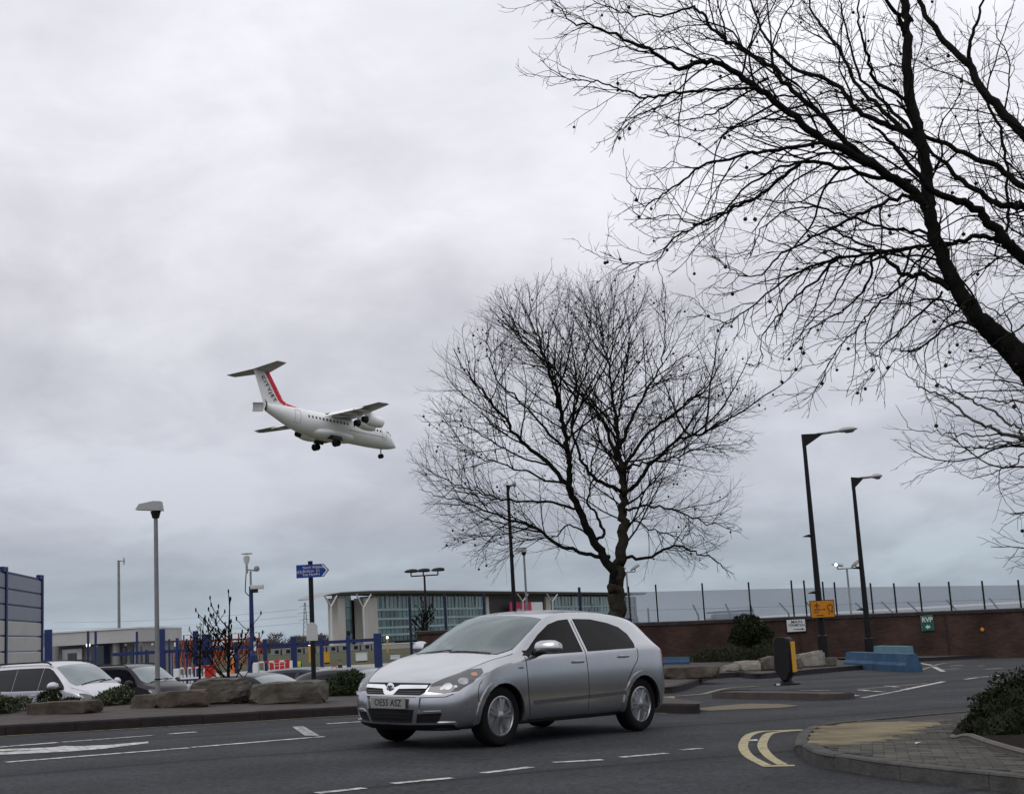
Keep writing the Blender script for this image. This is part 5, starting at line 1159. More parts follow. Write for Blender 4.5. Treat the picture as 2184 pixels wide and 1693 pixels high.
W1 = limb_paths(WS, ZR, DR); W2 = populate(W1[1:], 2, .55, .36, .9, 30, .009, .0042, .05, .15, .9, .12, start=.3, bias=(-.3, 0, .15)); W3 = populate(W2, 3, .45, .5, .5, 30, .008, .0036, .06, .2, .9, .1, start=.2)
W1[0] = (W1[0][0], np.linspace(.17, .08, len(W1[0][0])))
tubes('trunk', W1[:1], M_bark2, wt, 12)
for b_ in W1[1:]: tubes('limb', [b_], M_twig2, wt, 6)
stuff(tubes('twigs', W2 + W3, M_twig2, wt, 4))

# ---- young trees with knuckled twig ends
def young(px, ptop, pbase, Y, label, scale=1.0, seed=1, lean=0):
    st = np.random.RandomState(seed); t = thing('young_tree', label, 'tree')
    b = at(px, pbase, Y); top = at(px, ptop, Y); zg = LOW if b.x < -5 else gz(b.x); H = top.z - zg
    B0 = np.array([b.x, b.y, zg]); tr = (np.array([B0, B0 + [0, 0, H * .35], B0 + [.03, 0, H * .55], B0 + [.05 + lean, .02, H * .78]]), np.array([.055, .045, .032, .022]) * scale)
    tubes('trunk', [tr], M_bark, t, 8); br = []
    for k in range(26):
        f = st.uniform(.36, .98); p = B0 + [.04 * f, 0, H * .78 * f]; az = st.uniform(0, 2 * pi); L = (1.15 - f * .55) * H * .36 * st.uniform(.7, 1.1)
        br.append(grow(p, [cos(az), sin(az), .75], L, .014 * scale, .008 * scale, .05, .0, 0, .12, 1.1))
    br.append((np.array([tr[0][-1], tr[0][-1] + [.02, 0, H * .12], tr[0][-1] + [.0, 0, H * .22]]), np.array([.02, .014, .010]) * scale))
    kn = []; tw = []
    for P, r in br:
        for k in range(st.randint(2, 4)):
            i = st.randint(len(P) // 2, len(P)); az = st.uniform(0, 2 * pi); q = grow(P[i], [cos(az) * .7, sin(az) * .7, .7], H * .09 * st.uniform(.7, 1.3), .009 * scale, .006 * scale, .05, 0, 0, .08, 1.5); tw.append(q)
    for P, r in br + tw: kn.append((np.array([P[-1] - [0, 0, .03], P[-1], P[-1] + [0, 0, .05], P[-1] + [0, 0, .07]]), np.array([.008, .019, .016, .004]) * scale))
    tubes('crown', br + tw, M_bark, t, 5); stuff(tubes('buds', kn, M_bark, t, 6)); return t
rs = np.random.RandomState(5)
young(488, 1262, 1560, 31.0, 'young bare tree with knuckled twigs in front of the orange gantry', 1.0, 3)
young(906, 1284, 1420, 62.0, 'young bare tree with knuckled twigs in front of the glass office building', 1.6, 8)
young(427, 1330, 1500, 60.0, 'small bare sapling beside the blue fence posts', 1.2, 12)

# ---- shrubs
M_leaf = mat('dark_evergreen_leaf', (0.014, 0.022, 0.009), 0.6, 0, 0, 2.0, col2=(0.032, 0.044, 0.016), spec=0.15)
M_leaf2 = mat('dull_green_leaf', (0.030, 0.040, 0.020), 0.6, 0, 0, 2.0, col2=(0.065, 0.075, 0.035), spec=0.3)
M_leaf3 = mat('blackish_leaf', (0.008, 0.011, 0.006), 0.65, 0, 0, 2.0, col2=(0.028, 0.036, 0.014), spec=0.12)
M_dry = mat('dry_stem', (0.05, 0.045, 0.028), 0.9, 0, 0.4, 9)
def leaf_cloud(name, blobs, n, size, m, parent, seed, aspect=.45, shell=.55):
    st = np.random.RandomState(seed); w = np.array([b[1][0] * b[1][2] for b in blobs]); w /= w.sum(); V = []
    idx = st.choice(len(blobs), n, p=w)
    C = np.array([blobs[i][0] for i in idx]); A = np.array([blobs[i][1] for i in idx])
    d = st.normal(0, 1, (n, 3)); d /= np.linalg.norm(d, axis=1, keepdims=True); rr = shell + (1 - shell) * st.rand(n, 1) ** .6
    lump = 1 + .16 * np.sin(d[:, :1] * 7 + idx[:, None]) * np.cos(d[:, 2:] * 6 + idx[:, None] * 2)
    P = C + d * A * rr * lump
    t = d * .7 + st.normal(0, .7, (n, 3)) + [0, 0, .25]; t /= np.linalg.norm(t, axis=1, keepdims=True)
    s = np.cross(t, st.normal(0, 1, (n, 3))); s /= np.linalg.norm(s, axis=1, keepdims=True); nn = np.cross(t, s)
    L = size * st.uniform(.6, 1.3, (n, 1)); W = L * aspect
    q = [P - t * L * .5, P + s * W * .5 + nn * W * .12, P + t * L * .55, P - s * W * .5 + nn * W * .12]
    V = np.stack(q, 1).reshape(-1, 3).astype(np.float32); F = np.arange(4 * n, dtype=np.int32).reshape(-1, 4)
    V[:, 2] = np.maximum(V[:, 2], min(b[0][2] - b[1][2] for b in blobs) - .02)
    return stuff(npmesh(name, V, F, m, parent))
def shrub(name, label, cat, blobs, n, size, m, seed, aspect=.45, stems=10, group=None, spread=.3, core=False):
    zb = min(b[0][2] - b[1][2] * .9 for b in blobs); c = blobs[0][0]
    t = thing(name, label, cat, (0, 0, 0), group=group); leaf_cloud('foliage', blobs, n, size, m, t, seed, aspect)
    st = np.random.RandomState(seed + 1); S = []
    for b in blobs:
        for k in range(stems):
            d = st.normal(0, 1, 3); d[2] = abs(d[2]); d = unit(d); e_ = np.array(b[0]) + d * np.array(b[1]) * st.uniform(.7, 1.08); s0 = np.array([b[0][0] + st.normal(0, b[1][0] * spread), b[0][1] + st.normal(0, b[1][1] * spread), zb - .05]); S.append((np.array([s0, (s0 + e_) / 2 + st.normal(0, .03, 3), e_]), np.array([.010, .007, .003])))
    tubes('stems', S, M_dry, t, 4)
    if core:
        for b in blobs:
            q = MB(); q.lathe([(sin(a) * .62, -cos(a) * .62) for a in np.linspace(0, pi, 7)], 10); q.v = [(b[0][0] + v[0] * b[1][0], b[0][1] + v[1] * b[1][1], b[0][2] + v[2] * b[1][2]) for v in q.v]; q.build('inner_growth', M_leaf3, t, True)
    return t
def blob(px, py, Y, rx, ry, rz): v = at(px, py, Y); return ((v.x, v.y, v.z), (rx, ry, rz))
# clipped hedge in the planting bed on the right
hb = []
for px, py, Y, rx, ry, rz in ((2098, 1548, 15.2, .24, .35, .17), (2135, 1530, 15.2, .36, .5, .32), (2185, 1520, 15.2, .46, .6, .44), (2250, 1510, 15.2, .56, .7, .54), (2340, 1495, 15.2, .7, .8, .66), (2170, 1556, 14.6, .36, .35, .20), (2240, 1560, 14.4, .5, .4, .28), (2340, 1570, 14.0, .6, .5, .35)): hb.append(blob(px, py, Y, rx, ry, rz))
shrub('hedge', 'dark evergreen hedge in the planting bed at the right edge', 'hedge', hb, 26000, .05, M_leaf3, 21, .5, 10, core=True)
shrub('shrub', 'low green shrub between the flat boulder and the brown boulders', 'shrub', [blob(232, 1492, 22.6, .24, .3, .17), blob(262, 1486, 22.8, .20, .25, .20), blob(212, 1500, 22.3, .16, .25, .12)], 2600, .07, M_leaf2, 31, .4, 8)
shrub('shrub', 'dark green shrub at the far left edge of the pavement', 'shrub', [blob(10, 1504, 20.6, .20, .3, .13), blob(42, 1497, 21.2, .20, .3, .09), blob(-30, 1500, 20.4, .3, .3, .16)], 1800, .07, M_leaf2, 32, .4, 8)
shrub('shrub', 'tiny dark shrub rising behind the flat boulder', 'shrub', [blob(100, 1490, 22.6, .16, .2, .15), blob(118, 1484, 22.7, .10, .15, .12), blob(150, 1494, 22.6, .16, .2, .07)], 1100, .06, M_leaf3, 33, .4, 8)
shrub('shrub', 'bushy dark green shrub between the blue sign post and the hatchback', 'shrub', [blob(722, 1466, 25.0, .34, .4, .26), blob(750, 1456, 25.2, .30, .35, .26), blob(768, 1474, 25.0, .28, .35, .22), blob(700, 1478, 24.8, .22, .3, .16)], 5200, .06, M_leaf, 34, .4, 10)
shrub('shrub', 'dark rounded shrub trimmed on a stem against the brick wall', 'shrub', [blob(1598, 1345, 50.0, .68, .6, .44), blob(1582, 1360, 50.0, .5, .5, .28), blob(1618, 1358, 50.0, .55, .5, .32), blob(1592, 1320, 50.2, .50, .4, .18), blob(1600, 1385, 50.0, .12, .12, .3)], 7000, .10, M_leaf3, 35, .45, 8)
wv = [blob(x, y, 46.5 + (k % 3) * .5, .55, .4, h) for k, (x, y, h) in enumerate(((1478, 1408, .20), (1505, 1402, .26), (1532, 1398, .30), (1560, 1396, .30), (1590, 1400, .28), (1618, 1396, .32), (1645, 1388, .45), (1490, 1412, .20), (1540, 1408, .25)))]
wd = shrub('weed_patch', 'ragged weeds and tall grass growing along the foot of the brick wall', 'weeds', wv, 5200, .15, M_leaf, 36, .16, 26, spread=.6)
# ================================================================== WALL AND FENCE ON THE RIGHT
def brick_mat(name):
    m = bpy.data.materials.new(name); m.use_nodes = True; MATS[name] = m; t = m.node_tree; b = t.nodes['Principled BSDF']; b.inputs['Roughness'].default_value = .9; b.inputs['Specular IOR Level'].default_value = .2
    tcn = t.nodes.new('ShaderNodeTexCoord'); mp = t.nodes.new('ShaderNodeMapping'); mp.inputs['Rotation'].default_value = (radians(90), 0, 0); t.links.new(tcn.outputs['Object'], mp.inputs[0])
    br = t.nodes.new('ShaderNodeTexBrick'); br.inputs['Scale'].default_value = 1.0; br.inputs['Brick Width'].default_value = .225; br.inputs['Row Height'].default_value = .075; br.inputs['Mortar Size'].default_value = .006
    br.inputs['Color1'].default_value = (.066, .038, .031, 1); br.inputs['Color2'].default_value = (.045, .027, .023, 1); br.inputs['Mortar'].default_value = (.042, .034, .030, 1); t.links.new(mp.outputs[0], br.inputs['Vector'])
    n = t.nodes.new('ShaderNodeTexNoise'); n.inputs['Scale'].default_value = .9; n.inputs['Detail'].default_value = 7; t.links.new(tcn.outputs['Object'], n.inputs['Vector'])
    r = t.nodes.new('ShaderNodeValToRGB'); r.color_ramp.elements[0].position = .3; r.color_ramp.elements[1].position = .7; r.color_ramp.elements[0].color = (.55, .55, .58, 1); r.color_ramp.elements[1].color = (1.35, 1.3, 1.25, 1); t.links.new(n.outputs['Fac'], r.inputs[0])
    x = t.nodes.new('ShaderNodeMixRGB'); x.blend_type = 'MULTIPLY'; x.inputs[0].default_value = 1; t.links.new(br.outputs['Color'], x.inputs[1]); t.links.new(r.outputs[0], x.inputs[2]); t.links.new(x.outputs[0], b.inputs['Base Color'])
    bp = t.nodes.new('ShaderNodeBump'); bp.inputs['Strength'].default_value = .6; bp.inputs['Distance'].default_value = .008; bp.invert = True; t.links.new(br.outputs['Fac'], bp.inputs['Height']); t.links.new(bp.outputs[0], b.inputs['Normal'])
    return m
M_brick = brick_mat('dark_red_brick')
M_coping = mat('dark_coping_stone', (0.035, 0.030, 0.03), .9, 0, .3, 3)
M_black = mat('black_street_paint', (0.008, 0.008, 0.009), 0.5, 0, 0.2, 4, spec=.2)
M_grey = mat('galvanised_grey', (0.20, 0.20, 0.205), 0.5, 0.3, 0.15, 3)
M_lgrey = mat('lamp_head_grey', (0.33, 0.33, 0.34), 0.45, 0.1, 0.08, 3)
M_blue = mat('royal_blue_paint', (0.008, 0.019, 0.085), 0.5, 0, 0.12, 2, spec=.3)
WYD = 52.0
def wtop(x): return 1.47 - 0.0185 * (x + 4.2)
wall = thing('brick_wall', 'long dark red-brown brick wall with dark coping along the far pavement', 'wall')
wx = [-4.1] + list(np.arange(-1, 29, 3.0)) + [30]
mb = MB()
for a, b in zip(wx, wx[1:]):
    mb.add([(a, WYD, gz(a) - .3), (b, WYD, gz(b) - .3), (b, WYD, wtop(b) - .13), (a, WYD, wtop(a) - .13), (a, WYD + .33, gz(a) - .3), (b, WYD + .33, gz(b) - .3), (b, WYD + .33, wtop(b) - .13), (a, WYD + .33, wtop(a) - .13)], [(0, 1, 2, 3), (5, 4, 7, 6), (3, 2, 6, 7)])
mb.add([(-4.1, WYD, gz(-4.1) - .3), (-4.1, WYD + .33, gz(-4.1) - .3), (-4.1, WYD + .33, wtop(-4.1) - .13), (-4.1, WYD, wtop(-4.1) - .13)], [(0, 1, 2, 3)])
mb.build('brickwork', M_brick, wall, fix=False)
cx0 = -4.15
while cx0 < 30:
    b = min(30, cx0 + .9); MB().loft([[Vector((x, WYD + yy, wtop(x) + zz)) for yy, zz in ((-.05, -.128), (-.05, -.03), (.165, .0), (.38, -.03), (.38, -.128))] for x in (cx0 + .005, b - .005)]).build('coping_stone', M_coping, wall); cx0 = b
for px in (1705, 2020, 2190):
    v = at(px, 1350, WYD); MB().bbox((v.x, WYD - .02, (wtop(v.x) + gz(v.x)) / 2 - .1), (.035, .05, wtop(v.x) - gz(v.x) - .1), .01).build('movement_joint', M_coping, wall)
# mesh fence on top of the wall
def mesh_mat(name, col, dens):
    """welded mesh far finer than a pixel here: partly covering sheet with slow uneven density and fine vertical wires"""
    m = bpy.data.materials.new(name); m.use_nodes = True; MATS[name] = m; t = m.node_tree; b = t.nodes['Principled BSDF']; b.inputs['Base Color'].default_value = (*col, 1); b.inputs['Roughness'].default_value = .7
    tcn = t.nodes.new('ShaderNodeTexCoord'); w = t.nodes.new('ShaderNodeTexWave'); w.wave_type = 'BANDS'; w.bands_direction = 'X'; w.inputs['Scale'].default_value = 3.0; t.links.new(tcn.outputs['Object'], w.inputs['Vector'])
    mr = t.nodes.new('ShaderNodeMapRange'); mr.inputs[3].default_value = dens - .03; mr.inputs[4].default_value = dens + .03; t.links.new(w.outputs['Fac'], mr.inputs[0]); t.links.new(mr.outputs[0], b.inputs['Alpha'])
    return m
M_mesh = mesh_mat('welded_mesh', (0.27, 0.305, 0.355), .70)
fence = thing('mesh_fence', 'tall see-through mesh fence on black posts behind the brick wall', 'fence')
tops = [(1340, 1250), (1398, 1246), (1497, 1243), (1596, 1241), (1687, 1237), (1714, 1237), (1754, 1240), (1779, 1241), (1856, 1243), (1906, 1243), (1960, 1242), (2023, 1240), (2094, 1238), (2171, 1236), (2260, 1232)]
FY = WYD + .5; FP = []
for px, py in tops:
    v = at(px, py, FY); FP.append(v); MB().bbox((v.x, FY, (v.z + wtop(v.x) - .6) / 2), (.06, .06, v.z - wtop(v.x) + .6), .008).build('post', M_black, fence)
mtop = lambda px: at(px, 1262 - (px - 1360) * .0235 if px < 1800 else 1252 + (px - 1800) * -.012, FY).z
for (pa, a), (pb, b) in zip(zip([t[0] for t in tops], FP), zip([t[0] for t in tops[1:]], FP[1:])):
    MB().add([(a.x + .04, FY, wtop(a.x) - .35), (b.x - .04, FY, wtop(b.x) - .35), (b.x - .04, FY, mtop(pb)), (a.x + .04, FY, mtop(pa))], [(0, 1, 2, 3)]).build('mesh_panel', M_mesh, fence)
for px, py, dx, s in ((1350, 1295, -.14, 0), (1382, 1297, 0, 0), (1478, 1290, -.18, 0), (1547, 1288, -.16, 0), (1662, 1286, -.34, 1), (1718, 1284, -.40, 1), (1824, 1286, -.42, 1), (1880, 1284, -.40, 1), (1935, 1284, -.40, 1), (2018, 1280, -.38, 1), (2110, 1276, -.3, 1), (1600, 1290, -.12, 0)):
    v = at(px, py, FY + 3); MB().tube([(v.x - dx, FY + 3, wtop(v.x) - 1.6), (v.x - dx, FY + 3, v.z - .42), (v.x, FY + 3, v.z + .02)], .038, 6).build('barbed_wire_arm', M_black, fence)
MB().tube([at(1345, 1302, FY + 3), at(1700, 1292, FY + 3), at(2184, 1276, FY + 3)], .008, 4).build('wire', M_black, fence)
# a low white hall and a dark lorry seen through the fence
M_hall = mat('white_hall_cladding', (0.72, 0.73, 0.74), .6, 0, .06, .1)
hall = thing('white_hall', 'long low white hall roof seen through the mesh fence', 'building')
a, b = at(1330, 1306, 210), at(2300, 1268, 210); zt = EYE + .35
MB().loft([[Vector((x, 210 + yy, zz)) for yy, zz in ((0, FIELD), (0, zt - .3), (9, zt), (18, zt - .3), (18, FIELD))] for x in (a.x, b.x)]).build('shell', M_hall, hall)
for i in range(18):
    x = a.x + (b.x - a.x) * (i + .5) / 18; MB().bbox((x, 209.9, EYE - 1.2), (3.0, .12, .6), .03).build('window', M_sideglass, hall)
lor = thing('flatbed_truck', 'dark open-sided truck cab just showing above the brick wall near the round shrub', 'truck')
v = at(1560, 1316, 58); MB().bbox((v.x - .05, 58, .25), (2.0, 1.8, 2.2), .15).build('cab', M_blackpaint, lor); MB().bbox((v.x - .05, 57.95, v.z + .0), (1.4, 1.78, .34), .03).build('window', M_screen2, lor); MB().bbox((v.x - .05, 58, v.z + .24), (1.75, 1.8, .07), .02).build('roof', M_blk, lor); MB().bbox((v.x + 2.6, 58, v.z - .75), (3.2, 1.8, 1.2), .08).build('load_bed', M_blk, lor)
cab = thing('blue_cabin', 'small blue cabin with sloped roof behind the wall, right of the tree trunk', 'cabin')
v = at(1345, 1316, 56); MB().loft([[Vector((v.x + x, 56 + yy, zz)) for x, zz in ((-.9, -.6), (-.9, v.z - .15), (-.35, v.z), (.15, v.z - .05), (.75, v.z - .55), (.75, -.6))] for yy in (0, 1.6)]).build('shell', M_blue, cab)

# ================================================================== SIGNS ON THE WALL AND LAMP POST
M_signw = mat('white_sign_face', (0.55, 0.57, 0.57), .5, 0, .05, 4)
M_signo = mat('amber_sign_face', (0.50, 0.19, 0.012), .5, 0, .08, 4)
M_signg = mat('green_sign_face', (0.012, 0.10, 0.065), .5, 0, .06, 4)
M_ghost = mat('dark_brown_print', (0.13, 0.045, 0.01), .6)
def board(name, label, px0, py0, px1, py1, Y, face, edge, rw=.03, rc=.05):
    a, b = at(px0, py0, Y), at(px1, py1, Y); c = (a + b) / 2; w, h = abs(b.x - a.x), abs(a.z - b.z)
    t = thing(name, label, 'sign', (c.x, c.y, c.z))
    MB().bbox((0, .012, 0), (w, .022, h), .008).build('sign_plate', edge, t); MB().bbox((0, -.004, 0), (w - 2 * rw, .016, h - 2 * rw), .006).build('sign_face', face, t)
    return t, w, h
t, w, h = board('direction_sign', 'white MAIN TERMINAL sign with black arrow on the brick wall', 1675, 1320, 1721, 1347, WYD - .06, M_signw, M_black, .035)
text('MAIN', .155, M_ink, t, face_M(.03, -.013, h * .26), bold=.001, sx=1.1); text('TERMINAL', .135, M_ink, t, face_M(.02, -.013, h * .02), bold=.001, sx=1.05)
MB().prism([(-.18, .012), (.14, .012), (.14, .04), (.24, 0), (.14, -.04), (.14, -.012), (-.18, -.012)], 0, .004, face_M(.06, -.013, -h * .27)).build('arrow', M_ink, t)
t, w, h = board('assembly_sign', 'green RVP sign with white arrow on the brick wall', 1963, 1313, 1993, 1344, WYD - .06, M_signg, mat('pale_green_edge', (.16, .26, .2), .6), .012)
text('RVP', .25, M_signw, t, face_M(0, -.013, h * .22), bold=.008, sx=.95)
MB().prism([(-.10, .0), (0, .085), (0, .045), (.085, .045), (.085, -.045), (0, -.045), (0, -.085)], 0, .004, face_M(0, -.013, -h * .24)).build('arrow', M_signw, t)
t, w, h = board('notice_sign', 'small white notice half hidden behind the round shrub', 1606, 1322, 1630, 1340, WYD - .06, M_signw, M_black, .03)
for k in range(2): MB().bbox((0, -.014, .06 - .12 * k), (w * .6, .006, .03), .002).build('print_line', M_ghost, t)
orange_mark = tag(MB().lathe([(0, -.02), (.06, -.018), (.075, 0), (.05, .015), (0, .02)], 12, 'Y', at(2095, 1342, WYD - .03)).build('orange_lamp', mat('orange_plastic', (.55, .20, .03), .5), None, True), 'small round orange lamp on the brick wall at the right', 'lamp')

# ================================================================== LAMP POSTS
def street_lamp(label, base, top, arm, Y, rb, rt, head_len, sign=False, steps=(), group='black street lamps by the wall'):
    b = at(*base, Y); zb = gz(b.x) + .1; tp = at(*top, Y); e_ = at(*arm, Y)
    t = thing('street_lamp', label, 'street lamp', (b.x, Y, zb), group=group); H = tp.z - zb; ox = tp.x - b.x
    ox = 0.0
    MB().tube([(0, 0, -.1), (0, 0, H * .11), (0, 0, H * .115)], [rb * 1.45, rb * 1.4, rb * 1.05], 14).build('base_section', M_black, t, True)
    MB().tube([(0, 0, H * .11), (0, 0, H * .5), (ox, 0, H)], [rb, (rb + rt) / 2, rt], 14).build('pole', M_black, t, True)
    ax_, az_ = (e_.x - tp.x), (e_.z - tp.z); az_ = max(.05, az_)
    MB().loft([[Vector((x, yy, zz)) for x, zz in ((-rt, H + .06), (-rt, H - .42), (ax_ * .32, H + az_ * .3 - .06), (ax_ * .36, H + az_ * .36))] for yy in (-rt * .8, rt * .8)]).build('bracket', M_black, t)
    MB().tube([(ax_ * .25, 0, H + az_ * .24), (ax_ * .68, 0, H + az_ * .7)], [.045, .04], 8).build('arm', M_grey, t, True)
    x0, z0 = ax_ * .62, H + az_ * .66; x1 = ax_
    prof = [(0, .02, .03), (.12, .13, .07), (.3, .17, .10), (.6, .18, .10), (.85, .14, .07), (1, .03, .02)]
    hd = MB().loft([[Vector((x0 + (x1 - x0) * f, w_ * cos(a), z0 + (az_ * .34) * f + hh * sin(a) * (1.0 if sin(a) > 0 else .7))) for a in np.linspace(0, 2 * pi, 14, endpoint=False)] for f, w_, hh in prof]).build('lantern', M_lgrey, t, True)
    MB().loft([[Vector((x0 + (x1 - x0) * f, w_ * cos(a), z0 + (az_ * .34) * f - .05 + hh * sin(a))) for a in np.linspace(0, 2 * pi, 12, endpoint=False)] for f, w_, hh in ((.35, .03, .02), (.45, .12, .06), (.75, .12, .06), (.85, .03, .02))]).build('lantern_bowl', M_lens, hd, True)
    for f in steps: MB().tube([(0, 0, H * f), (-.16, -.02, H * f + .01), (-.34, -.02, H * f - .01)], [.07, .05, .012], 6).build('bracket_spike', M_black, t, True)
    return t, H
l1, H1 = street_lamp('nearer black street lamp with amber diversion sign on its post', (1758, 1405), (1712, 930), (1827, 914), 46.0, .115, .062, 1, steps=(.55, .30))
l2, H2 = street_lamp('farther black street lamp rising behind the blue concrete barriers', (1856, 1396), (1820, 1021), (1883, 1016), 49.0, .11, .06, 1, steps=(.50, .27))
l3, H3 = street_lamp('slim black street lamp in front of the office building, left of the tree', (1104, 1420), (1092, 1036), (1110, 1032), 47.0, .085, .05, 1, group='slim lamps before the offices')
# amber sign carried by the nearer lamp
t, w, h = board('diversion_sign', 'amber diversion sign with plane symbol and U-turn arrow on the lamp post', 1726, 1281, 1782, 1316, 45.75, M_signo, M_black, .025)
lp = [Vector((.31 * w + .085 * cos(a), 0, .10 * h + .085 * sin(a))) for a in np.linspace(radians(235), radians(-40), 14)]
lp = [Vector((.255 * w, 0, -.30 * h)), Vector((.265 * w, 0, -.14 * h))] + lp + [Vector((.375 * w, 0, -.13 * h))]
MB().tube([(p.x, -.016, p.z) for p in lp], .016, 4).build('loop_arrow', M_ghost, t); MB().prism([(-.055, .03), (.055, .03), (0, -.06)], 0, .004, face_M(.375 * w, -.015, -.16 * h)).build('arrow_head', M_ghost, t)
MB().prism([(0, .10), (.018, .05), (.02, .02), (.10, -.02), (.10, -.04), (.02, -.02), (.014, -.07), (.04, -.09), (.04, -.10), (0, -.092), (-.04, -.10), (-.04, -.09), (-.014, -.07), (-.02, -.02), (-.10, -.04), (-.10, -.02), (-.02, .02), (-.018, .05)], 0, .004, face_M(-.22 * w, -.015, .24 * h)).build('plane_symbol', M_ghost, t)
for zz, x0, x1 in ((-.02, -.36, -.05), (-.02, -.01, .12), (-.16, -.36, -.16), (-.34, -.26, .02)):
    MB().bbox(((x0 + x1) / 2 * w, -.014, zz * h), ((x1 - x0) * w, .006, .035), .002).build('print_line', M_ghost, t)

# floodlight masts beyond the wall
def flood_mast(label, px, ptop, Y, heads, mcol, rp=.07, group='floodlight masts', lit=None, hs=1.0):
    b = at(px, ptop, Y); t = thing('floodlight_mast', label, 'floodlight', (b.x, Y, FIELD), group=group); H = b.z - FIELD
    MB().tube([(0, 0, -.1), (0, 0, H)], [rp, rp * .7], 10).build('pole', mcol, t, True)
    xs = [hx for hx, _ in heads]; MB().tube([(min(xs), 0, H), (max(xs), 0, H)], rp * .5, 6).build('crossbar', mcol, t)
    for k, (hx, tilt) in enumerate(heads):
        Rt = Matrix.Rotation(tilt, 3, 'Y'); hd = MB()
        prof = [(0, .05, .06), (.2, .24, .17), (.55, .30, .22), (.85, .26, .20), (1, .20, .15)]
        hd.loft([[Rt @ Vector(((f - .5) * 1.0 * hs, w_ * cos(a) * hs, hh * hs * sin(a) * (1 if sin(a) > 0 else .35))) + Vector((hx, 0, H + .33 * hs)) for a in np.linspace(0, 2 * pi, 14, endpoint=False)] for f, w_, hh in prof])
        ho = hd.build('lamp_head', lit[1] if lit and k == lit[0] else mcol, t, True); MB().tube([(hx, 0, H), (hx, 0, H + .25 * hs)], rp * .5, 6).build('yoke', mcol, ho)
        if lit and k == lit[0]:
            MB().lathe([(0, 0), (.07, .01), (.08, .03), (0, .05)], 14, 'Y', (hx - .08, -.17, H + .20)).build('glowing_lens', mat('glowing_lamp', (1, 1, .95), .3, emit=1.2), ho)
    return t
flood_mast('triple-headed dark floodlight mast in front of the glass offices', 905, 1227, 150, ((-1.45, 0), (-.1, 0), (1.5, 0)), M_black, .16, hs=1.45)
flood_mast('twin-headed grey floodlight mast between the two black street lamps', 1806, 1212, 66, ((-.45, radians(12)), (.45, radians(-35))), M_grey, .06, lit=(0, M_lgrey), hs=.55)
flood_mast('grey floodlight mast half hidden behind the plane tree trunk', 1336, 1220, 70, ((-.3, 0), (.45, radians(-30))), M_grey, .06, hs=.55)
def wedge_lamp(label, px, ptop, pbase, Y, zb, w, r, flip=1, twin=False):
    b = at(px, ptop, Y); t = thing('car_park_lamp', label, 'street lamp', (b.x, Y, zb), group='wedge-headed car park lamps'); H = b.z - zb
    MB().tube([(0, 0, -.05), (0, 0, H * .30), (0, 0, H)], [r * 1.25, r, r * .85], 10).build('pole', M_grey, t, True)
    MB().tube([(0, 0, H * .32), (0, 0, H * .325)], r * 1.3, 10).build('pole_band', M_blk, t)
    MB().tube([(0, 0, H - .12), (0, 0, H + .02)], [r * 1.4, r * 2.2], 10).build('head_socket', M_blk, t)
    h = w * .42
    for s in ((1, -1) if twin else (1,)):
        f = flip * s
        MB().loft([[Vector((x * f, yy * k, H + zz)) for x, zz in ((w * .28, .02), (w * .22, h * .95), (-w * .05, h), (-w * .60, h * .80), (-w * .74, h * .30), (-w * .2, .04))] for yy, k in ((-w * .22, .8), (-w * .16, 1), (w * .16, 1), (w * .22, .8))]).build('lamp_head', M_lgrey, t)
    return t
wedge_lamp('grey car park lamp with wedge head behind the left boulders', 332, 1092, 1465, 27.0, LOW, .52, .047)
wedge_lamp('small grey wedge-headed lamp beside the slim black lamp, before the offices', 1117, 1178, 1300, 60.0, LOW, .55, .055, flip=1, twin=False)

# CCTV pole
Yc = 92.0; b = at(536, 1290, Yc); cc = thing('cctv_pole', 'blue pole with white camera mast and equipment boxes by the blue fence', 'camera pole', (b.x, Yc, FIELD))
zz_ = lambda py: at(536, py, Yc).z - FIELD
M_wbox = mat('off_white_box', (.42, .42, .42), .5, 0, .1, 2)
MB().tube([(0, 0, 0), (0, 0, zz_(1398)), (0, 0, zz_(1385))], [.33, .33, .17], 8).build('base_cabinet', M_blue, cc); MB().tube([(0, 0, zz_(1390)), (0, 0, zz_(1250))], [.17, .13], 10).build('pole', M_blue, cc, True)
MB().tube([(0, 0, zz_(1250)), (0, 0, zz_(1218))], .07, 8).tube([(-.25, 0, zz_(1214)), (.35, 0, zz_(1217))], .06, 6).tube([(-.25, 0, zz_(1205)), (-.25, 0, zz_(1222))], .08, 6).build('mast_head', M_grey, cc)
MB().lathe([(.05, zz_(1206)), (.20, zz_(1195)), (.22, zz_(1188)), (.15, zz_(1185))], 14, 'Z', (-.25, 0, 0)).lathe([(.10, zz_(1182)), (.38, zz_(1181)), (.38, zz_(1179)), (0, zz_(1178))], 16, 'Z', (-.22, 0, 0)).build('white_lamp', M_wbox, cc, True)
MB().lathe([(0, -.2), (.16, -.15), (.2, 0), (.14, .15), (0, .2)], 12, 'Z', (.42, 0, zz_(1213))).build('camera_dome', M_grey, cc, True); MB().bbox((.42, 0, zz_(1252)), (.85, .5, .28), .06).build('camera_housing', M_wbox, cc); MB().bbox((.25, 0, zz_(1259)), (.4, .4, .3), .03).build('junction_box', M_blk, cc)
MB().tube([(-.28, -.1, zz_(1222)), (-.34, -.1, zz_(1245)), (-.36, -.1, zz_(1262)), (-.12, -.1, zz_(1270))], .035, 5).build('cable', M_blk, cc); MB().bbox((.22, -.22, zz_(1378)), (.14, .12, .6), .02).build('white_plate', M_signw, cc)

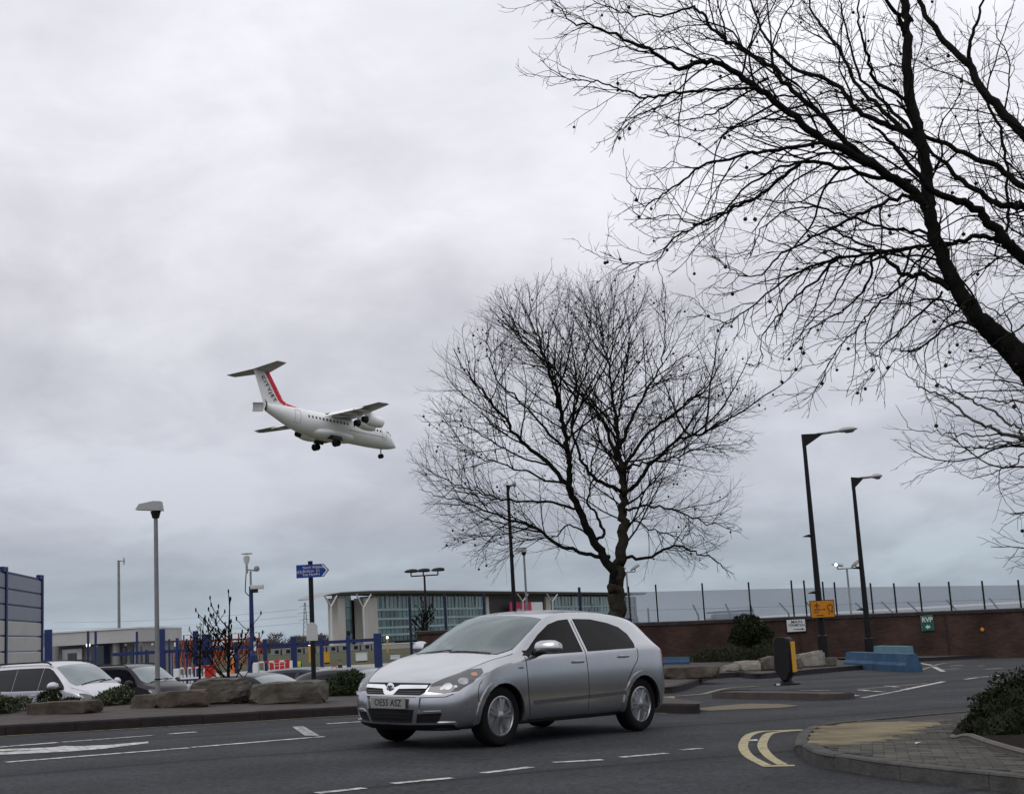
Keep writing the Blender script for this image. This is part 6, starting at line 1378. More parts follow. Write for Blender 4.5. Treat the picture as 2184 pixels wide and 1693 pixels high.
# blue cycle route finger post
sb = G(671, 1503); zt_ = at(665, 1196, sb.y).z; fp = thing('finger_post', 'black post with blue cycle route finger sign in front of the boulders', 'signpost', (sb.x, sb.y, gz(sb.x) + .128)); Hs = zt_ - gz(sb.x) - .128
MB().tube([(0, 0, -.02), (0, 0, Hs)], .042, 14).build('post', M_black, fp, True); MB().lathe([(.075, 0), (.075, .03), (.045, .06)], 14).build('post_collar', M_wbox, fp)
ya = sb.y - .05; L_ = at(632, 1218, ya).x - sb.x; Rr_ = at(702, 1216, ya).x - sb.x; zc_ = (at(666, 1217, ya).z) - gz(sb.x) - .128; hh_ = .115
M_signb = mat('blue_sign_face', (0.012, 0.035, 0.22), .45, 0, .06, 4)
Mx = face_M(0, -.052, zc_)
pl = MB().prism([(L_, hh_), (Rr_ - .10, hh_), (Rr_, 0), (Rr_ - .10, -hh_), (L_, -hh_)], -.008, .004, Mx).build('finger_panel', M_signb, fp)
MB().prism([(Rr_ - .135, hh_ * .9), (Rr_ - .105, hh_ * .9), (Rr_ - .02, 0), (Rr_ - .105, -hh_ * .9), (Rr_ - .135, -hh_ * .9), (Rr_ - .05, 0)], .005, .008, Mx).build('white_chevron', M_signw, pl)
MB().prism([(Rr_ - .105, hh_ * .99), (Rr_ - .095, hh_ * .99), (Rr_ - .003, 0), (Rr_ - .095, -hh_ * .99), (Rr_ - .105, -hh_ * .99), (Rr_ - .015, 0)], .005, .009, Mx).build('dark_border', M_ink, pl)
for k, (s_, d_) in enumerate((('North Woolwich', '1\u00bd'), ('Beckton', '2\u00bd'), ('East Ham', '4\u00bd'))):
    for tx, xx, al in ((s_, L_ + .115, 'LEFT'), (d_, Rr_ - .16, 'RIGHT')): text(tx, .068, M_signw, pl, Mx @ Matrix.Translation((xx, .062 - .062 * k, .006)), 'lettering', .001, al, .86)
bk = MB()
for cx1 in (-.028, .028): bk.tube([(L_ + .058 + cx1 + .02 * cos(a), -.06, zc_ - .02 + .02 * sin(a)) for a in np.linspace(0, 2 * pi, 12)], .004, 4)
bk.tube([(L_ + .03, -.06, zc_ - .02), (L_ + .05, -.06, zc_ + .015), (L_ + .078, -.06, zc_ + .012), (L_ + .086, -.06, zc_ - .02)], .004, 4).build('cycle_symbol', M_signw, pl)
nz = at(669, 1347, sb.y).z - gz(sb.x) - .128; MB().prism([(-.10, -.15), (.10, -.15), (.10, .10), (.05, .16), (-.03, .17), (-.09, .11)], 0, .006, face_M(.0, -.045, nz)).build('paper_notice', M_wbox, fp)
nz = at(672, 1458, sb.y).z - gz(sb.x) - .128; MB().lathe([(.03, 0), (.035, .05), (.05, .09), (.0, .10)], 10, 'X', (.035, -.02, nz)).build('reflector_cap', M_signw, fp)

# keep-left bollard on the traffic island
bo = G(1680, 1473); bl = thing('traffic_bollard', 'black traffic bollard with yellow face edge on the island', 'bollard', (bo.x, bo.y, gz(bo.x) + .118), radians(-32))
k_ = 107.0
prof = lambda w, x0: [Vector((x0, yy, zz)) for yy, zz in ((-w * .16, .10), (w * .16, .10), (w * .34, .20), (w * .5, .28), (w * .5, .80), (w * .42, .88), (w * .25, .915), (-w * .25, .915), (-w * .42, .88), (-w * .5, .80), (-w * .5, .28), (-w * .34, .20))]
Wb = .36
body_ = MB().loft([[Vector((p.y, p.x, p.z)) for p in prof(Wb * .8, -.16)], [Vector((p.y, p.x, p.z)) for p in prof(Wb, -.12)], [Vector((p.y, p.x, p.z)) for p in prof(Wb, .10)], [Vector((p.y, p.x, p.z)) for p in prof(Wb * .9, .13)]])
bl_b = body_.build('shell', M_blk, bl, True)
MB().bbox((Wb / 2 + .004, .0, .53), (.024, .20, .58), .008).build('yellow_edge', mat('bollard_yellow', (.60, .30, .015), .4), bl)
MB().bbox((0, .137, .55), (Wb * .84, .016, .60), .02).build('yellow_face', MATS['bollard_yellow'], bl)
MB().lathe([(.26, 0), (.26, .03), (.15, .05), (.09, .10), (.085, .14)], 20).build('base', M_blk, bl, True); MB().bbox((-.08, -.255, .025), (.08, .02, .03), .004).build('base_label', M_signw, bl)

# ================================================================== BARRIERS AND BOULDERS
def jersey(name, label, a, b, zt, col, flare=True, group='blue concrete barriers'):
    a = Vector(a); b = Vector(b); t = thing(name, label, 'barrier', (a.x, a.y, gz(a.x) + (a.z if a.z else 0)), group=group); d = b - a; L = Vector((d.x, d.y, 0)).length; t.rotation_euler = (0, atan2(gz(a.x) - gz(b.x), L), atan2(d.y, d.x))
    pf = ((-.24, -.25), (-.24, .06), (-.17, .14), (-.13, zt), (.13, zt), (.17, .14), (.24, .06), (.24, -.25))
    MB().loft([[Vector((x, yy, zz)) for yy, zz in pf] for x in (0, .05, L * .5, L - .05, L)]).build('block', col, t); return t
def concrete_paint(name, c, c2): return mat(name, c, .8, 0, 0, 2.0, .3, 20, col2=c2)
M_bb = concrete_paint('faded_blue_concrete', (0.020, 0.058, 0.115), (0.045, 0.095, 0.165)); M_bt = concrete_paint('pale_teal_concrete', (0.07, 0.16, 0.20), (0.13, 0.22, 0.25))
ga, gb = G(1816, 1424), G(1950, 1433); ga.z = .12; gb.z = 0
jersey('concrete_barrier', 'long faded blue concrete barrier at the kerb end', ga, gb, .36, M_bb)
ga, gb = at(1874, 1400, 43.5), at(1940, 1400, 41.5); ga.z = .12; gb.z = 0
jersey('concrete_barrier', 'pale teal concrete barrier behind the long blue one', ga, gb, .50, M_bt)
ga = G(1410, 1424); jersey('concrete_barrier', 'short blue concrete barrier by the hatchback tail lamp', Vector((ga.x, 44.5, .12)), Vector((at(1470, 1420, 44.5).x, 44.5, .12)), .22, M_bb)
M_rock = mat('brown_boulder', (0.045, 0.034, 0.027), .95, 0, 0, 3.2, 1, 14, col2=(0.105, 0.090, 0.076)); M_rock2 = mat('grey_boulder', (0.050, 0.043, 0.034), .95, 0, 0, 3.0, 1, 14, col2=(0.125, 0.116, 0.10)); M_rock3 = mat('pale_concrete_block', (0.14, 0.13, 0.115), .95, 0, 0, 2.0, .6, 12, col2=(0.26, 0.245, 0.215)); M_rockr = mat('reddish_boulder', (0.048, 0.038, 0.031), .95, 0, 0, 3.0, 1, 14, col2=(0.10, 0.080, 0.066))
def boulder(label, px0, px1, ptop, pbot, Y, m, seed, dep=.7, top=None, rough=.05, tilt=0, slope=0, name='boulder', group='boulders along the pavement', zb=None):
    dq = ray((px0 + px1) / 2, pbot); Y = (EYE - .12) / (GA * dq.x - dq.z)
    a, b = at(px0, pbot, Y), at(px1, pbot, Y); zt_ = at((px0 + px1) / 2, ptop, Y + dep * .3).z; cx_ = (a.x + b.x) / 2; base_z = gz(cx_) + .10 if zb is None else zb
    w, h = abs(b.x - a.x), zt_ - base_z; st = random.Random(seed)
    bm = bmesh.new(); bmesh.ops.create_cube(bm, size=1); bmesh.ops.scale(bm, vec=(w, dep, h), verts=bm.verts); bmesh.ops.bevel(bm, geom=list(bm.edges), offset=min(w, h, dep) * .14, segments=2, affect='EDGES'); bmesh.ops.subdivide_edges(bm, edges=list(bm.edges), cuts=6, use_grid_fill=True)
    from mathutils import noise as mn
    off = Vector((seed * 7.1, seed * 3.3, seed))
    for k in range(16):                          # split faces: flatten what lies beyond random planes
        n = Vector((st.gauss(0, 1), st.gauss(0, 1), st.gauss(0, .8))).normalized(); sup = abs(n.x) * w / 2 + abs(n.y) * dep / 2 + abs(n.z) * h / 2; d0 = sup * st.uniform(.74, .93)
        for v in bm.verts:
            e_ = v.co.dot(n) - d0
            if e_ > 0: v.co -= n * e_
    for v in bm.verts:
        p = v.co.copy(); nv = p.normalized(); f = mn.noise(p * 2.0 + off) * .8 + mn.noise(p * 5 + off) * .5 + mn.noise(p * 14 + off) * .35
        v.co += nv * f * rough * 1.1; v.co.z += slope * (p.x / w) * h * (p.z / h + .5); v.co.x += tilt * (p.z / h + .5)
        v.co.z = max(-h / 2 - .05, v.co.z)
    bmesh.ops.triangulate(bm, faces=bm.faces)
    me = bpy.data.meshes.new(name); bm.to_mesh(me); bm.free(); me.materials.append(m); o = link(name, me, None, 'full'); o.location = (cx_, Y + dep / 2, base_z + h / 2); o.rotation_euler = (0, 0, radians(st.uniform(-4, 5)))
    try: me.set_sharp_from_angle(angle=radians(18))
    except Exception: pass
    return tag(o, label, 'boulder', group)
boulder('long flat brown boulder, leftmost in the row by the pavement', 44, 198, 1497, 1524, 21.6, M_rockr, 2, .6, rough=.04)
boulder('small brown boulder right of the low green shrub', 280, 334, 1481, 1511, 22.2, M_rock, 3, .6)
boulder('smooth reddish-brown boulder with striped face, third in the row', 324, 438, 1473, 1510, 22.4, M_rockr, 4, .55, rough=.03)
boulder('tallest grey wedge-shaped boulder in the row', 402, 518, 1446, 1503, 23.2, M_rock2, 5, .9, rough=.07, slope=-.10, tilt=.0)
boulder('long rectangular grey-brown boulder behind the blue sign post', 524, 692, 1455, 1502, 24.6, M_rock2, 6, .8, rough=.045)
boulder('low brown boulder behind the long rectangular one', 500, 560, 1470, 1500, 25.6, M_rockr, 7, .5)
gB = 'concrete blocks along the far pavement'
boulder('long brown concrete block right of the hatchback rear', 1408, 1541, 1421, 1447, 37.5, M_rock, 12, .7, rough=.02, group=gB, name='concrete_block')
boulder('pale angular concrete block next to the long brown one', 1543, 1582, 1417, 1431, 38.2, M_rock3, 13, .5, rough=.03, slope=.15, group=gB, name='concrete_block')
boulder('white-topped concrete block in the middle of the block row', 1570, 1626, 1409, 1430, 38.8, M_rock3, 14, .6, rough=.03, group=gB, name='concrete_block')
boulder('squarish stone block just left of the black bollard', 1622, 1660, 1401, 1429, 39.4, M_rock2, 15, .6, rough=.03, slope=.2, group=gB, name='concrete_block')
boulder('stone block showing just right of the black bollard', 1692, 1714, 1404, 1425, 39.8, M_rock2, 16, .5, rough=.03, group=gB, name='concrete_block')
boulder('tilted grey slab block right of the black bollard', 1706, 1762, 1391, 1422, 40.6, M_rock3, 17, .7, rough=.04, slope=.28, group=gB, name='concrete_block')
boulder('small wedge block at the foot of the nearer street lamp', 1756, 1786, 1402, 1420, 41.2, M_rock2, 18, .5, rough=.03, slope=-.2, group=gB, name='concrete_block')
# ================================================================== AIRPORT SIDE
# noise barrier at the left edge
nb = thing('noise_barrier', 'tall blue-framed noise barrier with grey and white panels at the left edge', 'noise barrier')
A_ = at(87, 1226, 64.0); B_ = at(10, 1214, 57.0); dv = (B_ - A_); dv.z = 0; LL = dv.length; dv.normalize()
zt_ = A_.z; M_pd = mat('dark_grey_panel', (.20, .215, .26), .5, 0, .06, 1); M_pm = mat('beige_grey_panel', (.40, .39, .37), .5, 0, .06, 1); M_pw = mat('white_grey_panel', (.60, .60, .63), .5, 0, .06, 1)
nrm = Vector((dv.y, -dv.x, 0)); nrm = nrm if nrm.y < 0 else -nrm
ang = atan2(dv.y, dv.x); Rz = Matrix.Rotation(ang, 3, 'Z')
rows = 9; ph = (zt_ - .25 - FIELD) / rows
for bay in range(3):
    for k in range(rows):
        c = A_ + dv * (LL * (bay + .5)); zc_ = zt_ - .25 - ph * (k + .5)
        MB().bbox((c.x, c.y, zc_), (LL - .22, .10, ph - .07), .02, Rz).build('panel', M_pd if k < 3 else (M_pm if k < 6 else M_pw), nb)
    for k in range(rows + 1):
        c = A_ + dv * (LL * (bay + .5)); zc_ = zt_ - .25 - ph * k
        MB().box((c.x, c.y, zc_), (LL - .2, .06, .05 if k else .16), Rz).build('rail', M_blue, nb)
for k in range(4):
    c = A_ + dv * (LL * k); MB().bbox((c.x, c.y, (zt_ + FIELD) / 2), (.26, .24, zt_ - FIELD), .02, Rz).build('post', M_blue, nb); c2 = c + dv * .3; MB().bbox((c2.x, c2.y, zt_ - .12), (.5, .2, .22), .02, Rz).build('post_cap', M_blue, nb)
# gatehouse
Yg = 102.0; gh = thing('gatehouse', 'flat-roofed grey gatehouse with deep fascia behind the people carriers', 'building')
M_fascia = mat('pale_grey_fascia', (.34, .34, .34), .6, 0, .08, .6); M_ghw = mat('shaded_gatehouse_wall', (.17, .17, .175), .7, 0, .1, .6); M_ghg = glass('gatehouse_glass', (.012, .016, .028), .05)  # wall colour darkened to hold the shade below the fascia
a, m__, b = at(92, 1343, Yg), at(292, 1338, Yg - 1.5), at(346, 1341, Yg + 4); ztop = at(280, 1338, Yg).z
foot = [(a.x, a.y), (m__.x, m__.y), (b.x, b.y), (b.x, b.y + 6), (a.x, a.y + 9)]
MB().prism(foot, ztop - 1.05, ztop - .10).build('fascia', M_fascia, gh); MB().prism([(x - .05 * (1 if i in (0, 4) else -1), y - .1) for i, (x, y) in enumerate(foot)], ztop - .10, ztop).build('roof', mat('roof_edge', (.5, .5, .5), .6), gh)
ins = [(a.x + .1, a.y + .9), (m__.x - .1, m__.y + .9), (b.x - .5, b.y + .4), (b.x - .5, b.y + 5.5), (a.x + .1, a.y + 8.5)]
MB().prism(ins, FIELD, ztop - 1.05).build('wall', M_ghw, gh)
def gwin(px0, px1, py0, py1, nm, mt, f=True):
    p, q = at(px0, py0, Yg + .35), at(px1, py1, Yg + .35); yy = Yg + .35 - 1.1 * ((p.x + q.x) / 2 - a.x) / (m__.x - a.x) * .9
    w_ = MB().bbox(((p.x + q.x) / 2, yy, (p.z + q.z) / 2), (q.x - p.x, .14, p.z - q.z), .02).build(nm, mt, gh)
    if f: MB().bbox(((p.x + q.x) / 2, yy - .03, p.z + .03), (q.x - p.x + .1, .18, .08), .01).build('frame', M_blue, w_)
gwin(98, 106, 1378, 1412, 'window', M_ghg); gwin(136, 178, 1384, 1420, 'window', M_fascia); gwin(147, 168, 1392, 1420, 'door', M_ghg, False); gwin(200, 240, 1377, 1415, 'window', M_ghg); gwin(268, 276, 1380, 1412, 'window', M_ghg, False); gwin(284, 292, 1377, 1412, 'window', M_ghg, False); gwin(304, 312, 1377, 1412, 'window', M_ghg, False); gwin(318, 326, 1385, 1412, 'window', M_ghg, False)
for px in (122, 253, 298): v = at(px, 1390, Yg - .1); MB().tube([(v.x, v.y - .5, FIELD), (v.x, v.y - .5, ztop - 1.04)], .28, 12).build('column', M_ghw, gh, True)
lv = at(188, 1375.5, Yg - 1.3); MB().lathe([(0, -.1), (.12, -.09), (.16, 0), (.12, .08), (0, .1)], 12, 'Y', lv).build('lit_lamp', mat('warm_bulkhead_glow', (1, .95, .75), .3, emit=2.2), gh)
for px in (268, 325): lv = at(px, 1374, Yg - 1.0); MB().lathe([(0, -.08), (.10, 0), (0, .08)], 10, 'Y', lv).build('bulkhead_lamp', M_wbox, gh)
# blue security fence and gate
fe = thing('security_fence', 'royal blue steel fence and gate frame along the apron', 'fence'); Yf = 95.0
for px, pt, w in ((103, 1342, .5), (188, 1345, .12), (204, 1345, .12), (292, 1346, .12), (345, 1341, .42), (361, 1362, .10), (378, 1360, .18), (398, 1362, .12), (417, 1345, .36), (440, 1352, .60), (504, 1368, .26), (565, 1362, .28), (626, 1357, .42), (685, 1358, .24), (742, 1356, .28), (805, 1350, .55)):
    v = at(px, pt, Yf); MB().bbox((v.x, Yf, (v.z + FIELD) / 2), (w, .25, v.z - FIELD), .03).build('post', M_blue, fe)
zr = at(600, 1375, Yf).z
for p0, p1 in ((240, 345), (345, 417), (440, 626), (626, 805)):
    a1, b1 = at(p0, 1375, Yf).x, at(p1, 1375, Yf).x; MB().box(((a1 + b1) / 2, Yf + .01, zr), (b1 - a1, .14, .22)).build('rail', M_blue, fe); MB().box(((a1 + b1) / 2, Yf + .01, FIELD + .25), (b1 - a1, .10, .12)).build('rail', M_blue, fe)
for k in range(9):
    v = at(352 + k * 7.5, 1375, Yf); MB().box((v.x, Yf + .02, (zr + FIELD) / 2), (.05, .05, zr - FIELD)).build('bar', M_blue, fe)
# slender dark blue posts standing by the brick wall, in front of the offices
for px, pt, lab in ((873, 1272, 'dark blue steel post left of the young tree before the offices'), (948, 1268, 'dark blue steel post right of the young tree before the offices'), (1031, 1266, 'dark blue steel post beside the dark gap in the office front'), (1235, 1252, 'thin dark post under the left side of the plane tree crown')):
    v = at(px, pt, 56.0); o = MB().bbox((0, 0, (v.z + 1) / 2), (.11, .11, v.z + 1), .01).build('fence_post', mat('navy_paint', (.012, .018, .05), .5), None); o.location = (v.x, 56, -1); tag(o, lab, 'post', 'posts before the offices')
# red and white lifting barriers, red cabinet, red notice
M_red = mat('signal_red', (.38, .022, .014), .45, 0, .08, 3); M_redd = mat('dull_red_sign', (.36, .02, .025), .5, 0, .08, 3)
def skirt_barrier(label, px0, px1, py, Y):
    p, q = at(px0, py, Y), at(px1, py, Y); t = thing('lifting_barrier', label, 'barrier', (p.x, Y, FIELD), group='lifting barriers at the gate'); z0 = p.z - FIELD; L = q.x - p.x
    for k in range(6): MB().bbox((L * (k + .5) / 6, 0, z0), (L / 6 - .01, .07, .10), .02).build('boom_section', M_red if k % 2 else M_signw, t)
    MB().bbox((L / 2, 0, z0 - .62), (L, .05, .10), .01).build('lower_rail', M_signw, t)
    for k in range(7): MB().bbox((L * k / 6, 0, z0 - .32), (.04, .04, .62), .01).build('hanger', M_signw, t)
    MB().bbox((-.2, 0, z0 * .5 - .05), (.35, .4, z0 + .1), .04).build('pedestal', M_signw, t); MB().bbox((L + .1, 0, z0 * .5), (.14, .14, z0), .02).build('rest_post', M_signw, t)
skirt_barrier('red and white lifting barrier right of the blue camera pole', 552, 618, 1412, 88.0); skirt_barrier('red and white lifting barrier left of the red cabinet', 384, 434, 1425, 86.0)
v = at(448, 1424, 80.0); rc_ = thing('red_cabinet', 'bright red roadside cabinet standing behind the tallest boulder', 'cabinet', (v.x, 80, FIELD)); MB().bbox((0, 0, v.z - FIELD - .2), (.55, .5, .62), .05).build('box', M_red, rc_); MB().bbox((0, 0, v.z - FIELD + .12), (.62, .56, .10), .03).build('lid', M_red, rc_); MB().bbox((0, 0, (v.z - FIELD - .5) / 2), (.2, .2, v.z - FIELD - .5), .02).build('stand', M_blk, rc_)
t, w, h = board('notice_sign', 'red notice board behind the lifting barrier', 574, 1408, 617, 1425, 91.0, M_redd, M_redd, .02)
for k, zz in enumerate((.18, -.12)): MB().bbox((0, -.014, zz * h), (w * (.75 - .15 * k), .006, .05), .002).build('print_line', mat('pink_print', (.5, .25, .25), .6), t)
MB().bbox((0, .05, -h / 2 - .6), (.1, .06, 1.3), .01).build('post', M_grey, t)
v = at(497, 1393, 100.0); chv = thing('chevron_board', 'black and white striped board on an orange stand behind the young tree', 'sign', (v.x, 100, FIELD))
for k in range(6): MB().box((0, 0, v.z - FIELD + .3 - k * .1), (.34, .04, .1)).build('stripe', M_signw if k % 2 else M_ink, chv)
MB().lathe([(.3, 0), (.26, .05), (.06, v.z - FIELD - .2)], 10).build('stand', mat('cone_orange', (.6, .16, .02), .5), chv)
# orange lattice gantry with white tops
M_or = mat('aviation_orange', (.30, .05, .018), .6, 0, .1, 1)
ga_ = thing('localizer_gantry', 'orange lattice antenna array with white tops on the grass', 'antenna'); Ya = 190.0
for i in range(15):
    px = 352 + i * 14.6; b_ = at(px, 1356 - (px - 350) * .035, Ya); z1 = b_.z; fr = MB()
    fr.box((b_.x - .25, Ya, (FIELD + z1) / 2), (.16, .16, z1 - FIELD)); fr.tube([(b_.x - .25, Ya, z1 - .8), (b_.x + .45, Ya + .4, FIELD)], .07, 5); fr.tube([(b_.x - .25, Ya, z1 - .8), (b_.x - .25, Ya - 2.6, FIELD)], .07, 5); fr.tube([(b_.x - .25, Ya - 1.4, FIELD + 1.4), (b_.x + .2, Ya, FIELD + 2.2)], .05, 5); fr.build('frame', M_or, ga_)
    MB().bbox((b_.x, Ya, z1 + .12), (.80, 1.6, .26), .05).build('fairing', M_hall, ga_)
    if i < 14: MB().box((b_.x + .2, Ya - .1, z1 - .8), (.94, .06, .28)).build('mesh_screen', M_or, ga_)
# things on the grass
for px, p0, p1, w, Y, lab, m_, cat in ((771, 1393, 1412, 1.2, 150, 'white equipment cabinet on the grass near the blue gate post', M_signw, 'cabinet'), (843, 1398, 1410, 1.0, 150, 'small white cabinet showing above the hatchback bonnet', M_signw, 'cabinet'), (697, 1391, 1406, .55, 150, 'yellow marker box on the grass', mat('marker_yellow', (.5, .27, .02), .5), 'marker')):
    v0, v1 = at(px, p0, Y), at(px, p1, Y); t = thing('equipment_cabinet' if cat == 'cabinet' else 'marker_box', lab, cat, (v0.x, Y, FIELD)); H = v0.z - FIELD
    MB().bbox((0, 0, H * .55), (w, .7, H * .9), .05).build('box', m_, t); MB().bbox((0, 0, .06), (w * .9, .6, .12), .02).build('plinth', M_blk, t); MB().bbox((0, 0, H * 1.0 + .04), (w * 1.06, .76, .07), .02).build('lid', m_, t)
for px, p0, Y, lab in ((660, 1371, 170, 'yellow lit marker post beside the blue sign post'), (826, 1358, 240, 'thin yellow marker post in front of the offices')):
    v = at(px, p0, Y); t = thing('marker_post', lab, 'marker', (v.x, Y, FIELD)); H = v.z - FIELD; MB().tube([(0, 0, 0), (0, 0, H - .3)], .13, 8).build('post', MATS['marker_yellow'], t); MB().lathe([(.0, H - .3), (.18, H - .25), (.2, H), (.1, H + .15), (0, H + .18)], 10).build('lamp', mat('warm_bulkhead_glow', (1, 1, 1)), t, True)
# far low sheds along the field edge
Ys = 330
M_shed = mat('shed_grey', (.20, .20, .20), .8, 0, .15, .2)
for i in range(11):
    px = 590 + i * 24; v = at(px, 1384 - (px - 590) * .057, Ys); sh = thing('shed', ('leftmost', 'second', 'third', 'fourth', 'fifth', 'sixth', 'seventh', 'eighth', 'ninth', 'tenth', 'last')[i] + ' low pale shed from the left along the far edge of the grass', 'shed', (v.x, Ys, FIELD), group='sheds along the far edge of the grass'); hs_ = v.z - FIELD
    MB().bbox((0, 0, hs_ / 2), (2.3, 3, hs_), .1).build('wall', M_shed, sh); MB().bbox((.3, -1.55, .8), (.9, .1, .8), .02).build('opening', M_blk, sh); MB().bbox((0, 0, hs_ + .04), (2.45, 3.1, .1), .02).build('roof', M_fascia, sh)
mk = thing('boundary_wall', 'long pale wall at the foot of the office building', 'wall'); v0, v1 = at(800, 1375, 320), at(1010, 1362, 320); MB().bbox(((v0.x + v1.x) / 2, 320, (v0.z + FIELD) / 2), (v1.x - v0.x, .5, v0.z - FIELD), .05).build('panel_run', M_conc, mk); MB().bbox(((v0.x + v1.x) / 2, 320, v0.z + .05), (v1.x - v0.x, .7, .14), .02).build('coping', M_hall, mk)

# ================================================================== OFFICE BUILDING
of = thing('office_building', 'long glass office building with thin overhanging roof and concrete fins beyond the field', 'building')
M_roof = mat('roof_metal', (.26, .25, .265), .5, 0, .05, .1); M_soff = mat('roof_soffit', (.20, .19, .205), .7); M_fin = mat('pale_concrete', (.50, .48, .44), .85, 0, .14, .15, stretch=(1, 1, .3)); M_col = mat('white_steel', (.62, .62, .62), .5)
M_gl = [glass('office_glass_%d' % i, c, .08, .8, .3) for i, c in enumerate(((.035, .085, .092), (.06, .14, .142), (.12, .21, .205), (.018, .04, .045)))]
M_spand = mat('pale_floor_band', (.30, .42, .41), .5, 0, .12, .2); M_recess = mat('dark_grey_cladding', (.055, .053, .06), .6, 0, .1, .2)
Q0 = Vector((at(700, 1360, 350).x, 350, 0)); Q1 = Vector((at(1350, 1330, 569).x, 569, 0)); fu = (Q1 - Q0).normalized(); fn = Vector((fu.y, -fu.x, 0)); fn = fn if fn.y < 0 else -fn
def fu_at(px, py=1300):                          # distance along the facade
    d = ray(px, py); den_ = d.x * fn.x + d.y * fn.y; t_ = (Q0.x * fn.x + Q0.y * fn.y) / den_; p = Vector((d.x * t_, d.y * t_, 0)); return (p - Q0).dot(fu), EYE + d.z * t_
def fz(px, py): return fu_at(px, py)[1]
HT = fz(790, 1268); ang_o = atan2(fu.y, fu.x); RzO = Matrix.Rotation(ang_o, 3, 'Z')
def ob(u0, u1, z0, z1, dep, name, m, parent=None, proud=0.0, bev=.05):
    c = Q0 + fu * ((u0 + u1) / 2) + fn * (proud - dep / 2); return MB().bbox((c.x, c.y, (z0 + z1) / 2), (abs(u1 - u0), dep, z1 - z0), bev, RzO).build(name, m, parent or of)
uL, uR = fu_at(700)[0], fu_at(1362)[0]; U = lambda px: fu_at(px)[0]
ob(U(800), uR, FIELD, HT - .3, 4, 'core', M_recess, proud=-.8); ob(U(748), U(795), FIELD, HT - 1.2, 2, 'core', M_recess, proud=-2.5)
floors = [fz(790, y) for y in (1372, 1355, 1339, 1320, 1300, 1268)]
def glazing(p0, p1, nb_):
    u0, u1 = U(p0), U(p1); bw = (u1 - u0) / nb_; rr = random.Random(int(p0))
    for i in range(nb_):
        for k in range(5):
            za, zb_ = floors[k] + .25, floors[k + 1] - .35
            pane = ob(u0 + bw * i + .06, u0 + bw * (i + 1) - .06, za, zb_, .25, 'window', M_gl[rr.choice((0, 0, 1, 1, 2, 3))], proud=0)
            ob(u0 + bw * (i + rr.uniform(.2, .8)) - .05, u0 + bw * (i + .5) + .05, za, zb_, .1, 'blind', M_gl[rr.choice((2, 3))], pane, proud=.06, bev=.01) if rr.random() < .25 else None
            for f in (.33, .66): ob(u0 + bw * (i + f) - .04, u0 + bw * (i + f) + .04, za, zb_, .12, 'mullion', M_recess, pane, proud=.09, bev=.01)
        ob(u0 + bw * i - .09, u0 + bw * i + .09, floors[4], HT, .3, 'bay_post', M_col, proud=.4, bev=.02)
    for k in range(1, 5): ob(u0, u1, floors[k] - .36, floors[k] + .26, .5, 'floor_band', M_spand, proud=.35, bev=.03)
glazing(795, 1035, 10); glazing(1176, 1300, 6); glazing(1302, 1352, 3)
for p0, p1 in ((712, 728), (768, 797)): ob(U(p0), U(p1), FIELD, HT - .9, 3.0, 'concrete_fin', M_fin, proud=1.2)
for i in range(3):
    for k in range(4): ob(U(717 + i * 13.3) + .1, U(717 + (i + 1) * 13.3) - .1, FIELD + 1 + k * 3.4, FIELD + 4.3 + k * 3.4, .25, 'window', M_gl[(i + k) % 3], proud=-1.0)
ob(U(733), U(744), FIELD, fz(740, 1345), 1.2, 'entrance_block', M_blk, proud=.2)
ob(U(1034), U(1040), FIELD, HT - .4, 1.0, 'concrete_fin', M_fin, proud=.6); ob(U(1162), U(1172), FIELD, HT - .4, 1.0, 'concrete_fin', M_fin, proud=.6); ob(U(1040), U(1162), FIELD, HT - .4, .6, 'recess_wall', M_recess, proud=-.1)
# roof: thin blade, drooping at the left end
rp = [(640, 1277.5), (668, 1271), (700, 1267), (760, 1263), (850, 1260.5), (960, 1260.5), (1090, 1261), (1200, 1261.5), (1362, 1263.5)]
rr_ = []
zL = fz(640, 1279); zs = [zL, zL + .55, zL + .95, HT + .95, HT + 1.15, HT + 1.2, HT + 1.2, HT + 1.2, HT + 1.2]
zs[1] = zL + (zs[3] - zL) * .5; zs[2] = zL + (zs[3] - zL) * .8
for (px, py), zz, bk_ in zip(rp, zs, (.5, 1.5, 2.5, 4, 9, 16, 16, 16, 16)):
    u = U(px); th = .15 + .75 * min(1, max(0, (u - U(640)) / 18)); c = Q0 + fu * u
    rr_.append([c + fn * 4.2 + Vector((0, 0, zz - th * .25)), c + fn * 4.0 + Vector((0, 0, zz)), c - fn * bk_ + Vector((0, 0, zz + .1)), c - fn * bk_ + Vector((0, 0, zz - th)), c + fn * 3.0 + Vector((0, 0, zz - th))])
MB().loft(rr_).build('roof', M_roof, of)
def ycol(px, pj, pl, pr, zt, h=None):            # Y-shaped steel support
    cj = Q0 + fu * U(px) + fn * 4.0; zj = fz(px, pj); cl_, cr_ = Q0 + fu * U(pl) + fn * 4.0, Q0 + fu * U(pr) + fn * 4.0
    MB().tube([(cj.x, cj.y, FIELD), (cj.x, cj.y, zj)], .28, 8).tube([(cj.x, cj.y, zj), (cl_.x, cl_.y, zt)], .22, 8).tube([(cj.x, cj.y, zj), (cr_.x, cr_.y, zt)], .22, 8).build('roof_support', M_col, of)
ycol(746, 1298, 733, 764, HT - .2); ycol(676, 1296, 664, 690, zs[2] - 1.0); ycol(1092, 1284, 1082, 1104, HT + .1); ycol(1156, 1284, 1146, 1168, HT + .1)
